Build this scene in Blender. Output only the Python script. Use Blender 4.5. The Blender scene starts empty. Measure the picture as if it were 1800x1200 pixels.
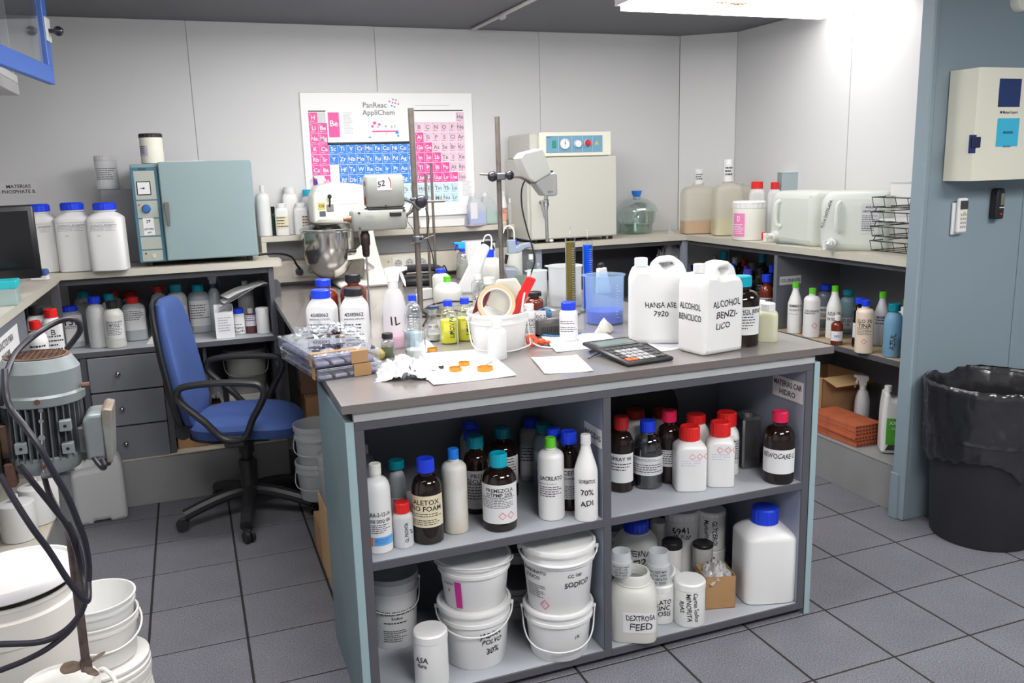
import bpy, math, random
from mathutils import Vector, Matrix, noise
random.seed(7)
SC = bpy.context.scene
COL = SC.collection
PI = math.pi
# ---------------------------------------------------------------- camera
FPX, YAW, PITCH, ROLL, HC = 1491.472, 0.359112, 0.200478, -0.028363, 1.49323
cy_, sy_ = math.cos(YAW), math.sin(YAW)
FWD = Vector((sy_*math.cos(PITCH), cy_*math.cos(PITCH), -math.sin(PITCH)))
_r = Vector((cy_, -sy_, 0)); _u = _r.cross(FWD)
RGT = _r*math.cos(ROLL)+_u*math.sin(ROLL)
UPV = -_r*math.sin(ROLL)+_u*math.cos(ROLL)
CAM = Vector((0, 0, HC))
cd = bpy.data.cameras.new('camera'); cam = bpy.data.objects.new('camera', cd); COL.objects.link(cam)
cd.sensor_width = 36; cd.lens = 36*FPX/1800; cd.clip_start = 0.05
m = Matrix((( RGT.x, UPV.x, -FWD.x), (RGT.y, UPV.y, -FWD.y), (RGT.z, UPV.z, -FWD.z))).to_4x4()
m.translation = CAM
cam.matrix_world = m
SC.camera = cam
# ---------------------------------------------------------------- world, exposure
w = bpy.data.worlds.new('world'); SC.world = w; w.use_nodes = True
w.node_tree.nodes['Background'].inputs[0].default_value = (0.85, 0.9, 1, 1)
w.node_tree.nodes['Background'].inputs[1].default_value = 0.25
SC.view_settings.view_transform = 'Standard'; SC.view_settings.look = 'None'
SC.view_settings.exposure = 0.34; SC.view_settings.gamma = 1; SC.view_settings.use_curve_mapping = False
LAMP_POWER = 1.0
SC.cycles.transparent_max_bounces = 24
SC.cycles.max_bounces = 8
SC.cycles.sample_clamp_indirect = 6
# ---------------------------------------------------------------- pixel -> place on a known surface
def ray(x, y): return FWD + RGT*((x-900)/FPX) - UPV*((y-600)/FPX)
def atz(x, y, z): d = ray(x, y); return CAM + d*((z-HC)/d.z)
def aty(x, y, Y): d = ray(x, y); return CAM + d*(Y/d.y)
def atx(x, y, X): d = ray(x, y); return CAM + d*(X/d.x)
def atd(x, y, t): return CAM + ray(x, y)*t
# ---------------------------------------------------------------- materials
MATS = {}
def _base(name):
    m = bpy.data.materials.new(name); m.use_nodes = True; MATS[name] = m
    return m, m.node_tree, m.node_tree.nodes['Principled BSDF']
def mat(name, col, rough=.5, metal=0, spec=.5, var=0, scale=8, bump=0, bscale=60, coat=0, dirt=None, emit=0):
    if name in MATS: return MATS[name]
    m, t, b = _base(name)
    c = (*col, 1) if len(col) == 3 else col
    b.inputs['Base Color'].default_value = c
    b.inputs['Roughness'].default_value = rough; b.inputs['Metallic'].default_value = metal
    b.inputs['Specular IOR Level'].default_value = spec
    if coat: b.inputs['Coat Weight'].default_value = coat
    m.diffuse_color = c
    N = t.nodes; L = t.links
    tc = N.new('ShaderNodeTexCoord')
    if var or dirt:
        nz = N.new('ShaderNodeTexNoise'); nz.inputs['Scale'].default_value = scale; nz.inputs['Detail'].default_value = 5
        L.new(tc.outputs['Object'], nz.inputs['Vector'])
        mx = N.new('ShaderNodeMix'); mx.data_type = 'RGBA'
        mx.inputs[6].default_value = c
        mx.inputs[7].default_value = (*(dirt or [v*(1-var) for v in col[:3]]), 1)
        rp = N.new('ShaderNodeValToRGB'); rp.color_ramp.elements[0].position = .42; rp.color_ramp.elements[1].position = .72
        L.new(nz.outputs['Fac'], rp.inputs[0]); L.new(rp.outputs[0], mx.inputs[0]); L.new(mx.outputs[2], b.inputs['Base Color'])
    if bump:
        n2 = N.new('ShaderNodeTexNoise'); n2.inputs['Scale'].default_value = bscale; n2.inputs['Detail'].default_value = 4
        L.new(tc.outputs['Object'], n2.inputs['Vector'])
        bp = N.new('ShaderNodeBump'); bp.inputs['Strength'].default_value = bump; bp.inputs['Distance'].default_value = .002
        L.new(n2.outputs['Fac'], bp.inputs['Height']); L.new(bp.outputs['Normal'], b.inputs['Normal'])
    if emit:
        b.inputs['Emission Color'].default_value = c; b.inputs['Emission Strength'].default_value = emit
    return m
def clear(name, tint, refl=.12, rough=.04):
    m = bpy.data.materials.new(name); m.use_nodes = True; MATS[name] = m; t = m.node_tree; N = t.nodes; N.clear()
    o = N.new('ShaderNodeOutputMaterial'); tr = N.new('ShaderNodeBsdfTransparent'); tr.inputs[0].default_value = (*tint, 1)
    g = N.new('ShaderNodeBsdfGlossy'); g.inputs['Roughness'].default_value = rough; g.inputs[0].default_value = (.95, .97, 1, 1)
    lw = N.new('ShaderNodeLayerWeight'); lw.inputs[0].default_value = .35
    ma = N.new('ShaderNodeMath'); ma.operation = 'MULTIPLY_ADD'; ma.inputs[1].default_value = .6; ma.inputs[2].default_value = refl*.5
    mx = N.new('ShaderNodeMixShader'); L = t.links
    L.new(lw.outputs['Facing'], ma.inputs[0]); L.new(ma.outputs[0], mx.inputs[0]); L.new(tr.outputs[0], mx.inputs[1]); L.new(g.outputs[0], mx.inputs[2])
    L.new(mx.outputs[0], o.inputs[0]); return m
def frost(name, col, solid=.6, rough=.35):
    m = bpy.data.materials.new(name); m.use_nodes = True; MATS[name] = m; t = m.node_tree; N = t.nodes; N.clear()
    o = N.new('ShaderNodeOutputMaterial'); tr = N.new('ShaderNodeBsdfTransparent'); tr.inputs[0].default_value = (*[min(1, .5+c*.5) for c in col], 1)
    p = N.new('ShaderNodeBsdfPrincipled'); p.inputs['Base Color'].default_value = (*col, 1); p.inputs['Roughness'].default_value = rough
    tl = N.new('ShaderNodeBsdfTranslucent'); tl.inputs[0].default_value = (*col, 1)
    m1 = N.new('ShaderNodeMixShader'); m1.inputs[0].default_value = .35
    mx = N.new('ShaderNodeMixShader'); mx.inputs[0].default_value = solid; L = t.links
    L.new(p.outputs[0], m1.inputs[1]); L.new(tl.outputs[0], m1.inputs[2])
    L.new(tr.outputs[0], mx.inputs[1]); L.new(m1.outputs[0], mx.inputs[2]); L.new(mx.outputs[0], o.inputs[0]); return m
W = mat('white_plastic', (.78, .78, .78), .35, var=.04)
WC = mat('cream_white_plastic', (.78, .77, .70), .38)
WD = mat('stained_white_plastic', (.72, .71, .68), .4, dirt=(.50, .42, .28), scale=6)
NAT = frost('natural_plastic', (.88, .89, .90), .9)
PALEY = frost('pale_yellow_plastic', (.84, .84, .66), .9); NATY = frost('yellowish_plastic', (.90, .90, .86), .93)
FRO = frost('frosted_plastic', (.88, .90, .92), .62)
FROB = frost('blue_tinted_plastic', (.60, .76, .94), .26)
GLASS = clear('clear_glass', (.95, .97, .97)); THIN = clear('thin_glass', (.97, .98, .98), -.2); GLG = clear('greenish_glass', (.86, .92, .90), .2)
FILM = clear('plastic_film', (.97, .975, .98), -.08, .25)
AMB = mat('amber_glass', (.012, .006, .004), .07, spec=.5, coat=.15)
AMBR = mat('red_amber_glass', (.16, .025, .01), .08, spec=.7, coat=.4)
DARKG = mat('dark_grey_bottle', (.10, .11, .12), .15, coat=.3)
GREYB = mat('grey_translucent_bottle', (.42, .45, .48), .3)
BLUE = mat('blue_cap', (.01, .05, .75), .35); BLUE2 = mat('light_blue_cap', (.01, .20, .75), .35)
RED = mat('red_cap', (.72, .015, .015), .35); PINK = mat('crimson_cap', (.70, .01, .08), .35)
TEAL = mat('teal_cap', (.0, .22, .30), .35); TEALL = mat('bright_teal_cap', (.0, .38, .52), .35)
GREEN = mat('green_cap', (.12, .58, .02), .35); BLACK = mat('black_plastic', (.012, .012, .014), .4)
BLACKM = mat('matt_black', (.02, .02, .022), .6)
PAPER = mat('white_paper', (.72, .72, .735), .7); PAPERC = mat('cream_paper_label', (.72, .64, .44), .6, dirt=(.80, .78, .70), scale=10)
PAPERG = mat('grey_paper_label', (.50, .50, .52), .6)
INK = mat('black_ink', (.02, .02, .025), .5); INKG = mat('grey_ink', (.35, .35, .38), .6); INKR = mat('red_ink', (.65, .04, .04), .5)
INKB = mat('blue_ink', (.03, .08, .45), .5); WHITEINK = mat('white_ink', (.9, .9, .9), .5)
CARD = mat('cardboard', (.42, .24, .11), .8, var=.2); STEEL = mat('steel', (.62, .62, .62), .25, 1, var=.2)
ROD = mat('dull_metal_rod', (.22, .19, .165), .42, .6, var=.3, scale=30)
CHROME = mat('chrome', (.75, .75, .76), .12, 1); ORANGE = mat('orange_ink', (.80, .16, .03), .5)
# ---------------------------------------------------------------- mesh builder
class MB:
    def __init__(s): s.v = []; s.f = []; s.m = []; s.cur = 0
    def add(s, vs, fs):
        n = len(s.v); s.v += [tuple(p) for p in vs]; s.f += [tuple(i+n for i in f) for f in fs]; s.m += [s.cur]*len(fs); return s
    def box(s, x0, x1, y0, y1, z0, z1, b=0, M=None):
        if b <= 0:
            vs = [(x, y, z) for x in (x0, x1) for y in (y0, y1) for z in (z0, z1)]
            fs = [(0, 1, 3, 2), (4, 6, 7, 5), (0, 4, 5, 1), (2, 3, 7, 6), (0, 2, 6, 4), (1, 5, 7, 3)]
        else:
            b = min(b, abs(x1-x0)/2.01, abs(y1-y0)/2.01, abs(z1-z0)/2.01); vs = []; idx = {}
            X = (x0, x1); Y = (y0, y1); Z = (z0, z1); sg = (1, -1)
            for i in (0, 1):
                for j in (0, 1):
                    for k in (0, 1):
                        for a in range(3):
                            p = [X[i], Y[j], Z[k]]
                            for q, e in enumerate((i, j, k)):
                                if q != a: p[q] += sg[e]*b
                            idx[i, j, k, a] = len(vs); vs.append(tuple(p))
            fs = []
            for a in range(3):
                for e in (0, 1):
                    c = []
                    for u, v in ((0, 0), (1, 0), (1, 1), (0, 1)):
                        t = [0, 0, 0]; t[a] = e; t[(a+1) % 3] = u; t[(a+2) % 3] = v; c.append(idx[t[0], t[1], t[2], a])
                    fs.append(tuple(c if e else c[::-1]))
            for a in range(3):
                p, q = (a+1) % 3, (a+2) % 3
                for u in (0, 1):
                    for v in (0, 1):
                        t0 = [0, 0, 0]; t1 = [0, 0, 0]; t0[a] = 0; t1[a] = 1
                        for t in (t0, t1): t[p] = u; t[q] = v
                        c = (idx[(*t0, p)], idx[(*t1, p)], idx[(*t1, q)], idx[(*t0, q)]); fs.append(c if (u+v) % 2 else c[::-1])
            for i in (0, 1):
                for j in (0, 1):
                    for k in (0, 1):
                        c = (idx[i, j, k, 0], idx[i, j, k, 1], idx[i, j, k, 2]); fs.append(c if (i+j+k) % 2 else c[::-1])
        if M is not None: vs = [M @ Vector(p) for p in vs]
        return s.add(vs, fs)
    def loft(s, secs, seg=32, bot=True, top=True, M=None, fn=None):
        """secs: (z, rx, ry, n) superellipse rings"""
        vs = []; fs = []
        for z, rx, ry, n in secs:
            for i in range(seg):
                a = 2*PI*(i+.5)/seg if n > 2 else 2*PI*i/seg
                x, y = sup(a, rx, ry, n)
                if fn: x, y, zz = fn(x, y, z, a, i)
                else: zz = z
                vs.append((x, y, zz))
        K = len(secs)
        for k in range(K-1):
            for i in range(seg):
                j = (i+1) % seg; fs.append((k*seg+i, k*seg+j, (k+1)*seg+j, (k+1)*seg+i))
        if bot: fs.append(tuple(reversed(range(seg))))
        if top: fs.append(tuple(range((K-1)*seg, K*seg)))
        if M is not None: vs = [M @ Vector(p) for p in vs]
        return s.add(vs, fs)
    def lathe(s, prof, seg=32, M=None, bot=False, top=False, fn=None):
        return s.loft([(z, r, r, 2) for r, z in prof], seg, bot, top, M, fn)
    def cyl(s, p, q, r, r2=None, seg=16, caps=True):
        p = Vector(p); q = Vector(q); d = q-p; L = d.length
        M = Matrix.Translation(p) @ d.to_track_quat('Z', 'Y').to_matrix().to_4x4()
        return s.loft([(0, r, r, 2), (L, r2 if r2 is not None else r, r2 if r2 is not None else r, 2)], seg, caps, caps, M)
    def tube(s, pts, r, seg=8, sub=6, closed=False, flat=1):
        P = [Vector(p) for p in pts]
        if sub > 1 and len(P) > 2:
            out = []; n = len(P)
            rng = range(n if closed else n-1)
            for i in rng:
                a = P[(i-1) % n] if (i > 0 or closed) else P[0]*2-P[1]; b = P[i]; c = P[(i+1) % n]
                d = P[(i+2) % n] if (i+2 < n or closed) else P[-1]*2-P[-2]
                for k in range(sub):
                    t = k/sub; out.append(.5*((2*b)+(c-a)*t+(2*a-5*b+4*c-d)*t*t+(3*b-a-3*c+d)*t**3))
            if not closed: out.append(P[-1])
            P = out
        n = len(P); vs = []; fs = []; up = Vector((.013, .021, 1)).normalized()
        for i, p in enumerate(P):
            t = (P[(i+1) % n]-P[i-1]) if closed else (P[min(i+1, n-1)]-P[max(i-1, 0)])
            t.normalize()
            a = up-t*up.dot(t)
            if a.length < .05: a = Vector((1, 0, 0))-t*t.x
            a.normalize(); b = t.cross(a); up = a
            for k in range(seg):
                g = 2*PI*k/seg; vs.append(p+a*math.cos(g)*r+b*math.sin(g)*r*flat)
        for i in range(n if closed else n-1):
            for k in range(seg):
                l = (k+1) % seg; j = (i+1) % n; fs.append((i*seg+k, i*seg+l, j*seg+l, j*seg+k))
        if not closed: fs += [tuple(reversed(range(seg))), tuple(range((n-1)*seg, n*seg))]
        return s.add(vs, fs)
    def sphere(s, c, r, seg=16, rings=8, sq=(1, 1, 1)):
        sec = []
        for i in range(rings+1):
            a = -PI/2+PI*i/rings; sec.append((math.sin(a)*r*sq[2], max(1e-4, math.cos(a)*r*sq[0]), max(1e-4, math.cos(a)*r*sq[1]), 2))
        return s.loft(sec, seg, True, True, Matrix.Translation(Vector(c)))
    def quad(s, a, b, c, d): return s.add([a, b, c, d], [(0, 1, 2, 3)])
    def build(s, name, mt, parent=None, loc=(0, 0, 0), rz=0, smooth=35, **k):
        me = bpy.data.meshes.new(name); me.from_pydata(s.v, [], s.f)
        for q in (mt if isinstance(mt, (list, tuple)) else [mt]): me.materials.append(q)
        if any(s.m): me.polygons.foreach_set('material_index', s.m)
        if smooth:
            me.polygons.foreach_set('use_smooth', [True]*len(me.polygons)); me.set_sharp_from_angle(angle=math.radians(smooth))
        me.update()
        return link(me, name, parent, loc, rz, **k)
def link(me, name, parent=None, loc=(0, 0, 0), rz=0, **k):
    o = bpy.data.objects.new(name, me); COL.objects.link(o); o.location = loc
    if rz: o.rotation_euler[2] = rz
    if parent is not None: o.parent = parent
    for a, b in k.items(): o[a] = b
    return o
def sup(a, rx, ry, n):
    c, s = math.cos(a), math.sin(a)
    if n <= 2: return rx*c, ry*s
    e = 2/n
    return rx*math.copysign(abs(c)**e, c), ry*math.copysign(abs(s)**e, s)
def thing(name, label, cat, loc=(0, 0, 0), rz=0, group=None):
    o = bpy.data.objects.new(name, None); COL.objects.link(o); o.location = loc; o.rotation_euler[2] = rz; o.empty_display_size = .05
    o['label'] = label; o['category'] = cat
    if group: o['group'] = group
    return o
def struct(mb, name, mt, parent=None, **k):
    o = mb.build(name, mt, parent, **k)
    if parent is None: o['kind'] = 'structure'
    return o
def solo(mb, name, mt, label, cat, group=None, **k):
    o = mb.build(name, mt, **k); o['label'] = label; o['category'] = cat
    if group: o['group'] = group
    return o
def profile(outline, holes, depth, bev):
    """outline in XZ, extruded along Y, rounded edges -> MB data"""
    cu = bpy.data.curves.new('t', 'CURVE'); cu.dimensions = '2D'; cu.fill_mode = 'BOTH'
    for pts in [outline]+holes:
        sp = cu.splines.new('POLY'); sp.points.add(len(pts)-1)
        for i, p in enumerate(pts): sp.points[i].co = (p[0], p[1], 0, 1)
        sp.use_cyclic_u = True
    cu.extrude = max(1e-4, depth/2-bev); cu.bevel_depth = bev; cu.bevel_resolution = 2; cu.offset = -bev
    ob = bpy.data.objects.new('t', cu); me = bpy.data.meshes.new_from_object(ob)
    vs = [(v.co.x, -v.co.z, v.co.y) for v in me.vertices]; fs = [tuple(p.vertices) for p in me.polygons]
    bpy.data.objects.remove(ob); bpy.data.curves.remove(cu); bpy.data.meshes.remove(me)
    return vs, fs
def rounded(pts, r, n=4):
    """round the corners of a polygon; r a number or one per corner"""
    out = []; N = len(pts)
    for i, p in enumerate(pts):
        rr = r[i] if isinstance(r, (list, tuple)) else r
        P = Vector(p); A = Vector(pts[i-1]); B = Vector(pts[(i+1) % N])
        if rr <= 0: out.append(tuple(P)); continue
        da = (A-P); db = (B-P); k = min(rr, da.length*.49, db.length*.49); a = P+da.normalized()*k; b = P+db.normalized()*k
        for j in range(n+1):
            t = j/n; out.append(tuple(a*(1-t)**2+P*2*t*(1-t)+b*t*t))
    return out
# ---------------------------------------------------------------- lettering
_TX = {}
def text2d(s):
    if s not in _TX:
        cu = bpy.data.curves.new('t', 'FONT'); cu.body = s; cu.size = 1; cu.resolution_u = 2; cu.offset = .016; cu.align_x = 'CENTER'
        ob = bpy.data.objects.new('t', cu); me = bpy.data.meshes.new_from_object(ob)
        vs = [(v.co.x, v.co.y/.70) for v in me.vertices]; fs = [tuple(p.vertices) for p in me.polygons]
        bpy.data.objects.remove(ob); bpy.data.curves.remove(cu); bpy.data.meshes.remove(me)
        vs = [(x/.70, y) for x, y in vs]
        xs = [p[0] for p in vs] or [0]; _TX[s] = (vs, fs, max(xs)-min(xs))
    return _TX[s]
class Flat:
    """a vertical plane facing local -Y at y"""
    def __init__(s, y=0, x0=0, axis='y'): s.y = y; s.x0 = x0
    def at(s, u, z, lift): return (s.x0+u, s.y-lift, z)
class Round:
    def __init__(s, rx, ry=None, n=2, rot=0, fn=None):
        ry = ry or rx; s.rx, s.ry, s.n, s.fn = rx, ry, n, fn
        N = 180; a0 = -PI/2+rot; s.tab = []
        acc = 0; prev = sup(a0, rx, ry, n)
        pos = [(0, a0)]
        for i in range(1, N+1):
            a = a0+PI*i/N; p = sup(a, rx, ry, n); acc += math.dist(p, prev); prev = p; pos.append((acc, a))
        acc = 0; prev = sup(a0, rx, ry, n); neg = []
        for i in range(1, N+1):
            a = a0-PI*i/N; p = sup(a, rx, ry, n); acc -= math.dist(p, prev); prev = p; neg.append((acc, a))
        s.tab = neg[::-1]+pos
        s.us = [t[0] for t in s.tab]
    def at(s, u, z, lift):
        import bisect
        i = min(max(bisect.bisect(s.us, u), 1), len(s.us)-1); (u0, a0), (u1, a1) = s.tab[i-1], s.tab[i]
        a = a0+(a1-a0)*max(0, min(1, (u-u0)/(u1-u0+1e-12)))
        k = s.fn(z) if s.fn else 1
        x, y = sup(a, s.rx*k, s.ry*k, s.n); l = math.hypot(x, y) or 1
        return (x*(1+lift/l), y*(1+lift/l), z)
def patch(mb, S, u0, u1, z0, z1, lift=.0006, nu=14, nz=1):
    vs = []; fs = []
    for k in range(nz+1):
        for i in range(nu+1): vs.append(S.at(u0+(u1-u0)*i/nu, z0+(z1-z0)*k/nz, lift))
    for k in range(nz):
        for i in range(nu): a = k*(nu+1)+i; fs.append((a, a+1, a+nu+2, a+nu+1))
    return mb.add(vs, fs)
def letters(mb, S, s, u, z, h, maxw=None, lift=.0011, hand=False, rot=0, squeeze=1):
    """write s centred at (u, z); h = capital height"""
    vs, fs, wd = text2d(s)
    k = h*squeeze
    if maxw and wd*k > maxw: k = maxw/wd; h = min(h, k*1.35)
    rnd = random.Random(s); sh = rnd.uniform(-.12, .22) if hand else 0; sl = rnd.uniform(-.04, .10) if hand else 0
    out = []
    for x, y in vs:
        X = x*k+(y*sh*h if hand else 0); Y = (y-.5)*h+(X*sl + math.sin(x*3.1)*h*.10 if hand else 0)
        if rot: a = math.radians(rot); X, Y = X*math.cos(a)-Y*math.sin(a), X*math.sin(a)+Y*math.cos(a)
        out.append(S.at(u+X, z+Y, lift))
    return mb.add(out, fs)
def fine(mb, S, u0, u1, z1, rows, pitch, lift=.0010, seed=1, th=.35):
    rnd = random.Random(seed)
    for r in range(rows):
        z = z1-r*pitch; u = u0; e = u1-(u1-u0)*rnd.uniform(0, .35)
        while u < e:
            l = rnd.uniform(.004, .012); v = min(e, u+l); patch(mb, S, u, v, z-pitch*th, z, lift, 2); u = v+.002
def diamond(mbr, S, u, z, r, lift=.0012):
    for a, b in (((u-r, z), (u, z+r)), ((u, z+r), (u+r, z)), ((u+r, z), (u, z-r)), ((u, z-r), (u-r, z))):
        t = .16*r; f = lambda p, q: S.at(u+(p[0]-u)*q, z+(p[1]-z)*q, lift)
        mbr.add([f(a, 1), f(b, 1), f(b, .8), f(a, .8)], [(0, 1, 2, 3)])
def write(parent, S, specs, ink=INK):
    """specs: list of (text,u,z,h[,opts])"""
    mb = MB()
    for sp in specs:
        o = sp[4] if len(sp) > 4 else {}; letters(mb, S, sp[0], sp[1], sp[2], sp[3], **o)
    return mb.build('lettering', ink, parent, smooth=0)
# ---------------------------------------------------------------- placing
def place(cx, by, w, ty, z, Y=None, X=None):
    if Y is None and X is None:
        G = atz(cx, by, z); d = Vector((G.x, G.y, 0)).normalized(); r = 0
        for _ in range(3):
            c = G+d*r; dep = (c-CAM).dot(FWD); r = w/2*dep/FPX
        c = G+d*r
    else:
        my = by if by is not None else ty+40
        c = aty(cx, my, Y) if Y is not None else atx(cx, my, X); c.z = z
        dep = (c-CAM).dot(FWD); r = w/2*dep/FPX; d = Vector((c.x, c.y, 0)).normalized()
    q = ray(cx, ty); n = d; t = (c-CAM).dot(n)/q.dot(n); h = (CAM+q*t).z-z
    return c, r, h, math.atan2(-c.x, c.y)   # rotation that turns local -Y to the camera
SHAPES = {  # shoulder, neck start, neck radius, cap height, cap radius, superellipse, depth ratio, curve
 'round':  (.70, .85, .36, .12, .42, 2, 1, 'soft'), 'amber': (.62, .80, .42, .15, .52, 2, 1, 'soft'),
 'taper':  (.58, .88, .38, .10, .42, 2, 1, 'cone'), 'square': (.66, .86, .55, .14, .62, 5, .9, 'chamf'),
 'wide':   (.74, .86, .66, .13, .74, 4, .9, 'soft'), 'jar': (.90, .93, .92, .13, 1.03, 2, 1, 'soft'),
 'jug':    (.66, .80, .50, .15, .56, 5, .85, 'cone'), 'small': (.66, .78, .5, .2, .58, 2, 1, 'soft'),
}
def body_secs(h, r, sh, ne, nr, n, ry, curve, ztop):
    S = [(0, .90, n), (.012, .985, n), (.03, 1, n), (sh, 1, n)]
    K = 7
    for i in range(1, K+1):
        t = i/K
        f = math.sqrt(max(0, 1-t*t)) if curve == 'soft' else (1+math.cos(PI*t))/2*.35+(1-t)*.65
        if curve == 'chamf': f = 1-t**1.7
        if curve == 'soft': zz = sh+(ne-sh)*t; rr = nr+(1-nr)*f
        else: zz = sh+(ne-sh)*t; rr = nr+(1-nr)*f
        S.append((zz, rr, n+(2-n)*t))
    S.append((ztop, nr, 2))
    return [(z*h, r*q, r*(ry+(1-ry)*(0 if z <= sh else min(1, (z-sh)/(ne-sh))))*q, nn) for z, q, nn in S]
def cap_mesh(z0, z1, r, ribs=True, seg=40, off=(0, 0)):
    H = z1-z0; M = Matrix.Translation((off[0], off[1], 0))
    fn = (lambda x, y, z, a, i: (x*(1 if i % 2 else .955), y*(1 if i % 2 else .955), z)) if ribs else None
    mb = MB(); b = min(.12*r, H*.2)
    mb.lathe([(r, z0), (r, z1-b)], seg, M, bot=True, fn=fn)
    mb.lathe([(r*.99, z1-b), (r-b, z1), (r*.6, z1), (r*.55, z1-.0006), (1e-4, z1-.0006)], seg, M)
    return mb
ITEMS = {}
def bottle(name, label, px, z, shape='round', body=W, cap=BLUE, Y=None, X=None, cw=None, ch=None, lab=None, liquid=None,
           group=None, cat='bottle', rot=0, printed=None, ribs=True, n=None, ry=None, sh=None, tilt=None, seg=32, h=None, hollow=False, dx=0):
    cx, by, w_, ty = px
    c, r, hh, rz = place(cx, by, w_, ty, z, Y, X)
    if h: hh = h
    h = hh
    s_, ne, nr, cH, cR, nn, ryy, cv = SHAPES[shape]
    if sh: s_ = sh
    if n: nn = n
    if ry: ryy = ry
    if nn > 2: r *= 1.0
    if ch: cH = ch/(by-ty) if by else cH
    if cw: cR = cw/w_; nr = min(nr, cR*.9) if shape != 'jar' else nr
    if cH > 1-ne: k = (1-cH)/ne; ne *= k; s_ *= k
    t = thing(name, label, cat, c, rz+math.radians(rot), group)
    if tilt: t.rotation_euler[0] = math.radians(tilt[0]); t.rotation_euler[1] = math.radians(tilt[1])
    ztop = 1-cH*.6 if cap else 1
    secs = body_secs(h, r, s_, ne, nr, nn, ryy, cv, ztop)
    mb = MB().loft(secs, seg if nn <= 2 else 40, True, cap is not None and not hollow)
    # neck ring
    if shape not in ('jar',): mb.lathe([(nr*r*1.0, (1-cH)*h-.006), (nr*r*1.18, (1-cH)*h-.005), (nr*r*1.18, (1-cH)*h-.002), (nr*r, (1-cH)*h-.001)], 24)
    mb.build('body', body, t)
    if cap: cap_mesh((1-cH)*h, h, r*cR, ribs).build('cap', cap, t)
    if liquid:
        lv, lm = liquid; L = MB(); ss = [(zz, a*.985, b*.985, q) for zz, a, b, q in secs if zz < lv*h]
        # ring at the level
        for (z0, a0, b0, n0), (z1, a1, b1, n1) in zip(secs, secs[1:]):
            if z0 <= lv*h < z1: q = (lv*h-z0)/(z1-z0); ss.append((lv*h, (a0+(a1-a0)*q)*.985, (b0+(b1-b0)*q)*.985, n0)); break
        ss = [(zz+.002 if zz < .01 else zz, a, b, q) for zz, a, b, q in ss]
        L.loft(ss, seg if nn <= 2 else 40); L.build('liquid', lm, t)
    if lab:
        z0, z1, hw, lines = lab[:4]; o = lab[4] if len(lab) > 4 else {}
        do_label(t, r, r*ryy, nn, h, z0, z1, hw, lines, o)
    t['_dims'] = 0; del t['_dims']
    return t, r, h
def do_label(t, rx, ry, n, h, z0, z1, hw, lines, o):
    S = Round(rx, ry, n, rot=math.radians(o.get('rot', 0)))
    z0 *= h; z1 *= h; HW = hw*rx
    par = t
    if o.get('mat', PAPER) is not None:
        mb = MB(); patch(mb, S, -HW, HW, z0, z1, .0006, 20)
        par = mb.build('paper_label' if not o.get('name') else o['name'], o.get('mat', PAPER), t)
    else: o.setdefault('hand', False)
    H = z1-z0; z = z1-.06*H; mb = MB(); mr = MB(); has = False
    off = o.get('u', 0)*rx
    for ln in lines:
        s, k = ln[0], ln[1]; u = (ln[2] if len(ln) > 2 else 0)*rx+off
        if s.startswith('~'):
            rows = int(s[1:]); pitch = k*H/rows
            fine(mb, S, -HW*.85+off, HW*.85+off, z, rows, pitch, seed=len(lines)+rows); z -= k*H; continue
        if s.startswith('^'):
            for q in range(int(s[1:])): diamond(mr, S, u+q*k*H*1.1-(int(s[1:])-1)*k*H*.55, z-k*H/2, k*H*.5)
            z -= k*H; has = True; continue
        if s == '': z -= k*H; continue
        hh = k*H*.78
        if o.get('trot'):
            q = [l for l in lines if l[0] and l[0][0] not in '~^']; i = q.index(ln); pitch = 2*HW/(len(q)+.3)*.8
            uu = (i-(len(q)-1)/2)*pitch+off
            letters(mb, S, s, uu, (z0+z1)/2, min(pitch*.62, .02), maxw=H*.9, hand=o.get('hand', False), rot=o['trot']); continue
        letters(mb, S, s, u, z-k*H/2, hh, maxw=HW*1.65, hand=o.get('hand', False), rot=o.get('trot', 0)); z -= k*H
    if mb.v: mb.build('lettering', o.get('ink', INK), par if par is not t else t, smooth=0)
    if has: mr.build('hazard_diamond', INKR, par, smooth=0)
# ================================================================ lights: seen top-right ceiling panel, one implied near the viewer, the rest added
ZC = 2.25; YW = 4.66; XR = 3.15; XL = -1.08
def luminaire(x0, x1, y0, y1, strength, label, group=None):
    t = thing('ceiling_light', label, 'lamp', ((x0+x1)/2, (y0+y1)/2, ZC), 0, group)
    a, b = (x1-x0)/2, (y1-y0)/2
    f = MB(); f.box(-a, a, -b, -b+.02, -.03, -.001); f.box(-a, a, b-.02, b, -.03, -.001); f.box(-a, -a+.02, -b+.02, b-.02, -.03, -.001); f.box(a-.02, a, -b+.02, b-.02, -.03, -.001)
    f.build('frame', mat('lamp_frame', (.8, .8, .8), .4), t)
    MB().box(-a+.02, a-.02, -b+.02, b-.02, -.055, -.004).build('diffuser', mat('lamp_glow_%d' % int(strength*10), (1, .985, .96), .5, emit=strength), t)
LUMS = [(1.95, 3.13, 3.12, 3.715, 4, 'wide fluorescent ceiling panel above the right bench, at the top right'),
        (.7, 1.9, 2.1, 2.7, 3, 'fluorescent ceiling panel above the island, just out of view'),  # extra hidden panel, added for overall brightness
        (-.75, .35, 1.6, 2.2, 11, 'fluorescent ceiling panel over the left bench near the viewer'),  # added with no lamp in view, lifts the dim left side
        (.3, 1.5, 3.0, 3.52, 17, 'fluorescent ceiling panel near the poster wall, just above the picture'),  # added out of view to light the back wall from above
        (.5, 1.7, -.1, .5, 24, 'fluorescent ceiling panel before the island near the viewer'),
        (2.5, 3.6, .6, 1.2, 16, 'fluorescent ceiling panel behind the viewer to the right')]  # added light for the partition, no lamp visible there
for a in LUMS: luminaire(*a)
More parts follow.
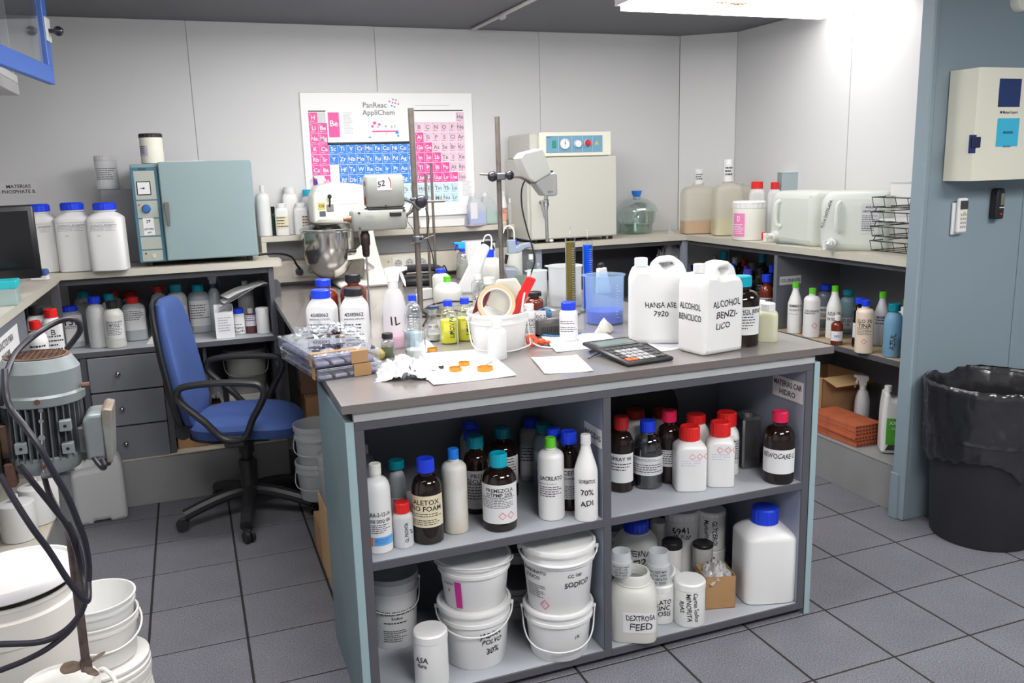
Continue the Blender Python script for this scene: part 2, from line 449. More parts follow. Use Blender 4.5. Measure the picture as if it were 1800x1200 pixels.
# ================================================================ shell
def speckle(name, c1, c2, sc, rough):
    m = mat(name, c1, rough); t = m.node_tree; N = t.nodes; L = t.links; b = N['Principled BSDF']
    tc = N.new('ShaderNodeTexCoord'); n1 = N.new('ShaderNodeTexNoise'); n1.inputs['Scale'].default_value = sc; n1.inputs['Detail'].default_value = 3
    n2 = N.new('ShaderNodeTexNoise'); n2.inputs['Scale'].default_value = 3.5; n2.inputs['Detail'].default_value = 6
    for n in (n1, n2): L.new(tc.outputs['Object'], n.inputs['Vector'])
    r = N.new('ShaderNodeValToRGB'); r.color_ramp.elements[0].position = .38; r.color_ramp.elements[0].color = (*c1, 1); r.color_ramp.elements[1].position = .66; r.color_ramp.elements[1].color = (*c2, 1)
    L.new(n1.outputs['Fac'], r.inputs[0])
    mx = N.new('ShaderNodeMix'); mx.data_type = 'RGBA'; mx.blend_type = 'MULTIPLY'; mx.inputs[0].default_value = .45
    r2 = N.new('ShaderNodeValToRGB'); r2.color_ramp.elements[0].position = .3; r2.color_ramp.elements[0].color = (.55, .55, .55, 1); r2.color_ramp.elements[1].position = .6
    L.new(n2.outputs['Fac'], r2.inputs[0]); L.new(r.outputs[0], mx.inputs[6]); L.new(r2.outputs[0], mx.inputs[7]); L.new(mx.outputs[2], b.inputs['Base Color'])
    return m
TILE = speckle('grey_floor_tile', (.12, .12, .14), (.27, .27, .31), 230, .45)
GROUT = mat('dark_grout', (.022, .018, .017), .8, var=.3)
fl = struct(MB().box(-1.3, 4.6, -2.2, 4.9, -.06, -.0014), 'floor', GROUT)
PX, PY, OX, OY = .3062, .307, -.25, 3.636
tm = None; rest = MB()
for i in range(-4, 16):
    for j in range(-19, 4):
        x0 = OX+i*PX; y0 = OY+j*PY; g = .0042; gy = .0034
        if -1.2 <= x0 <= 3.7 and 1.7 <= y0 <= 4.2:
            if tm is None: 
                o = MB().box(g, PX-g, gy, PY-gy, -.006, 0, .0008).build('floor_tile', TILE, fl, (x0, y0, 0), smooth=0); tm = o.data
            else: link(tm, 'floor_tile', fl, (x0, y0, 0))
        else: rest.box(x0+g, x0+PX-g, y0+g, y0+PY-g, -.006, 0)
o = rest.build('floor_tile', TILE, fl, smooth=0); o['kind'] = 'stuff'
WALL = mat('light_grey_wall_panel', (.68, .68, .69), .38, spec=.45, bump=.03, bscale=400)
SEAM = mat('panel_seam', (.42, .42, .43), .6)
wb = struct(MB().box(-1.2, 2.90, YW+.006, YW+.1, -.02, ZC+.05), 'wall_back', SEAM)
xs = [-1.08, -.85, .085, 1.021, 1.964, 2.888]
for a, b in zip(xs, xs[1:]): MB().box(a+.0008, b-.0008, YW, YW+.02, 0, ZC, .002).build('wall_panel', WALL, wb, smooth=0)
# chamfered corner
cx0, cy0, cx1, cy1 = 2.89, YW, XR, 4.45
ch = MB(); L_ = math.hypot(cx1-cx0, cy1-cy0); ch.box(0, L_, 0, .08, 0, ZC)
o = struct(ch, 'wall_corner', WALL); o.location = (cx0, cy0, 0); o.rotation_euler[2] = math.atan2(cy1-cy0, cx1-cx0)
wr = struct(MB().box(XR+.006, XR+.1, 2.62, 4.5, -.02, ZC+.05), 'wall_right', SEAM)
for a, b in ((2.62, 3.50), (3.503, 4.45)): MB().box(XR, XR+.02, a+.0008, b-.0008, 0, ZC, .002).build('wall_panel', WALL, wr, smooth=0)
PART = mat('blue_grey_partition', (.235, .30, .345), .4, spec=.5, bump=.02, bscale=300)
PARTD = mat('partition_seam', (.10, .13, .16), .5)
wp = struct(MB().box(2.70, 4.7, 2.562, 2.615, 0, ZC+.05), 'wall_partition', PARTD)
for a, b in ((2.707, 3.222), (3.225, 4.16), (4.163, 4.7)): MB().box(a+.001, b, 2.556, 2.58, 0.0, ZC, .002).build('wall_panel', PART, wp, smooth=0)
struct(MB().box(2.678, 2.706, 2.55, 2.618, 0, ZC, .006), 'trim_partition_edge', PART)
struct(MB().box(2.670, 2.684, 2.575, 2.618, 0, .2, .003), 'trim_partition_foot', PART)
struct(MB().box(XL-.1, XL, -2.2, YW+.05, 0, ZC+.05), 'wall_left', WALL)
struct(MB().box(-1.2, 4.7, -2.2, -2.1, 0, ZC+.05), 'wall_front', WALL)
struct(MB().box(4.6, 4.7, -2.2, 2.6, 0, ZC+.05), 'wall_far_right', PART)
CEIL = mat('grey_ceiling', (.17, .17, .19), .6, spec=.3)
struct(MB().box(-1.3, 4.8, -2.3, 4.9, ZC, ZC+.08), 'ceiling', CEIL)
# conduit on the ceiling and the plaster stub
a = Vector((1.545, 4.60, ZC-.012)); b = Vector((1.56, 3.5, ZC-.012))
solo(MB().cyl(a, b, .009, seg=10).cyl((1.55, 4.15, ZC-.02), (1.55, 4.12, ZC-.02), .016, seg=10), 'conduit', mat('conduit_grey', (.5, .5, .48), .5),
     'thin grey conduit running along the ceiling above the poster', 'pipe')
mb = MB()
for i in range(9): mb.sphere((2.62+.018*i, 3.50+random.uniform(-.01, .01), ZC-.047-random.uniform(0, .008)), random.uniform(.009, .015), 8, 5)
q = atz(1285, 3, ZC-.05)
solo(mb, 'ceiling_hook', mat('tan_lump', (.5, .40, .25), .7), 'small tan lumpy fitting under the ceiling lamp', 'fitting', loc=(q.x-2.69, q.y-3.5, 0))
# smoke detector
q = aty(1792, 2, 2.55)
t = thing('smoke_detector', 'round cream smoke detector high on the blue-grey partition', 'detector', (q.x, 2.556, q.z))
MB().loft([(0, .042, .042, 2), (.018, .042, .042, 2), (.03, .036, .036, 2), (.034, .02, .02, 2)], 28, M=Matrix.Rotation(PI/2, 4, 'X')).build('body', WC, t)
MB().loft([(.033, .012, .012, 2), (.04, .008, .008, 2)], 16, M=Matrix.Rotation(PI/2, 4, 'X')).build('sensor', mat('grey_plastic', (.35, .35, .36), .5), t)
# ================================================================ furniture materials
GREYP = mat('slate_melamine', (.155, .165, .195), .45, var=.06)
EDGE = mat('dark_edge_band', (.085, .085, .10), .45)
FRONT = mat('drawer_front_melamine', (.20, .205, .235), .45, var=.05)
BEIGE = mat('beige_worktop', (.60, .56, .49), .38, dirt=(.50, .44, .35), scale=5)
PLY = mat('tan_shelf_top', (.50, .38, .24), .5, dirt=(.42, .30, .17), scale=7)
LINTH = mat('grey_plinth', (.30, .30, .30), .6, var=.15, scale=4)
IWT = mat('taupe_laminate', (.235, .215, .21), .22, spec=.5, dirt=(.20, .185, .18), scale=3, coat=.25)
IEDGE = mat('taupe_edge', (.15, .135, .13), .35)
RAIL = mat('light_grey_rail', (.42, .43, .44), .4, var=.08)
BLUEP = mat('teal_blue_panel', (.155, .225, .25), .45, var=.12, scale=5)
BLUEE = mat('pale_teal_edge', (.30, .42, .45), .4)
IN = mat('light_slate_interior', (.27, .30, .37), .45, var=.06)
SHELFT = mat('pale_shelf_face', (.42, .44, .48), .4, var=.08, scale=5)
# ---------------------------------------------------------------- island cabinet
IX0, IX1, IY0, IY1 = .328, 1.832, 2.105, 2.60
isl = thing('island_cabinet', 'open-front island cabinet with two bays of grey shelves under the taupe worktop', 'cabinet', ((IX0+IX1)/2, (IY0+IY1)/2, 0))
ic = Vector(isl.location)
def ib(x0, x1, y0, y1, z0, z1, b=.0015): return MB().box(x0-ic.x, x1-ic.x, y0-ic.y, y1-ic.y, z0, z1, b)
for x0, x1, xe0, xe1 in ((IX0, IX0+.02, IX0, IX0+.022), (IX1-.02, IX1, IX1-.022, IX1)):
    p = ib(x0, x1, IY0+.004, IY1, 0, .868).build('side_panel', BLUEP, isl, smooth=0)
    ib(xe0, xe1, IY0, IY0+.004, 0, .868).build('edge_strip', BLUEE, p, smooth=0)
for x0, x1 in ((IX0+.022, IX0+.048), (1.065, 1.090), (IX1-.05, IX1-.024)):
    p = ib(x0, x1, IY0+.008, IY1-.02, .022, .842).build('upright', IN, isl, smooth=0)
    ib(x0, x1, IY0+.003, IY0+.0085, .022, .842, .0008).build('edge_strip', EDGE, p, smooth=0)
ib(IX0+.02, IX1-.02, IY1-.02, IY1-.004, .022, .868).build('back_panel', GREYP, isl, smooth=0)
ib(IX0+.022, IX1-.024, IY0+.003, IY0+.02, .842, .866).build('top_rail', EDGE, isl, smooth=0)
ib(IX0+.022, IX1-.022, IY0+.0, IY0+.016, .866, .893).build('worktop_rail', RAIL, isl, smooth=0)
ZS, ZB = .472, .045
for x0, x1 in ((IX0+.048, 1.065), (1.090, IX1-.05)):
    for z in (ZS, ZB):
        p = ib(x0, x1, IY0+.008, IY1-.02, z-.024, z).build('shelf', SHELFT, isl, smooth=0)
        ib(x0, x1, IY0+.003, IY0+.0085, z-.024, z, .0008).build('edge_strip', EDGE, p, smooth=0)
ib(IX0+.022, IX1-.022, IY0+.05, IY0+.06, 0, .021).build('toe_board', BLACKM, isl, smooth=0)
# worktop (peninsula running to the back wall)
def slab(outline, z0, z1, mt_top, mt_edge, name, label, cat, b=.0015):
    mb = MB(); n = len(outline)
    mb.add([(x, y, z1) for x, y in outline]+[(x, y, z0) for x, y in outline], [tuple(range(n)), tuple(reversed(range(n, 2*n)))])
    o = solo(mb, name, mt_top, label, cat, smooth=0)
    e = MB(); e.add([(x, y, z1-.0002) for x, y in outline]+[(x, y, z0) for x, y in outline], [(i, i+n, (i+1) % n+n, (i+1) % n) for i in range(n)])
    e.build('edge_band', mt_edge, o, smooth=0); return o
ZI = .917
wt = slab([(IX0-.008, IY0-.012), (1.872, IY0-.012), (1.872, 2.85), (1.74, 3.0), (1.74, YW-.002), (.36, YW-.002)], ZI-.0225, ZI, IWT, IEDGE,
     'island_worktop', 'taupe laminate worktop running from the island front to the back wall', 'worktop')
for x, y in ((.45, 4.55), (1.66, 4.55), (1.66, 3.4)):
    solo(MB().box(-.02, .02, -.02, .02, 0, ZI-.0235, .002), 'worktop_post', EDGE, 'square dark post under the taupe worktop near %s' % ('the left rear corner' if x < 1 else 'the right rear corner' if y > 4 else 'its right middle'), 'post', loc=(x, y, 0))
# ---------------------------------------------------------------- perimeter benches
ZT = 1.105; ZL = .745
def bench(name, label, loc=(0, 0, 0)): return thing(name, label, 'cabinet', loc)
bl = bench('back_bench_cabinet', 'slate cabinet with three drawers and open shelf along the back wall at left')
YB = 4.12
def bx(par, nm, mt, *a, b=.0015): return MB().box(*a, b).build(nm, mt, par, smooth=0)
bx(bl, 'plinth', LINTH, -.52, .36, YB+.003, YW-.01, 0, .222)
bx(bl, 'plinth_top', BEIGE, -.50, .36, YB+.0, YW-.01, .223, .231)
for x0, x1 in ((-.505, -.478), (-.172, -.146), (.335, .36)): bx(bl, 'upright', EDGE, x0, x1, YB+.01, YW-.01, .232, .72)
bx(bl, 'divider', EDGE, .01, .026, YB+.06, YW-.01, .232, .72)
p = bx(bl, 'shelf', SHELFT, -.574, .36, YB+.012, YW-.01, .721, ZL)
bx(p, 'edge_strip', EDGE, -.56, .36, YB+.006, YB+.0115, .721, ZL, b=.001)
for x0, x1 in ((.335, .36),): bx(bl, 'upright', EDGE, x0, x1, YB+.01, YW-.01, ZL+.001, 1.072)
bx(bl, 'top_rail', EDGE, -.55, .36, YB+.02, YB+.036, 1.045, 1.072)
bx(bl, 'back_panel', GREYP, -.574, .36, YW-.03, YW-.012, .232, 1.07)
bx(bl, 'end_cap', EDGE, .36, .395, YB+.10, YB+.25, .901, .985)
for i in range(3):
    z1 = .716-i*.164; d = bx(bl, 'drawer', FRONT, -.476, -.174, YB+.0, YB+.02, z1-.158, z1, b=.003)
    MB().sphere((-.355, YB-.018, z1-.075), .0115, 14, 8).cyl((-.355, YB, z1-.075), (-.355, YB-.012, z1-.075), .006).build('knob', STEEL, d)
ll = bench('left_bench_cabinet', 'slate shelf unit under the beige counter along the left wall')
XF = -.552
bx(ll, 'side_panel', GREYP, XF-.02, XF, 2.66, 3.30, .70, 1.072)
bx(ll, 'side_panel', GREYP, -1.05, XF-.02, 3.285, 3.30, .721, 1.072)
bx(ll, 'corner_post', EDGE, -.575, -.54, 4.07, 4.095, .745, 1.072)
bx(ll, 'plinth', LINTH, -1.05, -.60, 2.64, 4.10, 0, .20)
bx(ll, 'plinth_top', BEIGE, -1.05, -.592, 2.64, 4.10, .201, .215)
p = bx(ll, 'shelf', SHELFT, -1.05, XF-.006, 3.302, 4.095, .721, ZL); bx(p, 'edge_strip', EDGE, XF-.006, XF, 3.302, 4.095, .721, ZL, b=.001)
bx(ll, 'back_panel', GREYP, -1.07, -1.05, 2.64, 4.09, .232, 1.072)
slab([(-1.078, 2.25), (-.545, 2.25), (-.545, 2.8), (-.53, 3.95), (-.535, YB-.01), (.388, YB-.01), (.40, YB+.01), (.40, YB+.13), (.36, YB+.16), (.36, YW-.002), (-1.078, YW-.002)], 1.075, ZT, BEIGE, mat('beige_edge', (.52, .50, .43), .45),
     'left_counter', 'beige L-shaped countertop under the blue-capped jugs and the blue oven', 'worktop')
rb = bench('right_bench_cabinet', 'slate open shelving along the right wall with a tan lower shelf')
XB = 2.72; ZR = .66; YB2 = 4.28
bx(rb, 'plinth', LINTH, XB+.003, XR-.01, 2.622, 4.28, 0, .20)
bx(rb, 'plinth_top', LINTH, XB, XR-.01, 2.622, 4.28, .201, .208)
p = bx(rb, 'shelf', PLY, XB+.008, XR-.01, 2.622, 4.25, ZR-.024, ZR); bx(p, 'edge_strip', EDGE, XB, XB+.0075, 2.622, 4.28, ZR-.024, ZR, b=.001)
bx(rb, 'divider', GREYP, XB+.006, XR-.01, 3.475, 3.50, ZR+.001, 1.058)
bx(rb, 'divider', GREYP, XB+.006, XR-.01, 3.475, 3.50, .21, ZR-.026)
bx(rb, 'back_panel', GREYP, XR-.03, XR-.008, 2.622, 4.44, .21, 1.058)
bx(rb, 'top_rail', EDGE, XB+.005, XB+.02, 2.622, 4.28, 1.035, 1.058)
bx(rb, 'corner_post', IN, XB-.035, XB, YB2-.0, YB2+.03, .0, 1.058)
b2 = bench('back_right_cabinet', 'dark open cabinet under the cream oven along the back wall')
bx(b2, 'upright', IN, 1.765, 1.80, YB2+.01, YW-.01, 0, 1.058)
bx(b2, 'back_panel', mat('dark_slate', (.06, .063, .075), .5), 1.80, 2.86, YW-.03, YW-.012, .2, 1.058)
bx(b2, 'shelf', GREYP, 1.80, 2.68, YB2+.02, YW-.03, .68, .70)
bx(b2, 'plinth', LINTH, 1.80, 2.68, YB2+.01, YW-.02, 0, .2)
bx(b2, 'top_rail', EDGE, 1.80, 2.68, YB2+.01, YB2+.025, 1.035, 1.058)
slab([(1.735, YB2+.03), (1.75, YB2-.01), (2.70, YB2-.01), (2.70, 2.622), (XR-.002, 2.622), (XR-.002, 4.44), (2.885, YW-.003), (1.735, YW-.003)], 1.060, 1.09, BEIGE, mat('beige_edge', (.5, .5, .5)),
     'right_counter', 'beige L-shaped countertop carrying the cream oven and the water carboys', 'worktop')
# ---------------------------------------------------------------- wall shelf + trunking
ws = thing('wall_shelf', 'narrow beige shelf under the poster holding small bottles', 'shelf', (1.08, YW, 0))
MB().box(-.735, .745, -.145, -.002, 1.160, 1.188, .002).build('board', BEIGE, ws, smooth=0)
for x in (-.735, .72): MB().box(x, x+.025, -.145, -.002, 1.055, 1.159, .002).build('end_panel', BEIGE, ws, smooth=0)
MB().box(-.70, .72, -.012, -.002, 1.055, 1.159).build('back_board', mat('shelf_back', (.36, .37, .40), .5), ws, smooth=0)
tk = thing('cable_trunking', 'cream wall trunking with power sockets along the back of the worktop', 'socket strip', (1.0, YW, 0))
MB().box(-.632, .735, -.075, -.002, .938, 1.050, .004).build('channel', mat('dirty_cream', (.62, .59, .52), .5, dirt=(.50, .42, .30), scale=9), tk, smooth=0)
SOCK = mat('socket_plate', (.66, .64, .58), .45)
def socket(px, py, mark=True):
    q = aty(px, py, YW-.08); s = MB().box(-.034, .034, -.005, 0, -.036, .036, .002).build('socket_plate', SOCK, tk, (q.x-1.0, -.076, q.z), smooth=0)
    k = MB().lathe([(.0215, 0), (.0215, .004), (.018, .004), (.018, .001), (0.0001, .001)], 24, Matrix.Rotation(PI/2, 4, 'X')).build('socket_ring', mat('socket_grey', (.45, .44, .42), .5), s, (0, -.0052, 0))
    if mark:
        mb = MB()
        for x in (-.0085, .0085): mb.cyl((x, -.0066, 0), (x, -.0086, 0), .003, seg=8)
        mb.box(-.002, .002, -.0086, -.0066, .013, .017); mb.box(-.002, .002, -.0086, -.0066, -.017, -.013)
        mb.build('pin_hole', BLACK, s)
for px, py in ((526, 476), (547, 474), (700, 463), (720, 461), (742, 460)): socket(px, py)
q = aty(683, 460, YW-.08)
write(tk, Flat(-.076, q.x-1.0), [('8', 0, q.z, .014)], mat('faded_red', (.35, .15, .12), .6))
# black plug and cable to the blue oven
q = aty(526, 477, YW-.08); e = aty(455, 448, 4.25)
solo(MB().tube([e, aty(470, 446, 4.30), aty(495, 446, 4.40), aty(513, 452, 4.46), aty(522, 466, 4.52), (q.x, 4.545, q.z+.02), (q.x, 4.57, q.z)], .0055, 8)
     .cyl((q.x, 4.575, q.z), (q.x, 4.53, q.z), .020, .016, seg=16).cyl((q.x, 4.53, q.z), (q.x, 4.524, q.z), .010, seg=12), 'power_cable', BLACK, 'black power cable with round plug from blue oven to trunking', 'cable')
# ---------------------------------------------------------------- room labels
def tag_label(name, label, loc, rz, w, h, lines, hh, mt=PAPER):
    o = MB().box(-w/2, w/2, -.0008, 0, -h/2, h/2).build(name, mt, None, loc, rz, smooth=0)
    o['label'] = label; o['category'] = 'label'
    mb = MB(); n = len(lines)
    for i, l in enumerate(lines): letters(mb, Flat(-.0008), l, 0, (n-1)/2*h*.42-i*h*.42, hh, maxw=w*.92, lift=.0006)
    mb.build('lettering', INK, o, smooth=0); return o
q = aty(33, 332, YW); tag_label('shelf_label', 'white label reading MATERIAS PHOSPHATE B on the back wall at left', (q.x, YW-.001, q.z), 0, .155, .058, ['MATERIAS', 'PHOSPHATE B.'], .016)
tag_label('shelf_label', 'white label reading OS PARA ROPA on the left bench side', (XF+.001, 2.90, 1.0), PI/2, .46, .088, ['PRODUCTOS PARA', 'DE ROPA'], .022)
tag_label('shelf_label', 'grey label reading COLORANTES on the right bench divider', (2.81, 3.474, .906), 0, .13, .042, ['COLORANTES'], .016, mat('grey_label', (.66, .68, .70), .5))
tag_label('shelf_label', 'pale label reading BIOCIDAS on the island middle upright', (1.0645, 2.175, .715), -PI/2, .115, .055, ['BIOCIDAS'], .017)
tag_label('shelf_label', 'pale label reading MATERIAS CAR HIDRO in the island right bay', (1.781, 2.195, .765), -PI/2, .15, .07, ['MATERIAS CAR', 'HIDRO'], .018)
pass
# ================================================================ island, upper left shelf (z = ZS)
g1 = 'bottles on the island upper left shelf'
t, r, h = bottle('plastic_bottle', 'white plastic bottle marked TICIDE DDQ 10% with orange and blue label', (668.5, 974.7, 48, 813), ZS, 'round', W, WC, cw=21, ch=18, group=g1,
    lab=(.10, .52, 1.15, [('RARA-2-12-14', .16), ('TICIDE DDQ 10%', .2), ('~5', .26)], {'mat': None}))
S = Round(r); MB_ = patch(MB(), S, -r*.95, -r*.45, .10*h, .20*h); MB_.build('orange_band', ORANGE, t); mb = patch(MB(), S, -r*.42, r*1.25, .10*h, .20*h); b_ = mb.build('blue_band', mat('sky_blue', (.12, .42, .80), .5), t)
mb = MB(); fine(mb, S, -r*.3, r*1.1, .18*h, 4, .016*h, .0012); mb.build('lettering', INKB, b_, smooth=0)
bottle('plastic_bottle', 'small translucent bottle with red cap and vertical handwriting', (710.5, 964.8, 36, 881), ZS, 'small', NAT, RED, cw=27, ch=19, group=g1, liquid=(.55, mat('milky', (.7, .7, .7), .4)),
    lab=(.12, .62, .8, [('GL PROPOR', .3), ('07', .3)], {'mat': None, 'hand': True, 'trot': 90, 'rot': 35}))
bottle('plastic_bottle', 'grey bottle with dark teal cap behind the small red-capped bottle', (698, None, 31, 808), ZS, 'round', GREYB, TEAL, Y=2.34, cw=28, ch=21, group=g1, sh=.6, lab=(.2, .45, 1.2, [('DE', .4), ('PO', .4)], {}))
bottle('glass_bottle', 'dark amber bottle with blue cap and stained label reading ALETOX NO FOAM', (754.7, 958.7, 54, 804), ZS, 'amber', AMB, BLUE, cw=31, ch=24, group=g1,
    lab=(.22, .60, 1.35, [('', .04), ('ALETOX', .2), ('NO FOAM', .2), ('', .06), ('~2', .14), ('', .06), ('~3', .2)], {'mat': PAPERC, 'rot': -6}))
bottle('plastic_bottle', 'tall white bottle stained yellow near the shoulder with blue screw cap', (802.7, 940, 44, 787.5), ZS, 'round', WD, BLUE2, cw=19, ch=18, group=g1, sh=.76)
bottle('glass_bottle', 'dark bottle with teal cap and label reading PREMEZCLA DTPMP 25%', (880, 936.5, 60, 795), ZS, 'amber', AMB, TEALL, cw=31, ch=24, group=g1,
    lab=(.12, .64, 1.4, [('', .02), ('PREMEZCLA', .12), ('DTPMP 25%', .12), ('~7', .30), ('', .08), ('^2', .20, .4)], {}))
bottle('glass_bottle', 'dark bottle with teal cap and grey label behind the stained white bottle', (840, 905, 44, 764.5), ZS, 'amber', AMB, TEAL, cw=29, ch=21, group=g1, lab=(.08, .58, 1.3, [('PRO', .14), ('SECUES', .14), ('~6', .45)], {'mat': PAPERG}))
bottle('glass_bottle', 'dark bottle with teal cap standing behind the DTPMP bottle', (884, None, 52, 750), ZS, 'amber', AMB, TEAL, Y=2.42, cw=27, ch=20, group=g1, lab=(.2, .62, 1.3, [('~8', .8)], {}))
bottle('plastic_bottle', 'translucent bottle with blue cap, nearer of the two behind the stained white bottle', (830, None, 38, 757), ZS, 'round', GREYB, BLUE, Y=2.41, cw=27, ch=20, group=g1)
bottle('plastic_bottle', 'translucent bottle with blue cap at the very back of the left bay', (827, None, 36, 741), ZS, 'round', GREYB, BLUE, Y=2.52, cw=26, ch=18, group=g1)
bottle('plastic_bottle', 'dull white bottle with dark blue cap in the shaded rear corner of the left bay', (934, None, 42, 736), ZS, 'wide', mat('dull_shaded_white', (.35, .34, .36), .4), BLUE, Y=2.52, cw=26, ch=17, group=g1, lab=(.1, .6, 1.1, [('~5', .5), ('', .2)], {'mat': PAPERG}))
bottle('plastic_bottle', 'bluish grey bottle with teal cap in the rear corner beside the green-capped bottle', (955, None, 36, 743), ZS, 'round', mat('bluish_bottle', (.22, .30, .38), .3), TEAL, Y=2.43, cw=26, ch=19, group=g1, lab=(.3, .6, 1.1, [('A', .5), ('~4', .4)], {'mat': PAPERG}))
bottle('plastic_bottle', 'clear bottle with blue cap just behind the green-capped bottle', (973, None, 34, 752), ZS, 'round', GREYB, BLUE, Y=2.30, cw=24, ch=18, group=g1)
bottle('glass_bottle', 'dark bottle with blue cap and label reading ACEITE between two white bottles', (1001, 899, 36, 757), ZS, 'amber', AMB, BLUE, cw=29, ch=21, group=g1, lab=(.16, .56, 1.3, [('ACEITE', .18), ('', .04), ('ADICIONAL DE', .10), ('', .2), ('~6', .4)], {}))
bottle('plastic_bottle', 'white bottle with green cap and print reading POLIACRILATO', (970, 916.5, 46, 768), ZS, 'round', W, GREEN, cw=18.5, ch=18, group=g1, sh=.76,
    lab=(.25, .60, 1.1, [('LIACRILATO', .22), ('', .08), ('~1', .05), ('', .06), ('~5', .4)], {'mat': None}))
bottle('plastic_bottle', 'white tapered bottle handwritten SORBITOL 70% ADI beside the middle upright', (1031, 918.7, 41, 762.7), ZS, 'taper', W, W, cw=18, ch=14, group=g1,
    lab=(.15, .55, .9, [('SORBITOL', .2), ('', .12), ('70%', .2), ('', .12), ('ADI', .2)], {'mat': None, 'hand': True, 'u': .1}))
bottle('plastic_bottle', 'pale bottle with white spout in the far left corner of the left bay', (642, None, 36, 781), ZS, 'round', GREYB, W, Y=2.48, cw=14, ch=14, group=g1)
# ================================================================ island, upper right shelf
g2 = 'bottles on the island upper right shelf'
bottle('glass_bottle', 'dark bottle with dark red cap and label reading SPRAY 90', (1092, 866.7, 42, 731), ZS, 'amber', AMB, mat('dark_red_cap', (.38, .01, .01), .4), cw=26, ch=23, group=g2,
    lab=(.14, .53, 1.3, [('', .03), ('SPRAY 90', .16), ('', .08), ('~3', .3), ('', .12)], {}))
bottle('glass_bottle', 'clear bottle half full of dark liquid with blue cap', (1138, 861, 53, 738), ZS, 'amber', clear('smoky_glass', (.55, .57, .60), .2), BLUE, cw=27, ch=20, group=g2, sh=.52, liquid=(.52, mat('dark_liquid', (.03, .03, .035), .1)),
    lab=(.22, .50, 1.35, [('', .05), ('~2', .15), ('', .15), ('~4', .5)], {}))
bottle('glass_bottle', 'dark bottle with crimson cap and white label, middle of the right bay', (1175, 851, 42, 720), ZS, 'amber', AMB, PINK, cw=26, ch=20, group=g2, lab=(.25, .48, 1.3, [('~6', .85)], {}))
dl = [('', .30), ('^3', .20, .45), ('', .02), ('~3', .22)]
bottle('plastic_bottle', 'white square bottle with red cap and hazard diamonds, left of the pair', (1211, 866, 55, 747.7), ZS, 'square', W, RED, cw=35, ch=25, group=g2, sh=.72, lab=(.30, .80, .8, dl, {'mat': None, 'ink': mat('lilac_ink', (.55, .55, .68), .5)}), rot=12)
bottle('plastic_bottle', 'white square bottle with red cap and hazard diamonds, right of the pair', (1264, 858, 48, 740), ZS, 'square', W, RED, cw=35, ch=25, group=g2, sh=.72, lab=(.32, .84, .8, dl, {'mat': None, 'ink': MATS['lilac_ink']}), rot=8)
bottle('plastic_bottle', 'white bottle with dark red cap behind the left hazard bottle', (1223, None, 46, 727), ZS, 'square', W, RED, Y=2.34, cw=33, ch=24, group=g2)
bottle('plastic_bottle', 'grey-white bottle with red cap behind the right hazard bottle', (1275, 836, 44, 723), ZS, 'square', W, RED, cw=34, ch=24, group=g2, lab=(.2, .6, .9, [('~8', .8)], {'mat': PAPERG, 'rot': 40}))
bottle('plastic_bottle', 'white bottle with dull red cap in the rear left of the right bay', (1117, None, 42, 719), ZS, 'wide', W, MATS['dark_red_cap'], Y=2.42, cw=31, ch=25, group=g2)
bottle('plastic_bottle', 'white bottle with dark crimson cap half hidden behind the crimson-capped bottle', (1162, None, 36, 719), ZS, 'wide', W, MATS['dark_red_cap'], Y=2.44, cw=28, ch=23, group=g2)
# tin
c, r, h, rz = place(1310, 824, 46, 722, ZS)
t = thing('metal_tin', 'shiny rectangular metal tin with round cap in the right bay', 'tin', c, rz+.5)
MB().box(-r*.75, r*.75, -r*.95, r*.95, .002, h*.93, .006).build('body', mat('tin', (.42, .42, .44), .22, .9, var=.3, scale=12), t)
MB().box(-r*.78, r*.78, -r*.98, r*.98, 0, .008, .003).build('base_rim', MATS['tin'], t)
MB().box(-r*.78, r*.78, -r*.98, r*.98, h*.915, h*.945, .003).build('rim', MATS['tin'], t)
cap_mesh(h*.945, h, r*.42, True).build('cap', MATS['tin'], t)
c = aty(1228, 760, 2.50)
solo(MB().lathe([(.001, .0), (.09, .0), (.14, .012), (.155, .028), (.15, .030), (.135, .016), (.085, .006), (.001, .006)], 36), 'bowl', BLACKM, 'black shallow basin standing on edge behind the red-capped bottles', 'basin', loc=(1.43, 2.570, ZS+.157)).rotation_euler = (math.radians(86), 0, 0)
bottle('glass_bottle', 'dark bottle with crimson cap and handwritten label REWOCARE', (1367, 852.6, 53, 721.5), ZS, 'amber', AMB, PINK, cw=27, ch=19, group=g2,
    lab=(.16, .50, 1.35, [('', .06), ('REWOCARE C', .26), ('', .5)], {'hand': True}))
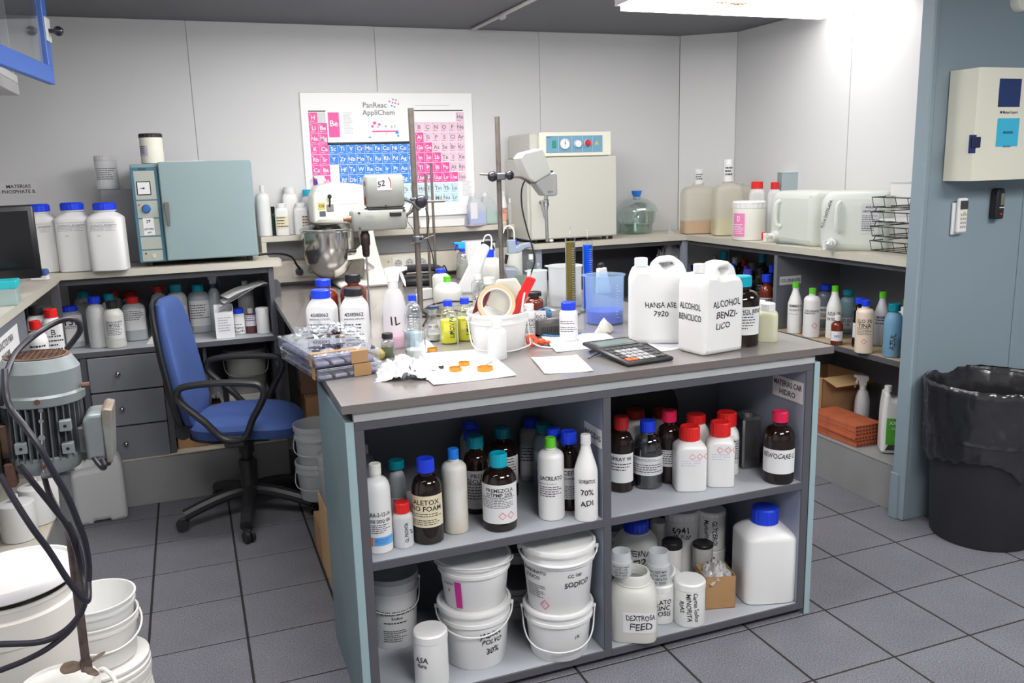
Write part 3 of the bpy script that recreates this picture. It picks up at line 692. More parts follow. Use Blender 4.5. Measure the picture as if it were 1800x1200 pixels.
# ================================================================ island, lower right bay (z = ZB)
g3 = 'containers in the island lower right bay'
t, r, h = bottle('plastic_jar', 'squat translucent wide-mouth jar labelled DEXTROSA FEED', (1113, 1134, 82, 1002), ZB, 'wide', NATY, None, cw=0, group=g3, cat='jar', n=4, sh=.58, hollow=True,
    lab=(.18, .50, .75, [('DEXTROSA', .42), ('FEED', .42)], {'hand': True, 'rot': 6}))
MB().lathe([(r*.64, h*.86), (r*.70, h*.87), (r*.70, h*.97), (r*.66, h), (r*.60, h), (r*.60, h*.90)], 36).build('rim', NATY, t)
MB().box(-r*.85, r*.85, -r*.8, r*.8, .005, h*.45, .01).build('powder', mat('white_powder', (.78, .77, .72), .8), t)
J1 = t
def cup(name, label, cx, by, w_, ty, z, Y, lines):
    c, r, h, rz = place(cx, None, w_, ty, z, Y)
    t = thing(name, label, 'cup', c, rz, 'small upturned cups in the lower right bay')
    MB().loft([(0, r*.93, r*.93, 2), (.004, r*.97, r*.97, 2), (h*.5, r, r, 2), (h*.6, r, r, 2), (h*.64, r*.88, r*.88, 2), (h, r*.86, r*.86, 2)], 32, top=False).build('body', FRO, t)
    MB().lathe([(r*.86, h), (r*.80, h), (r*.80, h*.62)], 32).build('rim', FRO, t)
    write(t, Round(r), [(s, 0, h*(.46-.115*i), h*.075, {'maxw': r*1.6}) for i, s in enumerate(lines)])
c0 = J1.location
cup('plastic_cup', 'small frosted cup printed REST MAX on top of the DEXTROSA jar', 1092, 1022, 38, 967, ZB+h+.002, c0.y-.005, ['AVG REST MAX', 'LOTE 1099', 'REF 0876753', 'ENV: 2020'])
t, r, h = bottle('plastic_jar', 'white jar with screw lid handwritten ZINC beside the DEXTROSA jar', (1161, 1098, 47, 1020), ZB, 'jar', W, W, ch=14, group=g3, cat='jar', lab=(.2, .7, .9, [('GLATO', .3), ('ZINC', .3), ('DOSIS', .3)], {'mat': None, 'hand': True, 'u': .1}))
cup('plastic_cup', 'small frosted cup printed REST MAX on top of the ZINC jar', 1157, 1023, 40, 967, ZB+h+.002, t.location.y-.004, ['AVG REST MAX', 'LOTE 1099', 'REF 0876753', 'ENV: 2020'])
bottle('plastic_jar', 'white jar with flat lid handwritten MINORITA sideways, front of the lower right bay', (1211, 1104, 54, 1016), ZB, 'jar', W, W, ch=14, group=g3, cat='jar', ribs=False,
    lab=(.1, .85, .95, [('RIAS', .25), ('MINORITA', .3), ('', .1), ('Carmin Sodico', .22)], {'mat': None, 'hand': True, 'trot': -90}))
bottle('plastic_jug', 'tall translucent jug handwritten SIPERNAT 22 with blue lid touching the shelf above', (1118, None, 74, 912), ZB, 'square', NATY, BLUE, Y=2.40, cw=44, ch=16, group=g3, cat='jug', n=5,
    lab=(.42, .72, .8, [('SIPERNAT', .4), ('22', .45)], {'mat': None, 'hand': True, 'u': .15}))
bottle('plastic_jug', 'shaded translucent jug at the far left of the lower right bay', (1081, None, 28, 938), ZB, 'wide', NATY, W, Y=2.53, group=g3, cat='jug')
bottle('plastic_tub', 'white tub with dark brush mark behind the SIPERNAT jug', (1158, None, 30, 915), ZB, 'jar', W, W, Y=2.52, group=g3, cat='tub')
bottle('plastic_tub', 'tall white tub handwritten 6941 at the back of the lower right bay', (1198, None, 58, 893), ZB, 'jar', W, W, Y=2.47, group=g3, cat='tub', lab=(.55, .9, .8, [('', .2), ('6941', .35), ('10-7-20', .22)], {'mat': None, 'hand': True}))
t, r, h = bottle('plastic_tub', 'white tub under the one with sideways writing', (1250, None, 46, 959), ZB, 'jar', W, W, Y=2.42, group=g3, cat='tub', lab=(.2, .8, .8, [('BOD', 1)], {'mat': None, 'hand': True, 'trot': -90}))
bottle('plastic_tub', 'white tub with sideways writing, stacked near the back upright', (1250, None, 48, 893), ZB+h+.001, 'jar', W, W, Y=2.42, group=g3, cat='tub', lab=(.1, .85, .8, [('Monoestearil', .5), ('GLYCEROL', .4)], {'mat': None, 'hand': True, 'trot': -90}))
bottle('plastic_tub', 'grey shaded tub beside the stacked white tubs', (1281, None, 30, 893), ZB, 'jar', mat('dull_shaded_white', (.35, .34, .36), .4), MATS['dull_shaded_white'], Y=2.53, group=g3, cat='tub')
c, r, h, rz = place(1256, 1067, 44, 1001, ZB)
t = thing('cardboard_box', 'small open cardboard box filled with plastic bags in the lower right bay', 'box', c, rz+.35, g3)
m_ = MB(); bw = .052
for a in (0, 1, 2, 3):
    m_.box(-bw, bw, -bw, -bw+.003, 0, h, 0, Matrix.Rotation(a*PI/2, 4, 'Z'))
m_.box(-bw, bw, -bw, bw, 0, .003); m_.build('walls', CARD, t, smooth=0)
def crumple(mb, sx, sy, sz, n=22, seed=1, f=3.5, drop=.2):
    rnd = random.Random(seed); o = Vector((rnd.random()*50, rnd.random()*50, 0)); vs = []; fs = []
    for j in range(n):
        for i in range(n):
            u = i/(n-1)*2-1; v = j/(n-1)*2-1; e = max(0, 1-(u*u+v*v)*.5)
            nn = noise.noise(Vector((u*f, v*f, 0))+o); n2 = noise.noise(Vector((u*f*2.3, v*f*2.3, 5))+o)
            z = sz*(e*(.55+abs(nn)*1.0+abs(n2)*.5)-drop*(1-e)); vs.append((sx*(u+n2*.12+nn*.08), sy*(v+nn*.15), max(.001, z)))
    for j in range(n-1):
        for i in range(n-1): a = j*n+i; fs.append((a, a+1, a+n+1, a+n))
    return mb.add(vs, fs)
solo(crumple(MB(), .05, .05, .05, 18, 3), 'plastic_bag', mat('cloudy_film', (.45, .45, .45), .25), 'crumpled clear plastic bag bulging from the small cardboard box', 'bag', loc=(c.x, c.y, ZB+h*.8))
bottle('plastic_jar', 'jar with black lid standing in the small cardboard box', (1235, None, 35, 953), ZB+.06, 'jar', mat('cloudy_film2', (.5, .5, .5), .3), BLACK, Y=2.36, ch=None, group=g3, cat='jar')
bottle('plastic_jar', 'jar with black lid behind the REST MAX cups', (1181, None, 35, 949), ZB, 'jar', W, BLACK, Y=2.36, group=g3, cat='jar')
c = aty(1197, 1012, 2.30)
t = thing('plastic_jar', 'tilted white jar with white cap leaning behind the MINORITA jar', 'jar', (c.x+.012, c.y, ZB+.035), 0, g3); t.rotation_euler = (0, -.75, .2)
MB().loft([(0, .03, .03, 2), (.08, .03, .03, 2), (.09, .024, .024, 2)], 28).build('body', W, t); MB().loft([(.004, .0305, .0305, 2), (.076, .0305, .0305, 2)], 28, False, False).build('paper_label', mat('blue_grey_label', (.30, .33, .38), .5), t)
cap_mesh(.082, .11, .028).build('cap', W, t)
bottle('plastic_jug', 'big white square jug with blue cap at the right end of the lower bay', (1339, 1065, 94, 889), ZB, 'square', W, BLUE, cw=46, ch=29, group=g3, cat='jug', n=5, sh=.72, rot=22)
MB_ = None
# ================================================================ buckets
def bucket(name, label, cx, by, w_, ty, z, Y=None, mt=W, lid=True, lines=None, handle='front', group=None, rot=0, h=None, inside=None, ang=70, taper=.86, hook=True, lidm=None):
    c, r, hh, rz = place(cx, by, w_*taper if by else w_, ty, z, Y)
    if by: r = r/taper
    h = h or hh
    t = thing(name, label, 'bucket', c, rz+math.radians(rot), group); t['category'] = 'bucket'
    rb = r*taper*.95
    body = [(rb*.97, 0), (rb, .004), (r*.93, h*.74), (r*.985, h*.745), (r*.985, h*.80), (r*.945, h*.805), (r*.95, h*.90), (r*.99, h*.905), (r*.99, h*.935)]
    if not lid: body += [(r, h*.94), (r, h), (r*.955, h), (r*.93, h*.9), (rb*.95, .01), (1e-4, .01)]
    MB().lathe(body, 44, bot=True).build('body', mt, t)
    if lid:
        MB().lathe([(r*.985, h*.925), (r*1.01, h*.93), (r*1.01, h*.975), (r*.995, h*.995), (r*.96, h), (r*.93, h), (r*.91, h*.975), (1e-4, h*.972)], 44).build('lid', lidm or mt, t)
    if handle:
        a = math.radians(ang); zt = h*.87; hp = []
        for i in range(13):
            q = -PI+PI*i/12; x = math.cos(q)*r*1.04; s = math.sin(q)
            hp.append((x, s*math.cos(a)*r*1.03*1.0, zt+s*math.sin(a)*r*1.0))
        k = [(x, min(y, 0) if abs(x) > r*.9 else y, zz) for x, y, zz in hp]
        # push outwards so that the bail stays outside the wall
        k2 = []
        for x, y, zz in k:
            l = math.hypot(x, y); f = max(1, r*1.02/l) if l > 1e-6 else 1
            k2.append((x*f, y*f, zz))
        MB().tube(k2, r*.022, 8, 3).build('handle', mt, t)
        for s in (-1, 1): MB().cyl((s*r*.97, 0, zt), (s*r*1.07, 0, zt), r*.06, seg=10).build('handle_lug', mt, t)
    if lines:
        S = Round(r*.93, rot=math.radians(lines.get('rot', 0)), fn=lambda zz: 1-(1-rb/(r*.93))*max(0, 1-zz/(h*.74)))
        mb = MB()
        for s, u, zz, hh2 in lines['t']:
            if s[0] == '~': fine(mb, S, (u-.5)*r, (u+.5)*r, zz*h, int(s[1:]), hh2*h, .0012)
            else: letters(mb, S, s, u*r, zz*h, hh2*h, hand=lines.get('hand', True), lift=.0014)
        mb.build('lettering', lines.get('ink', INK), t, smooth=0)
    return t, r, h, c
g4 = 'white lidded buckets in the island lower left bay'
t, r, h, c = bucket('plastic_bucket', 'shaded bucket printed TRIPOLIFOSFATO at the far left of the lower left bay', 697, 1143, 90, 1000, ZB, mt=W, group=g4, lidm=mat('grey_white_lid', (.48, .48, .50), .4),
   lines={'hand': False, 't': [('TRIPOLIFOSFATO', .05, .53, .055), ('Sodico', .1, .46, .04), ('~1', .05, .40, .05), ('~6', .0, .28, .03)]}, rot=0)
bottle('plastic_jar', 'white jar with flat round lid standing at the front of the lower left bay', (761, 1215, 60, 1104), ZB, 'jar', W, W, ch=16, group=None, cat='jar', ribs=False, lab=(.35, .65, .9, [('ASA', .4), ('dura', .3)], {'mat': None, 'hand': True, 'u': -.6}))
t, r, h, c = bucket('plastic_bucket', 'white bucket handwritten JABON POLVO 30% under the pink-striped bucket', 838, 1180, 128, 1047, ZB, group=g4,
   lines={'t': [('JABON', .45, .60, .085), ('POLVO', .48, .48, .08), ('30%', .5, .32, .10)]}, ang=25, rot=0)
h1 = h
t, r, h, c = bucket('plastic_bucket', 'white bucket with a pink stripe, stacked at the middle of the lower left bay', 834, None, 129, 970, ZB+h1*.975, Y=c.y, group=g4, handle='front', ang=-10,
   lines={'t': [('LAURICO', -.82, .58, .05), ('P', -.8, .42, .08)], 'rot': 0})
S = Round(r*.93, fn=lambda zz: 1-.10*max(0, 1-zz/(h*.74)))
patch(MB(), S, -r*.58, -r*.38, h*.08, h*.66, .001, 4, 6).build('pink_stripe', mat('magenta', (.55, .02, .28), .5), t)
t, r, h, c = bucket('plastic_bucket', 'white bucket with hanging bail under the one marked SODICO', 983, 1166, 122, 1052, ZB, group=g4, ang=62, lines={'t': [('1%', .55, .5, .07)]})
h1 = h
t, r, h, c = bucket('plastic_bucket', 'white bucket handwritten SODICO, upper of the right stack under the shelf', 981, None, 131, 944, ZB+h1*.975, Y=c.y-.0, group=g4, ang=8,
   lines={'t': [('CC 100', .45, .62, .05), ('SODICO', .55, .48, .08)]})
S = Round(r*.93, fn=lambda zz: 1-.10*max(0, 1-zz/(h*.74))); mb = MB(); letters(mb, S, 'CARBONATO', -r*.72, h*.66, h*.05); letters(mb, S, 'SODICO', -r*.78, h*.57, h*.055); fine(mb, S, -r*1.0, -r*.35, h*.45, 7, h*.03); mb.build('lettering', INK, t, smooth=0)
mb = MB(); diamond(mb, S, -r*.40, h*.16, h*.08, .002); mb.build('hazard_diamond', INKR, t, smooth=0)
bucket('plastic_bucket', 'dark shaded bucket between the two stacks at the back', 905, None, 104, 1012, ZB, Y=2.46, mt=mat('dull_shaded_white', (0, 0, 0)), group=g4, handle=None, lines={'hand': False, 't': [('STEA', 0, .6, .06), ('CLORU', .1, .45, .05)]})  # white bucket, its shade is put into the grey body colour
bucket('plastic_bucket', 'shaded upper bucket behind the two stacks', 908, None, 100, 950, ZB+.192, Y=2.46, mt=MATS['dull_shaded_white'], group=g4, handle=None)
# ================================================================ jugs of the worktop front (z = ZI)
gi = 'plastic containers on the island worktop'
big = [('', .05), ('4508062', .13), ('SPRPLENGLGL METIL ESTE', .12), ('', .08), ('~6', .55)]
bottle('plastic_bottle', 'white square bottle with blue cap and typed label, at the left of the worktop', (571, 616, 51, 508), ZI, 'square', NAT, BLUE, cw=33, ch=15, group=gi, lab=(.12, .70, .82, big, {}), rot=-12)
bottle('plastic_bottle', 'white square bottle with black cap and typed label, at the left of the worktop', (628, 618, 49, 505), ZI, 'square', NAT, BLACK, cw=33, ch=14, group=gi, lab=(.12, .70, .82, big, {}), rot=-4)
bottle('glass_bottle', 'amber bottle with blue cap right behind the blue-capped square bottle', (570, None, 50, 490), ZI, 'amber', AMBR, BLUE, Y=3.28, cw=27, ch=18, group=gi)
bottle('glass_bottle', 'amber bottle with tall black cap behind the black-capped square bottle', (622, None, 46, 481), ZI, 'amber', AMBR, BLACK, Y=3.24, cw=27, ch=20, group=gi)
def spray(name, label, px, z, body, head, Y=None, trig=None, liquid=None, lab=None, group=None, face=-1, headw=1.0, cat='spray bottle', sh=.62):
    cx, by, w_, ty = px; c, r, h, rz = place(cx, by, w_, ty, z, Y)
    t = thing(name, label, cat, c, rz, group); hb = h*.80; trig = trig or head
    prof = [(0, r*.94, r*.94, 2), (.004, r, r, 2), (sh*hb, r, r, 2)]
    for i in range(1, 8): q = i/7; prof.append((hb*(sh+(.93-sh)*q), r*(.36+.64*math.sqrt(max(0, 1-q*q))*.75+.64*.25*(1-q)), 0, 2))
    prof = [(a, b, b, 2) for a, b, *_ in prof]+[(hb, r*.34, r*.34, 2)]
    MB().loft(prof, 32, True, True).build('body', body, t)
    if liquid:
        lv, lm = liquid; ss = [(a+.002, b*.98, b*.98, 2) for a, b, *_ in prof if a < lv*h]
        rr = ss[-1][1]; ss.append((lv*h, rr, rr, 2)); MB().loft(ss, 32).build('liquid', lm, t)
    cap_mesh(hb*.93, hb*1.02, r*.44, True, 30).build('collar', trig, t)
    f = face; w2 = r*1.15*headw; H = h-hb
    pts = [(-.45*w2*f, hb*1.02), (-.40*w2*f, hb+H*.45), (-.62*w2*f, hb+H*.55), (-.60*w2*f, hb+H*.92), (-.2*w2*f, h), (1.0*w2*f, h), (1.02*w2*f, hb+H*.80), (.55*w2*f, hb+H*.66), (.42*w2*f, hb*1.02)]
    if f < 0: pts = pts[::-1]
    v, fc = profile(rounded(pts, .004, 2), [], r*.72, .003); MB().add(v, fc).build('spray_head', head, t)
    tp = [(.50*w2*f, hb+H*.68), (.72*w2*f, hb+H*.70), (.95*w2*f, hb+H*.10), (.98*w2*f, hb-H*.25), (.86*w2*f, hb-H*.18), (.62*w2*f, hb+H*.3)]
    if f < 0: tp = tp[::-1]
    v, fc = profile(tp, [], r*.34, .0015); MB().add(v, fc).build('trigger', trig, t)
    MB().cyl((1.0*w2*f, 0, hb+H*.88), (1.12*w2*f, 0, hb+H*.88), r*.16, seg=12).build('nozzle', trig, t)
    if lab: do_label(t, r, r, 2, h, *lab[:4], lab[4] if len(lab) > 4 else {})
    return t, r, h
spray('spray_bottle', 'white trigger spray bottle handwritten 1L with pink liquid near its base', (697, 613, 40, 469), ZI, frost('spray_plastic', (.88, .88, .90), .62), W, liquid=(.15, mat('pink_liquid', (.85, .30, .52), .3)), face=1, group=gi,
    lab=(.30, .44, .9, [('1L  I', 1)], {'mat': None, 'hand': True, 'u': .35}))
PET = clear('pet_plastic', (.90, .92, .94), .3)
t, r, h = bottle('water_bottle', 'clear crushed water bottle with blue cap between spray bottle and flask', (729, 612, 31, 518), ZI, 'round', PET, BLUE, cw=15, ch=10, sh=.58, ribs=True, liquid=(.28, mat('pale_water', (.55, .68, .78), .1)))
for k in range(4): MB().lathe([(r*1.0, h*(.46+.05*k)), (r*1.03, h*(.47+.05*k)), (r*1.0, h*(.48+.05*k))], 24).build('rib', PET, t)
def beaker(name, label, px, z, mt, liquid=None, Y=None, group=None, spout=True, cat='beaker', thick=.97, grads=None):
    cx, by, w_, ty = px; c, r, h, rz = place(cx, by, w_, ty, z, Y); t = thing(name, label, cat, c, rz, group); rb = r*.93
    fn = (lambda x, y, zz, a, i: (x*1.13, y, zz) if (zz > h*.97 and abs(a-PI) < .25) else (x, y, zz)) if spout else None
    MB().lathe([(rb*.96, 0), (rb, .003), (r*.97, h*.96), (r*1.04, h*.985), (r*1.04, h), (r*.99, h), (r*thick*.96, h*.95), (rb*thick, .005), (1e-4, .005)], 40, bot=True, fn=fn).build('body', mt, t)
    if liquid: lv, lm = liquid; k = rb+(r*.97-rb)*lv; MB().lathe([(rb*.93, .006), (k*.93, lv*h), (1e-4, lv*h)], 40, bot=True).build('liquid', lm, t)
    if grads:
        S = Round(r*.97, rot=math.radians(grads), fn=lambda zz: (rb+(r*.97-rb)*zz/h)/(r*.97)); mb = MB()
        for k in range(12): patch(mb, S, 0, r*(.28 if k % 3 == 0 else .16), h*(.15+.06*k), h*(.153+.06*k)+.0006, .001, 3)
        mb.build('graduation_marks', WHITEINK, t, smooth=0)
    return t, r, h
beaker('glass_beaker', 'small glass beaker with a little water on the white sheet at left', (731.5, 637, 39, 580), ZI, GLASS, (.38, mat('cloudy_water', (.50, .50, .46), .15)))
bottle('glass_jar', 'tiny glass jar with black lid and greenish liquid beside the spray bottle', (683, 629, 24, 585), ZI, 'square', GLG, BLACK, cw=19.5, ch=9.5, cat='jar', n=4, liquid=(.45, mat('green_brown', (.12, .13, .05), .2)))
# conical flask
c, r, h, rz = place(763, 601, 26, 543, ZI); t = thing('measuring_flask', 'small glass flask with flared neck and handwritten tag', 'flask', c, rz)
MB().lathe([(r*.95, 0), (r, .004), (r*.98, h*.30), (r*.55, h*.55), (r*.5, h*.85), (r*.62, h), (r*.58, h), (r*.44, h*.84)], 30, bot=True).build('body', GLASS, t)
MB().lathe([(r*.88, .004), (r*.9, h*.22), (1e-4, h*.22)], 30, bot=True).build('liquid', MATS['cloudy_water'], t)
S = Round(r*.8); o = patch(MB(), S, -r*.75, r*.75, h*.38, h*.56, .0006).build('paper_label', PAPER, t); write(o, S, [('NP/ 170A', 0, h*.47, h*.07, {'maxw': r*1.4})])
YL = mat('yellow_liquid', (.80, .78, .01), .1)
for cx, by, w_, ty, lb in ((790, 605, 29, 527, 'nearer and left of the two glass bottles of yellow liquid with blue caps'), (819, 600, 27, 523, 'farther and right of the two glass bottles of yellow liquid with blue caps')):
    t, r, h = bottle('glass_bottle', lb, (cx, by, w_, ty), ZI, 'amber', GLASS, BLUE, cw=16, ch=10.5, n=4, ry=1, sh=.55, liquid=(.54, YL), group='bottles of yellow liquid',
        lab=(.12, .66, .8, [('LIMON PA', .3)], {'mat': None, 'hand': True, 'trot': 90, 'u': .35}))
    S = Round(r, r, 4); patch(MB(), S, -r*.55, r*.5, h*.30, h*.48, .0008).build('paper_label', mat('yellow_label', (.85, .80, .08), .4), t)
# bucket with tape and tools
t, r, h, c = bucket('plastic_bucket', 'small open white bucket holding a tape roll on the worktop', 877, 622, 108, 546, ZI, mt=W, lid=False, ang=78, rot=20, taper=.84); BK = (c, r, h)
ct = atd(872, 534, (c-CAM).dot(FWD)-.01)
tr = thing('tape_roll', 'roll of cream masking tape standing in the open white bucket', 'tape roll', ct); tr.rotation_euler = (math.radians(72), 0, YAW*-.6)
MB().lathe([(.062, -.016), (.062, .016), (.050, .016), (.050, -.016), (.062, -.016)], 40).build('tape', mat('masking_tape', (.58, .46, .28), .5), tr)
MB().lathe([(.050, -.0162), (.050, .0162), (.046, .0162), (.046, -.0162), (.050, -.0162)], 40).build('core', mat('card_core', (.72, .70, .66), .6), tr)
v, f = profile(rounded([(-.04, -.05), (.04, -.05), (.045, .03), (0, .06), (-.045, .03)], .006), [], .012, .004)
q = atd(890, 520, (c-CAM).dot(FWD)+.02); o = solo(MB().add(v, f), 'filter_holder', mat('translucent_cream', (.72, .70, .62), .4), 'pale square plastic scoop standing in the open white bucket', 'scoop', loc=q); o.rotation_euler = (.3, .5, -.3); o.scale = (1.2, 1.2, 1.2)
v, f = profile(rounded([(-.012, -.08), (.012, -.08), (.020, .02), (.026, .075), (-.006, .075), (-.014, .02)], .008), [], .010, .004)
q = atd(916, 522, (c-CAM).dot(FWD)+.01); o = solo(MB().add(v, f), 'scraper', mat('red_plastic', (.75, .02, .02), .35), 'red plastic spatula leaning in the open white bucket', 'spatula', loc=q); o.rotation_euler = (.1, .38, -.3)
dp = (c-CAM).dot(FWD)
solo(MB().tube([atd(917, 548, dp-.02), atd(921, 520, dp), atd(929, 488, dp+.02)], .0035, 8).tube([atd(929, 488, dp+.02), atd(931, 478, dp+.02)], .005, 8), 'pipette', W, 'thin white pipette leaning on the open bucket beside the red spatula', 'pipette')
v, f = profile(rounded([(-.045, -.02), (-.02, .045), (.025, .055), (.0, .0)], .01), [], .006, .002)
q = atd(852, 540, dp); o = solo(MB().add(v, f), 'maroon_disc', mat('maroon', (.16, .02, .02), .4), 'maroon rubber piece standing in the open white bucket', 'rubber piece', loc=q)
bottle('plastic_bottle', 'white label-printed bottle with white cap right of the open bucket', (931, 592, 24, 534), ZI, 'round', W, W, cw=17, ch=11, sh=.78, group=gi, lab=(.08, .6, 1.1, [('AL FORT', .22), ('NOSE CO', .18), ('~4', .5)], {}))
t, r, h = bottle('glass_bottle', 'squat brown bottle with black cap behind the open bucket', (940, None, 32, 512), ZI, 'amber', AMBR, BLACK, Y=2.98, cw=25, ch=20)
q = atd(947, 562, 2.98); tag_label('paper_tag', 'white paper tag handwritten TOC DC at the open bucket', (q.x, q.y-.02, q.z), -.3, .035, .07, ['TOC', 'DC 2', 'STIV', 'RI-4'], .011)
bottle('plastic_bottle', 'blank white bottle with white cap in front of the open bucket', (874.5, 633.5, 34, 562), ZI, 'round', NAT, W, cw=19, ch=14, sh=.70, group=gi)
bottle('plastic_bottle', 'white bottle with blue cap on the printed sheet', (1000, 600.5, 32, 530), ZI, 'wide', W, BLUE, cw=26, ch=14, n=3, sh=.72, group=gi, lab=(.15, .66, 1.1, [('', .2), ('~2', .2), ('', .1), ('~3', .3)], {}))
BLUEW = mat('deep_blue_liquid', (.01, .015, .75), .1)
beaker('plastic_beaker', 'blue-tinted plastic beaker with blue liquid at the bottom', (1063, 573, 70, 482), ZI, FROB, (.27, BLUEW), grads=35)
beaker('plastic_beaker', 'large frosted beaker with grey-brown liquid behind the measuring cylinders', (994, 541, 60, 466), ZI, FRO, (.30, mat('grey_brown', (.22, .17, .14), .3)))
beaker('plastic_beaker', 'low frosted beaker left of the large grey-brown one', (945, 538, 36, 475), ZI, FRO, (.4, mat('cream_liquid', (.6, .62, .5), .3)))
def cylinder(name, label, px, mt, liq, lv, grp):
    cx, by, w_, ty = px; c, r, h, rz = place(cx, by, w_, ty, ZI); t = thing(name, label, 'measuring cylinder', c, rz, grp)
    MB().loft([(0, r*1.8, r*1.8, 6), (.008, r*1.8, r*1.8, 6), (.012, r*1.2, r*1.2, 4)], 24).build('foot', GLASS, t)
    MB().lathe([(r, .010), (r, h*.985), (r*1.15, h), (r*1.1, h), (r*.93, h*.98), (r*.93, .012)], 24).build('tube', THIN, t)
    MB().lathe([(r*.9, .013), (r*.9, h*lv), (1e-4, h*lv)], 24, bot=True).build('liquid', liq, t)
    S = Round(r, rot=.5); mb = MB()
    for k in range(26): patch(mb, S, -r*.2, r*(.35 if k % 5 else .6), h*(.12+.03*k), h*(.12+.03*k)+.0009, .0006, 2)
    mb.build('graduation_marks', WHITEINK, t, smooth=0)
cylinder('measuring_cylinder', 'glass measuring cylinder with murky yellow liquid', (1004, 553, 18, 418), GLASS, mat('murky_yellow', (.20, .15, .03), .15), .95, 'glass measuring cylinders')
cylinder('measuring_cylinder', 'glass measuring cylinder filled with bright blue liquid', (1034, 549, 18, 421), GLASS, mat('bright_blue_liquid', (.0, .09, .80), .1), .93, 'glass measuring cylinders')
for px, py in ((1004, 398), (1034, 405)):
    c_ = place(px if px < 1010 else 1034, 553 if px < 1010 else 549, 18, 418, ZI)[0]; top = place(px, 553 if px < 1010 else 549, 18, py, ZI)
    z0 = place(px, 553 if px < 1010 else 549, 18, 419, ZI)[2]+ZI; mb = MB()
    mb.cyl((c_.x, c_.y, z0-.03), (c_.x, c_.y, top[2]+ZI), .0022, seg=8)
    for k in range(3): mb.sphere((c_.x, c_.y, z0+.006+.012*k), .0048, 10, 6)
    solo(mb, 'glass_stirrer', GLASS, 'glass rod with beads standing out of the %s cylinder' % ('murky yellow' if px < 1010 else 'bright blue'), 'glass rod')
# jerrycans
def jerrycan(name, label, c, rz, L, D, H, mt, cap, capx=-.30, texts=(), side=(), face=1):
    t = thing(name, label, 'jerrycan', c, rz, 'white jerrycans on the worktop')
    zs = H*.70; x0, x1 = -L/2, L/2
    out = [(x0, 0), (x1, 0), (x1, H*.74), (x1-L*.08, H*.82), (x1-L*.25, H*.85), (x0+L*.42, H*.84), (x0+L*.35, H*.875), (x0+L*.08, H*.875), (x0, H*.76)]
    v, f = profile(rounded(out, [L*.09, L*.09, L*.08, L*.08, L*.06, L*.04, L*.03, L*.06, L*.08]), [], D, L*.095)
    MB().add(v, f).build('body', mt, t)
    hd = [(x0+L*.38, H*.76), (x0+L*.36, H*.90), (x0+L*.50, H*.985), (x1-L*.26, H), (x1-L*.08, H*.92), (x1-L*.0, H*.78), (x1-L*.02, H*.70), (x1-L*.18, H*.70), (x1-L*.3, H*.74)]
    hole = [(x0+L*.50, H*.925), (x1-L*.27, H*.935), (x1-L*.22, H*.90), (x0+L*.60, H*.845)]
    v, f = profile(rounded(hd, L*.07), [rounded(hole, L*.03)[::-1]], D*.50, L*.045)
    MB().add(v, f).build('handle', mt, t)
    cxp = x0+L*.21
    cap_mesh(H*.89, H*.98, L*.115, True, 36, (cxp, 0)).build('cap', cap, t)
    MB().lathe([(L*.09, H*.86), (L*.09, H*.885), (L*.115, H*.888), (L*.115, H*.893)], 30, Matrix.Translation((cxp, 0, 0))).build('neck_ring', mt, t)
    return t
c, r, h, rz = place(1154, 612, 104, 450, ZI); r *= .98
L = r*2*.98; D = L*.62
t = jerrycan('jerrycan', 'white jerrycan handwritten HANSA with pale blue cap, left of the pair', c+Vector((.01, D*.1, 0)), rz+.08, L, D, h, W, mat('pale_blue_cap', (.66, .72, .82), .4))
write(t, Flat(-D/2+.0004, L*.03), [('HANSA ASE', .0, h*.46, .017, {'hand': True, 'maxw': .10}), ('7920', 0, h*.36, .017, {'hand': True})])
c, r, h, rz = place(1257, 630, 104, 457, ZI)
L2, D2 = .165, .125
t = jerrycan('jerrycan', 'white jerrycan handwritten ALCOHOL BENCILICO, right of the pair', c+Vector((.0, .03, 0)), rz+math.radians(43), L2, D2, h*.985, W, W)
class Side:
    def __init__(s, x): s.x = x
    def at(s, u, z, lift): return (s.x-lift, -u, z)
write(t, Flat(-D2/2+.0003, L2*.05), [('ALCOHOL', 0, h*.55, .020, {'hand': True, 'maxw': .11}), ('BENZI-', 0, h*.43, .020, {'hand': True, 'maxw': .10}), ('LICO', -.015, h*.31, .018, {'hand': True})])
write(t, Side(-L2/2+.0003), [('ALCOHOL', 0, h*.52, .022, {'maxw': .095}), ('BENCILICO', 0, h*.40, .022, {'maxw': .10})])
bottle('glass_bottle', 'dark bottle with bright teal cap and BENZOL label behind the right jerrycan', (1302, 611, 60, 484), ZI, 'amber', AMB, TEALL, cw=32, ch=19, lab=(.18, .58, 1.3, [('ALCOHOL BENZ', .18, .25), ('~6', .6), ('', .1)], {}))
bottle('plastic_bottle', 'squat bottle of pale yellow liquid with white cap at the right end of the worktop', (1348, 602, 35, 532), ZI, 'wide', PALEY, W, cw=25, ch=14, n=4, sh=.70, group=gi)
bottle('plastic_bottle', 'little white-capped bottle tucked behind the pale yellow one', (1334, None, 26, 528), ZI, 'wide', NATY, W, Y=2.47, cw=22, ch=13, group=gi)
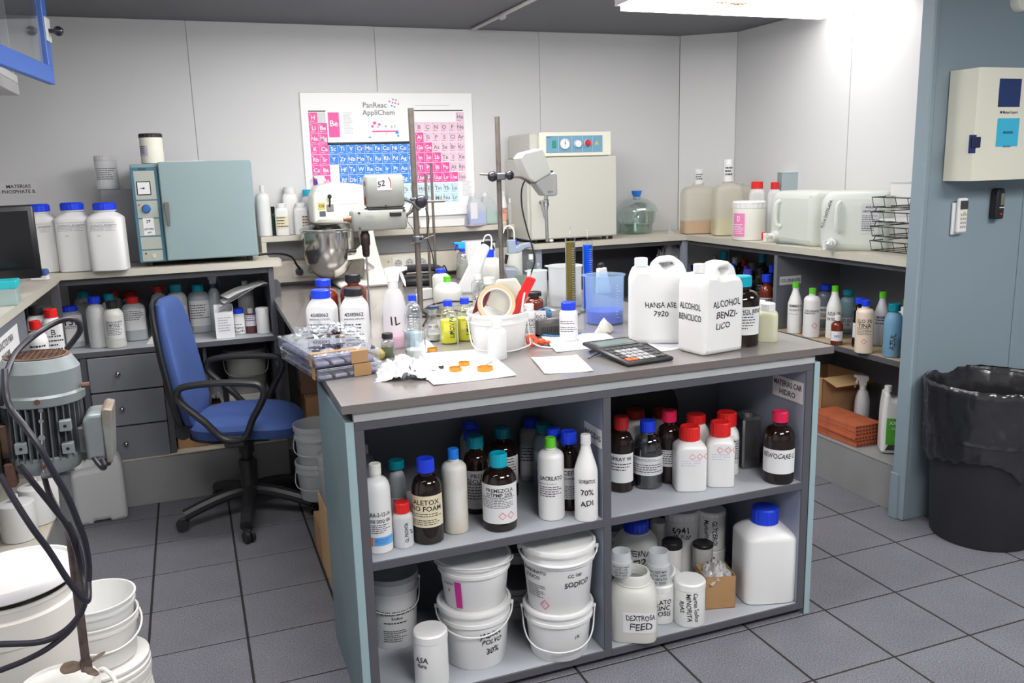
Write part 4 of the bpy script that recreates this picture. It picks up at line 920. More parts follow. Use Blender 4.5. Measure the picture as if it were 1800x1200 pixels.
# ================================================================ papers
def sheet(label, pts, z=ZI, th=.0006, mt=PAPER, name='paper_sheet', lines=0, curl=.004):
    P = [atz(x, y, z) for x, y in pts]; n = 8; vs = []; fs = []
    for lay in (0, 1):
        for j in range(n+1):
            for i in range(n+1):
                u, v = i/n, j/n; p = (P[0]*(1-u)+P[1]*u)*(1-v)+(P[3]*(1-u)+P[2]*u)*v
                zz = z+.0006+curl*(abs(u-.5)*2)**3*(.5+.5*math.sin(3*v))
                vs.append((p.x, p.y, zz+(th if lay == 0 else 0)))
    N = (n+1)**2
    for j in range(n):
        for i in range(n): a = j*(n+1)+i; fs += [(a, a+1, a+n+2, a+n+1), (N+a, N+a+n+1, N+a+n+2, N+a+1)]
    for i in range(n):
        for a, b in ((i, i+1), ((n)*(n+1)+i+1, n*(n+1)+i), ((i+1)*(n+1), i*(n+1)), (i*(n+1)+n, (i+1)*(n+1)+n)): fs.append((a, b, b+N, a+N))
    o = solo(MB().add(vs, fs), name, mt, label, 'paper')
    if lines:
        mb = MB(); rnd = random.Random(5)
        for k in range(lines):
            v = .12+.76*k/lines; u = .1
            while u < .85:
                w2 = rnd.uniform(.02, .07)
                def pt(u, v):
                    p = (P[0]*(1-u)+P[1]*u)*(1-v)+(P[3]*(1-u)+P[2]*u)*v; return (p.x, p.y, z+.0006+curl*(abs(u-.5)*2)**3*(.5+.5*math.sin(3*v))+th+.0004)
                mb.quad(pt(u, v), pt(u+w2, v), pt(u+w2, v+.3/lines), pt(u, v+.3/lines)); u += w2+.02
        mb.build('lettering', mat('lilac_ink', (.55, .55, .68), .5), o, smooth=0)
    return o
sheet('large white sheet under the golden rings at the front of the worktop', [(700, 625), (850, 614), (908, 661), (762, 678)], th=.0015)
sheet('small blank white sheet at the front edge of the worktop left of the calculator', [(933, 629), (1014, 625), (1043, 653), (957, 658)])
sheet('printed sheet under the blue-capped white bottle', [(948, 590), (1062, 585), (1092, 606), (978, 620)], lines=9)
sheet('lined paper sheet peeking out from under the jerrycans', [(1120, 596), (1206, 592), (1206, 611), (1162, 619)], lines=8)
sheet('white paper corner with brown edge behind the small glass beaker', [(735, 598), (752, 598), (768, 617), (738, 620)])
# golden rings
GOLD = mat('golden_ring', (.62, .28, .03), .3, .5)
def ring(px, py, w_, hgt, label, arc=1.0, rot=0):
    c, r, h, rz = place(px, py, w_, py-hgt-4, ZI); mb = MB(); n = max(6, int(36*arc)); vs = []
    for i in range(n+1):
        a = rot+2*PI*arc*i/n
        for rr, zz in ((r, 0), (r, .010), (r*.90, .010), (r*.90, 0)): vs.append((rr*math.cos(a), rr*math.sin(a), zz))
    fs = [(i*4+k, (i+1)*4+k, (i+1)*4+(k+1) % 4, i*4+(k+1) % 4) for i in range(n) for k in range(4)]
    return solo(mb.add(vs, fs), 'resin_ring', GOLD, label, 'ring', 'amber rings on the white sheet', loc=(c.x, c.y, ZI+.0026))
ring(853, 655, 29, 10, 'largest amber ring, alone at the right of the white sheet')
ring(816, 645, 20, 9, 'round amber ring touching the broken one on the white sheet')
o = ring(801, 655, 23, 9, 'frayed amber ring with a broken rim on the white sheet', .9, .5)
fr = MB(); 
for k in range(5): a = .3+k*1.1; fr.box(.0, .008, -.001, .001, .002, .006, 0, Matrix.Rotation(a, 4, 'Z') @ Matrix.Translation((.020, 0, 0)))
ring(775, 650, 11, 6, 'short dark arc of an amber ring, leftmost on the white sheet', .45, 3.6).data.materials[0] = mat('dark_brown', (.05, .025, .015), .4)
ring(760, 620, 18, 5, 'half hidden amber ring beyond the small glass beaker', 1)
o = solo(MB().cyl(atz(854, 641, ZI+.005), atz(866, 635, ZI+.005), .002, seg=8), 'metal_pin', STEEL, 'short metal pin at the right corner of the large white sheet', 'pin')
# tissues
TIS = mat('tissue', (.68, .68, .70), .8)
solo(crumple(MB(), .085, .055, .050, 36, 11, 4.2), 'crumpled_tissue', TIS, 'crumpled white tissue at the front left of the worktop', 'tissue', loc=atz(718, 662, ZI), rz=-.35)
solo(crumple(MB(), .05, .04, .028, 20, 15, 3.0), 'crumpled_tissue', TIS, 'smaller crumpled tissue beside the clear plastic cases', 'tissue', loc=atz(688, 650, ZI), rz=.6)
solo(MB().loft([(0, .030, .022, 2), (.008, .036, .026, 2), (.018, .033, .024, 2), (.030, .024, .020, 2), (.042, .014, .014, 2), (.048, .004, .006, 2)], 22, fn=lambda x, y, z, a, i: (x*(1+.22*math.sin(a*3+z*90)), y*(1+.2*math.cos(a*4)), z+.006*math.sin(a*2)*(z > .004))), 'putty_lump', mat('grey_putty', (.62, .62, .56), .8), 'grey-white lump of putty between beaker and jerrycan', 'putty', loc=atz(1062, 585, ZI), rz=.2)
solo(MB().loft([(0, .016, .016, 2), (.008, .024, .022, 2), (.02, .025, .022, 2), (.032, .016, .014, 2), (.036, .006, .006, 2)], 14, fn=lambda x, y, z, a, i: (x*(1+.12*math.sin(a*3)), y*(1+.1*math.cos(a*2)), z)),
     'amber_stone', mat('ochre_stone', (.38, .30, .10), .6, var=.4, scale=60), 'ochre resin lump beside the tiny black-lidded jar', 'resin lump', loc=atz(664, 632, ZI))
# clear cases with tape, plastic bag with parts
z = ZI; CASE = clear('clear_case', (.84, .85, .90), .25); INNER = mat('case_contents', (.34, .34, .48), .5, dirt=(.60, .58, .60), scale=30)
p0 = atz(560, 672, ZI); p1 = atz(672, 655, ZI); p3 = atz(540, 625, ZI)
ux = (p1-p0).normalized(); ang = math.atan2(ux.y, ux.x); LX = (p1-p0).length; LY = (p3-p0).length
for k, lab in ((0, 'clear plastic case sealed with brown tape, lower of the stack'), (1, 'clear plastic case sealed with brown tape, upper of the stack')):
    t = thing('plastic_case', lab, 'case', (p0.x-.005*k, p0.y+.004*k, z), ang, 'clear plastic cases'); H = .032
    MB().box(0, LX, 0, LY, .001, H, .002).build('shell', CASE, t, smooth=0)
    MB().box(-.002, LX+.002, -.002, LY+.002, H, H+.004, .001).build('lid', CASE, t, smooth=0)
    mb = MB(); nx = 4
    for i in range(nx):
        for j in range(3): mb.box(.008+i*(LX-.01)/nx, (i+1)*(LX-.01)/nx-.002, .006+j*(LY-.01)/3, (j+1)*(LY-.01)/3-.002, .004, H*.45, .003)
    o = mb.build('contents', INNER, t, smooth=0)
    mb = MB().box(LX*.55, LX*.82, -.0035, -.0022, .002, H+.0042).build('tape_strip', mat('brown_tape', (.36, .21, .09), .35), t, smooth=0)
    MB().box(LX*.55, LX*.82, -.0035, .02, H+.0042, H+.005).build('tape_strip', MATS['brown_tape'], t, smooth=0)
    MB().box(-.0035, -.0022, .02, .045, .002, H+.005).build('tape_strip', MATS['brown_tape'], t, smooth=0)
    if k: MB().box(-.0035, LX*.7, .03, .055, H+.0042, H+.005).build('tape_strip', MATS['brown_tape'], t, smooth=0)
    z += H+.006
bc = Vector((p0.x, p0.y, 0))+Vector((math.cos(ang), math.sin(ang), 0))*LX*.50+Vector((-math.sin(ang), math.cos(ang), 0))*LY*.55
mb = MB(); rnd = random.Random(2)
for i in range(16):
    a = rnd.random()*6.3; x, y = rnd.uniform(-.045, .045), rnd.uniform(-.02, .02)
    mb.box(-.014, .014, -.005, .005, -.002, .002, .001, Matrix.Translation((x, y, .008+rnd.random()*.018)) @ Matrix.Rotation(a, 4, 'Z') @ Matrix.Rotation(rnd.uniform(-.6, .6), 4, 'X'))
t = thing('parts_bag', 'clear plastic bag of dark metal parts lying on the clear cases', 'bag', (bc.x, bc.y, z), ang)
o = mb.build('metal_parts', mat('dark_parts', (.10, .07, .055), .3, .6), t, smooth=0); o['kind'] = 'stuff'
crumple(MB(), .105, .070, .058, 34, 21, 2.6, .05).build('bag_film', FILM, t, smooth=40)
# calculator
P = [atz(1058, 614, ZI), atz(1136, 604, ZI), atz(1185, 634, ZI), atz(1103, 646, ZI)]
o0 = P[3]; ux = (P[2]-P[3]); uy = ((P[0]-P[3])+(P[1]-P[2]))/2; LX, LY = ux.length, uy.length; ang = math.atan2(ux.y, ux.x)
t = thing('calculator', 'black desktop calculator with tilted display and two orange keys', 'calculator', (o0.x, o0.y, ZI), ang)
tl = Matrix.Rotation(math.radians(4), 4, 'X')
MB().box(0, LX, 0, LY, .001, .013, .004, tl).build('body', BLACK, t, smooth=50)
MB().box(.012, LX-.012, LY*.66, LY*.92, .0131, .0150, .001, tl).build('display_bezel', mat('grey_bezel', (.10, .11, .115), .3), t, smooth=0)
MB().box(.020, LX-.020, LY*.70, LY*.88, .0151, .0157, 0, tl).build('display', mat('lcd', (.16, .21, .18), .25), t, smooth=0)
KW = mat('light_grey_key', (.36, .36, .37), .4); KB = mat('dark_key', (.05, .05, .055), .4); KO = mat('orange_key', (.80, .12, .02), .4)
nx, ny = 7, 5; kw = (LX-.022)/nx; kh = LY*.56/ny; kme = {}
for i in range(nx):
    for j in range(ny):
        big2 = (i in (0, 1) and j == 0); m_ = KO if (i < 2 and j == 0) else KW if (1 <= i <= 4 and j < 4) else KB
        M = tl @ Matrix.Translation((.011+i*kw, LY*.05+j*kh, 0)); MB().box(kw*.1, kw*.9, kh*.1, kh*.86, .0132, .0165, .001, M).build('key', m_, t, smooth=0)
# glasses / pens near calculator
solo(MB().tube([atz(1034, 630, ZI+.004), atz(1050, 622, ZI+.005), atz(1062, 618, ZI+.005)], .0022, 6).tube([atz(1036, 618, ZI+.004), atz(1050, 612, ZI+.004), atz(1064, 615, ZI+.004)], .003, 6), 'tweezers', mat('dark_steel', (.08, .075, .07), .35, .7), 'dark metal tweezers lying at the left corner of the calculator', 'tweezers')
# orange rubber stopper with tube
q = atz(935, 609, ZI); t = thing('pipette_filler', 'orange-red silicone bulb with thin white tube in front of the printed sheet', 'pipette bulb', (q.x, q.y, ZI))
OR = mat('orange_red', (.85, .10, .03), .3)
MB().lathe([(.006, -.006), (.019, -.006), (.021, 0), (.019, .006), (.006, .006), (.006, -.006)], 28, Matrix.Translation((0, 0, .021)) @ Matrix.Rotation(1.25, 4, 'X')).build('ring', OR, t)
MB().sphere((.038, .004, .012), .012, 14, 8, (1.3, .8, .9)).sphere((.055, -.004, .011), .009, 12, 8, (1.2, 1, .7)).cyl((.018, 0, .016), (.03, .003, .013), .008).build('bulb', OR, t)
MB().tube([(-.002, -.005, .015), (.012, -.03, .006), (.035, -.055, .004), (.07, -.085, .003)], .0024, 8).build('tube', W, t)
# ================================================================ retort stands
def stand(label, bx_, by_, top, w_, lab2=None, foot=True, ft=(.10, .07), z=ZI):
    c = atz(bx_, by_, z); d = (c-CAM).dot(FWD); r = w_/2*d/FPX
    n = Vector((c.x, c.y, 0)).normalized(); q = ray(*top); t_ = (c-CAM).dot(n)/q.dot(n); h = (CAM+q*t_).z-z
    t = thing('retort_stand', label, 'retort stand', c, math.atan2(-c.x, c.y))
    if foot: MB().box(-ft[0], ft[0], -ft[1]*.4, ft[1]*1.6, .001, .012, .003).build('base_plate', mat('dark_base', (.10, .09, .08), .5, .4), t, smooth=0)
    MB().cyl((0, 0, .012 if foot else 0), (0, 0, h), r, seg=18).build('rod', ROD, t)
    return t, c, r, h, d
def zat(c, px, py):
    n = Vector((c.x, c.y, 0)).normalized(); q = ray(px, py); return CAM+q*((c-CAM).dot(n)/q.dot(n))
S1, c1, r1, h1, d1 = stand('thick grey-brown retort stand rod left of the wash bottles, tallest of all', 740, 556, (724, 190), 10)
S2, c2, r2, h2, d2 = stand('thick grey-brown retort stand rod right of centre before the cream oven', 884, 545, (873, 205), 8.5)
S3, c3, r3, h3, d3 = stand('thin retort stand rod, nearer one of the two slim rods by the poster', 757, 505, (745, 305), 4.5, foot=False)
S4, c4, r4, h4, d4 = stand('thin retort stand rod, taller one of the two slim rods by the poster', 767, 497, (752, 287), 4.5, foot=False)
S5, c5, r5, h5, d5 = stand('slim metal rod standing behind the grey balance arm', 895, 492, (896, 385), 3.5, foot=False)
KNOB = mat('knob_black', (.015, .015, .025), .3, coat=.3)
def clampset(name, label, c, a, b, knobs, boss, rr=.0045):
    t = thing(name, label, 'clamp', zat(c, *boss)); P = lambda x, y, off=0: zat(c, x, y)-Vector(t.location)+Vector((0, -off, 0))
    MB().tube([P(*p, .022) for p in [a, b]], rr, 10, 1).build('arm', ROD, t)
    MB().box(-.018, .018, -.034, .016, -.014, .014, .004).build('boss_head', mat('grey_cast', (.16, .16, .17), .45, .5), t, smooth=0)
    for x, y, rk in knobs:
        p = P(x, y, .026); MB().sphere(p, rk, 18, 10, (1, .8, 1)).build('knob', KNOB, t)
    return t, P
ct1, P1 = clampset('stand_clamp', 'boss clamp with large black knob on the left thick rod', c1, (716, 355), (779, 353), [(737, 354, .026), (722, 352, .012)], (732, 353))
MB().tube([P1(708, 350, .02), P1(722, 355, .03), P1(735, 368, .03)], .007, 8, 4).build('jaw', MATS['grey_cast'], ct1)
ct2, P2 = clampset('stand_clamp', 'boss clamp with two black knobs on the right thick rod', c2, (840, 306), (898, 309), [(862, 310, .021), (892, 308, .019)], (877, 310))
ct3, P3 = clampset('stand_clamp', 'small rusty clamp with crossbar low on the left thick rod', c1, (721, 428), (760, 413), [(736, 418, .011)], (734, 420), .0035)
# cables on stand 1
def px_tube(pts, r, c=None, depth=None, seg=6, mb=None):
    P = [zat(c, x, y)-Vector((0, .03, 0)) if c is not None else atd(x, y, depth) for x, y in pts]
    return (mb or MB()).tube(P, r, seg, 5)
solo(px_tube([(745, 365), (751, 385), (748, 415), (757, 445), (763, 475), (785, 500), (815, 520), (852, 527)], .0028, c3), 'thin_cable', BLACK, 'thin black cable looping down from the left clamp to the bench', 'cable')
solo(px_tube([(722, 358), (713, 385), (722, 400), (728, 420), (735, 435), (733, 480), (734, 520), (738, 548)], .0015, c3), 'thin_cable', BLACK, 'very thin black wire hanging at the left of the thick rod', 'cable')
# ================================================================ stirrer 1
GB = mat('hammered_grey', (.34, .35, .32), .42, var=.1, scale=20, bump=.05)
c = zat(c1, 662, 385); t = thing('overhead_stirrer', 'grey box overhead stirrer with 52 note and black chuck', 'laboratory stirrer', (c.x, c.y-.02, c.z)); s = d1/FPX; K = lambda px: px*s
zz = lambda y: (zat(c1, 662, y)-c).z
t.rotation_euler[2] = -.05
lx0 = K(617-662); lx1 = K(708-662)
MB().box(lx0, lx1, -.05, .05, zz(403), zz(367), .008).build('gearbox', GB, t, smooth=50)
MB().box(K(-19), K(45), -.045, .05, zz(364.5), zz(307), .010).build('motor_housing', GB, t, smooth=50)
MB().box(K(-18), K(44), -.046, .05, zz(367), zz(364.6), .001).build('gasket', BLACKM, t, smooth=0)
for x, y in ((628, 372), (628, 398), (704, 370)): MB().cyl((K(x-662), -.050, zz(y)), (K(x-662), -.053, zz(y)), .005, seg=12).build('screw', mat('screw_dark', (.10, .10, .09), .4, .8), t)
MB().cyl((K(674-662), -.045, zz(361)), (K(674-662), -.048, zz(361)), .004, seg=12).build('screw', MATS['screw_dark'], t)
o = MB().box(K(661-662), K(686-662), -.0465, -.0455, zz(334), zz(311), 0).build('note', PAPER, t, smooth=0)
write(o, Flat(-.0465, K(668-662)), [('52', 0, zz(322.5), .021, {'hand': True, 'maxw': .035})])
mb = MB(); mb.tube([(K(19), -.0475, zz(312)), (K(22), -.0475, zz(320)), (K(22), -.0475, zz(331))], .0018, 4).build('red_mark', INKR, o)
MB().box(K(679-662), K(699-662), -.057, -.050, zz(380), zz(372), .003).build('switch', BLACK, t)
MB().box(K(642-662)-.001, K(642-662)+.001, -.03, .0, zz(326), zz(318)).box(K(642-662)-.003, K(642-662)+.001, -.02, -.005, zz(358), zz(345), .001).build('rocker', mat('rocker_red', (.25, .02, .015), .4), t)
write(t, Flat(-.0503, K(645-662)), [('STIRRER', 0, zz(378), .007)], INKG)
MB().cyl((K(-45), -.01, zz(382)), (K(-52), -.01, zz(382)), .013, seg=14).cyl((K(-52), -.01, zz(382)), (K(-58), -.01, zz(382)), .009, seg=14).build('side_shaft', mat('copper_ring', (.35, .17, .10), .35, .7), t)
CX = K(639-662)
MB().lathe([(1e-4, zz(403)), (.014, zz(403)), (.015, zz(408)), (.019, zz(411)), (.019, zz(428)), (.016, zz(430)), (.014, zz(445)), (.011, zz(449)), (1e-4, zz(449))], 20, Matrix.Translation((CX, 0, 0))).build('chuck', mat('chuck_dark', (.07, .05, .045), .35, .8), t)
MB().cyl((CX, 0, zz(449)), (CX, 0, zz(575)), .0035, seg=10).build('stirring_rod', STEEL, t)
MB().tube([(lx1-.01, 0, zz(385)), (K(722-662), .0, zz(372)), (K(730-662), .02, zz(358))], .006, 8, 4).build('mounting_arm', ROD, t)
# ================================================================ stirrer 2 (tilted head)
c = zat(c2, 950, 325); s = d2/FPX; K = lambda px: px*s; Z2 = lambda y: (zat(c2, 950, y)-c).z
t = thing('overhead_stirrer', 'pale grey overhead stirrer with tilted motor box and chrome chuck', 'laboratory stirrer', (c.x, c.y-.02, c.z))
GP = mat('pale_grey_enamel', (.52, .53, .50), .35, var=.06)
v, f = profile(rounded([(K(904-950), Z2(277)), (K(912-950), Z2(268)), (K(945-950), Z2(261)), (K(960-950), Z2(305)), (K(930-950), Z2(320)), (K(920-950), Z2(314))], .005), [], .085, .006)
MB().add(v, f).build('motor_housing', GP, t)
v, f = profile(rounded([(K(942-950), Z2(309)), (K(968-950), Z2(303)), (K(972-950), Z2(307)), (K(972-950), Z2(342)), (K(966-950), Z2(345)), (K(948-950), Z2(344)), (K(932-950), Z2(322))], .005), [], .070, .006)
MB().add(v, f).build('gear_housing', mat('grey_casting', (.40, .41, .40), .4, .2), t)
MB().box(K(960-950), K(967-950), -.02, .02, Z2(303), Z2(300), .002).build('top_cap', BLACK, t)
MB().cyl((K(955-950), 0, Z2(305)), (K(955-950), 0, Z2(272)), .002, seg=8).build('upper_shaft', ROD, t)
write(t, Flat(-.0352, K(958-950)), [('C==', 0, Z2(337), .010, {'maxw': .022})])
MB().lathe([(1e-4, Z2(345)), (.009, Z2(345)), (.009, Z2(350)), (.012, Z2(351)), (.012, Z2(361)), (.009, Z2(363)), (.007, Z2(368)), (1e-4, Z2(368))], 18, Matrix.Translation((K(6), 0, 0))).build('chuck', CHROME, t)
MB().cyl((K(6), 0, Z2(368)), (K(7), 0, Z2(424)), .0065, seg=12).build('stirring_shaft', STEEL, t)
MB().sphere((K(14), -.005, Z2(423)), .008, 12, 8, (1.2, .8, .7)).build('shaft_tip', W, t)
MB().tube([(K(898-950), -.0, Z2(309)), (K(912-950), 0, Z2(311)), (K(928-950), .0, Z2(322))], .005, 10, 5).build('mounting_arm', ROD, t)
solo(px_tube([(930, 314), (918, 318), (912, 335), (913, 365), (921, 400), (930, 430), (935, 455), (930, 475), (922, 495)], .0032, c2), 'power_cable', BLACK, 'black cable curving down from the tilted stirrer', 'cable')
# ================================================================ stand mixer (bowl to the left, column to the right)
c = atz(655, 512, ZI); c.y = 4.40; c = aty(655, 512, 4.36); c.z = ZI
d = (c-CAM).dot(FWD); s = d/FPX; X = lambda px: (px-655)*s*1.02; Zp = lambda y, px=655: zat(c, px, y).z-ZI
CRM = mat('cream_enamel', (.82, .80, .72), .3, coat=.3)
t = thing('stand_mixer', 'cream stand mixer with steel bowl in front of the poster', 'mixer', c, .02)
MB().box(X(596), X(690), -.06, .16, .001, .030, .012).build('base', CRM, t, smooth=50)
def col_sec(y, x0, x1, d0, d1, n=5): return (Zp(y), x0, x1, d0, d1, n)
vs = []; fs = []; rings = [(512, 640, 692, -.03, .15), (490, 645, 688, -.02, .14), (470, 648, 676, -.01, .13), (430, 645, 668, 0, .12), (400, 640, 664, 0, .12), (372, 610, 668, -.01, .13)]
mb = MB(); secs = []
for y, x0, x1, y0, y1 in rings:
    zc = Zp(y); cxm = (X(x0)+X(x1))/2; cym = (y0+y1)/2; rx = (X(x1)-X(x0))/2; ry = (y1-y0)/2
    secs.append((zc, rx, ry, 4, cxm, cym))
seg = 28; vs = []
for zc, rx, ry, n, mx_, my_ in secs:
    for i in range(seg): a = 2*PI*i/seg; x, y = sup(a, rx, ry, n); vs.append((x+mx_, y+my_, zc))
fs = [(k*seg+i, k*seg+(i+1) % seg, (k+1)*seg+(i+1) % seg, (k+1)*seg+i) for k in range(len(secs)-1) for i in range(seg)]
MB().add(vs, fs+[tuple(range((len(secs)-1)*seg, len(secs)*seg))]).build('column', CRM, t)
v, f = profile(rounded([(X(563), Zp(388)), (X(563), Zp(340)), (X(572), Zp(324)), (X(600), Zp(317)), (X(640), Zp(322)), (X(690), Zp(340)), (X(712), Zp(356)), (X(712), Zp(380)), (X(650), Zp(392)), (X(600), Zp(390))], .012), [], .16, .022)
MB().add([(x, y+.06, z) for x, y, z in v], f).build('head', CRM, t)
yf = -.0215
MB().lathe([(.05, Zp(384)), (.05, Zp(392)), (.035, Zp(396)), (1e-4, Zp(396))], 24, Matrix.Translation((X(588), .06, 0))).build('planetary_collar', mat('grey_cast', (.16, .16, .17)), t)
MB().cyl((X(590), .06, Zp(396)), (X(590), .06, Zp(420)), .016).build('beater_shaft', CRM, t)
MB().box(X(585), X(597), yf-.004, yf, Zp(368), Zp(356), .003).build('switch_plate', STEEL, t)
MB().tube([(X(590), yf-.004, Zp(360)), (X(590), yf-.02, Zp(352)), (X(590), yf-.022, Zp(345))], .004, 8, 3).build('speed_lever', BLACK, t)
MB().sphere((X(590), yf-.022, Zp(342)), .011, 14, 8).build('lever_knob', BLACK, t)
MB().box(X(571), X(583), yf-.002, yf, Zp(364), Zp(352)).build('warning_sticker', mat('dull_yellow', (.60, .50, .12), .5), t, smooth=0)
MB().box(X(573), X(583), yf-.002, yf, Zp(376), Zp(367)).build('dark_sticker', mat('dark_sticker', (.08, .10, .12), .5), t, smooth=0)
write(t, Flat(yf-.002, X(577)), [('OB', 0, Zp(358), .014, {'maxw': .026})])
write(t, Flat(yf+.003, X(594)), [('35', 0, Zp(334), .016)], INKG)
o = MB().box(X(602), X(640), yf-.001, yf, Zp(356), Zp(350)).build('name_plate', PAPER, t, smooth=0)
bx0 = X(588); R_ = X(632)-X(588)
MB().lathe([(R_*.995, Zp(398)), (R_*1.04, Zp(399)), (R_*1.04, Zp(402)), (R_, Zp(404)), (R_*.99, Zp(430)), (R_*.90, Zp(455)), (R_*.68, Zp(474)), (R_*.40, Zp(484)), (1e-4, Zp(486)), (1e-4, Zp(484)), (R_*.66, Zp(472)), (R_*.88, Zp(452)), (R_*.97, Zp(425)), (R_*.97, Zp(400))], 48, Matrix.Translation((bx0, .06, 0))).build('bowl', mat('bowl_steel', (.60, .59, .56), .16, 1), t)
MB().loft([(Zp(402), R_*1.05, R_*1.05, 2), (Zp(390), R_*.8, R_*.8, 2), (Zp(388), .3*R_, .3*R_, 2)], 30, False, False, Matrix.Translation((bx0, .06, 0))).build('bowl_guard', clear('guard_plastic', (.85, .82, .76), .2), t)
v, f = profile(rounded([(X(590), Zp(446)), (X(620), Zp(445)), (X(648), Zp(420)), (X(660), Zp(420)), (X(660), Zp(470)), (X(640), Zp(452)), (X(590), Zp(455))], .008), [], .03, .004)
MB().add([(x, y-.02, z) for x, y, z in v], f).build('bowl_arm', CRM, t)
MB().cyl((X(601), -.045, Zp(438)), (X(618), -.045, Zp(437)), .004, seg=8).cyl((X(613), -.045, Zp(437)), (X(628), -.045, Zp(437)), .008, .010, seg=12).build('bowl_lever', BLACK, t)
o = MB().box(X(643), X(657), -.012, -.0105, Zp(472), Zp(434)).build('warning_label', PAPER, t, smooth=0)
MB().box(X(643), X(657), -.0130, -.0122, Zp(438), Zp(434)).build('yellow_band', mat('yellow_band', (.65, .62, .05), .5), o, smooth=0)
mb = MB(); mx_ = X(650)
for a, b in (((.004, .034), (.000, .012)), ((.000, .014), (-.012, -.008)), ((.000, .014), (.006, -.012)), ((.004, .03), (-.012, .026)), ((.004, .03), (.016, .020))): mb.cyl((mx_+a[0], -.0135, Zp(452)+a[1]), (mx_+b[0], -.0135, Zp(452)+b[1]), .0016, seg=6)
mb.sphere((mx_+.004, -.0135, Zp(452)+.040), .004, 8, 6, (1, .3, 1)); mb.build('pictogram', INK, o)
# ================================================================ clutter at the rear of the worktop
# black telephone-like cradle
q = atz(742, 500, ZI); t = thing('telephone', 'black telephone with handset lying behind the left thick rod', 'telephone', (q.x, q.y, ZI), -.2)
MB().box(-.10, .10, -.07, .09, .001, .045, .012).build('base', BLACK, t, smooth=50)
MB().tube([(-.10, -.0, .065), (-.07, 0, .085), (.06, 0, .085), (.11, 0, .065)], .020, 10, 5, flat=1).build('handset', KNOB, t)
MB().tube([(.10, .02, .06), (.12, .03, .09), (.135, .04, .06), (.13, .05, .03)], .004, 6, 6).build('cord', BLACK, t)
# green and blue capped wash bottles
bottle('wash_bottle', 'rounded cloudy bottle with green cap left of the slanted white wedge', (788, 539, 50, 485), ZI, 'amber', NATY, GREEN, cw=13, ch=11, sh=.45)
bottle('plastic_bottle', 'cloudy bottle with blue cap behind the green-capped one', (776, None, 30, 472), ZI, 'round', NATY, BLUE, Y=3.75, cw=18, ch=10, group=gi)
bottle('wash_bottle', 'cream wash bottle with blue cap and bent white tube', (863, 508, 44, 438), ZI, 'round', NATY, BLUE, cw=15, ch=14, sh=.6)
c = place(863, 508, 44, 438, ZI)[0]
solo(MB().tube([zat(c, 864, 440), zat(c, 864, 420), zat(c, 860, 413), zat(c, 853, 415), zat(c, 849, 425)], .0042, 8), 'bent_tube', W, 'white bent tube rising from the blue-capped wash bottle', 'tube')
t, r, h = bottle('wash_bottle', 'wash bottle with blue cap and white tube behind the right thick rod', (905, None, 26, 421), ZI, 'round', NATY, BLUE, Y=4.05, cw=9, ch=11)
c = t.location
solo(MB().tube([zat(c, 904, 421), zat(c, 903, 405), zat(c, 896, 397), zat(c, 888, 400), zat(c, 884, 410)], .0042, 8), 'bent_tube', W, 'white bent tube rising from the rear wash bottle', 'tube')
spray('spray_bottle', 'clear spray bottle with light blue trigger head behind the slanted wedge', (815, 491, 25, 425), ZI, PET, mat('sky_plastic', (.02, .42, .85), .35), trig=BLUE, liquid=(.42, mat('cream_liquid', (.6, .62, .5), .3)), face=-1)
spray('spray_bottle', 'spray bottle with black trigger head beside the bent white tube', (856, None, 26, 423), ZI, NATY, BLACK, Y=4.2, face=1)
# slanted white wedge (plastic sleeve)
q = atz(822, 515, ZI); v, f = profile(rounded([(-.075, 0), (.02, 0), (.105, .215), (.075, .235), (.045, .215)], .012), [], .05, .01)
solo(MB().add([(x, y, z+.001) for x, y, z in v], f), 'plastic_wedge', NAT, 'slanted white plastic wedge leaning between the two thick rods', 'plastic holder', loc=(q.x+.01, q.y, ZI), rz=-.35)
q = aty(842, 480, 4.40); solo(MB().box(-.085, .085, -.05, .05, .001, .20, .008), 'white_container', W, 'plain cream rectangular container behind the slanted wedge', 'container', loc=(q.x, q.y, ZI))
GJ = 'small clear flasks between the slanted wedge and the right rod'
bottle('glass_bottle', 'clear flask with white stopper at the foot of the slanted wedge', (841, 527, 23, 482), ZI, 'amber', GLASS, W, cw=13, ch=9, group=GJ)
bottle('glass_bottle', 'clear round flask with white cap just left of the right thick rod', (861, 534, 36, 487), ZI, 'amber', GLASS, W, cw=20, ch=12, sh=.45, group=GJ, liquid=(.4, MATS['cloudy_water']))
bottle('plastic_bottle', 'tiny white-capped bottle at the rim of the open bucket', (846, None, 18, 520), ZI, 'small', W, W, Y=3.05, cw=15, ch=9, group=gi)
# balance / pH meter
q = atz(915, 505, ZI); t = thing('balance', 'grey laboratory balance with slanted display behind the right rod', 'balance', (q.x, q.y, ZI), -.3)
v, f = profile(rounded([(-.06, 0), (.10, 0), (.10, .035), (.02, .045), (-.02, .10), (-.075, .105), (-.08, .09), (-.06, .02)], .008), [], .13, .008)
MB().add(v, f).build('body', mat('blue_grey_plastic', (.22, .25, .30), .4), t)
MB().box(-.03, .03, -.002, .002, -.02, .02, .001, Matrix.Translation((.0, -.067, .05))).build('display', MATS['lcd'], t, smooth=0)
q = aty(918, 432, 3.9); t = thing('electrode_arm', 'grey hinged electrode arm reaching right from a slim rod', 'electrode holder', (q.x, q.y, q.z))
s = 3.9/FPX*1.05
v, f = profile(rounded([(-28*s, -12*s), (-28*s, 12*s), (-14*s, 12*s), (-14*s, -2*s), (-2*s, 4*s), (12*s, 6*s), (20*s, 4*s), (20*s, -5*s), (6*s, -3*s), (-8*s, -12*s)], .006), [], .03, .004)
MB().add(v, f).build('arm', mat('blue_grey_plastic2', (.28, .34, .42), .4), t)
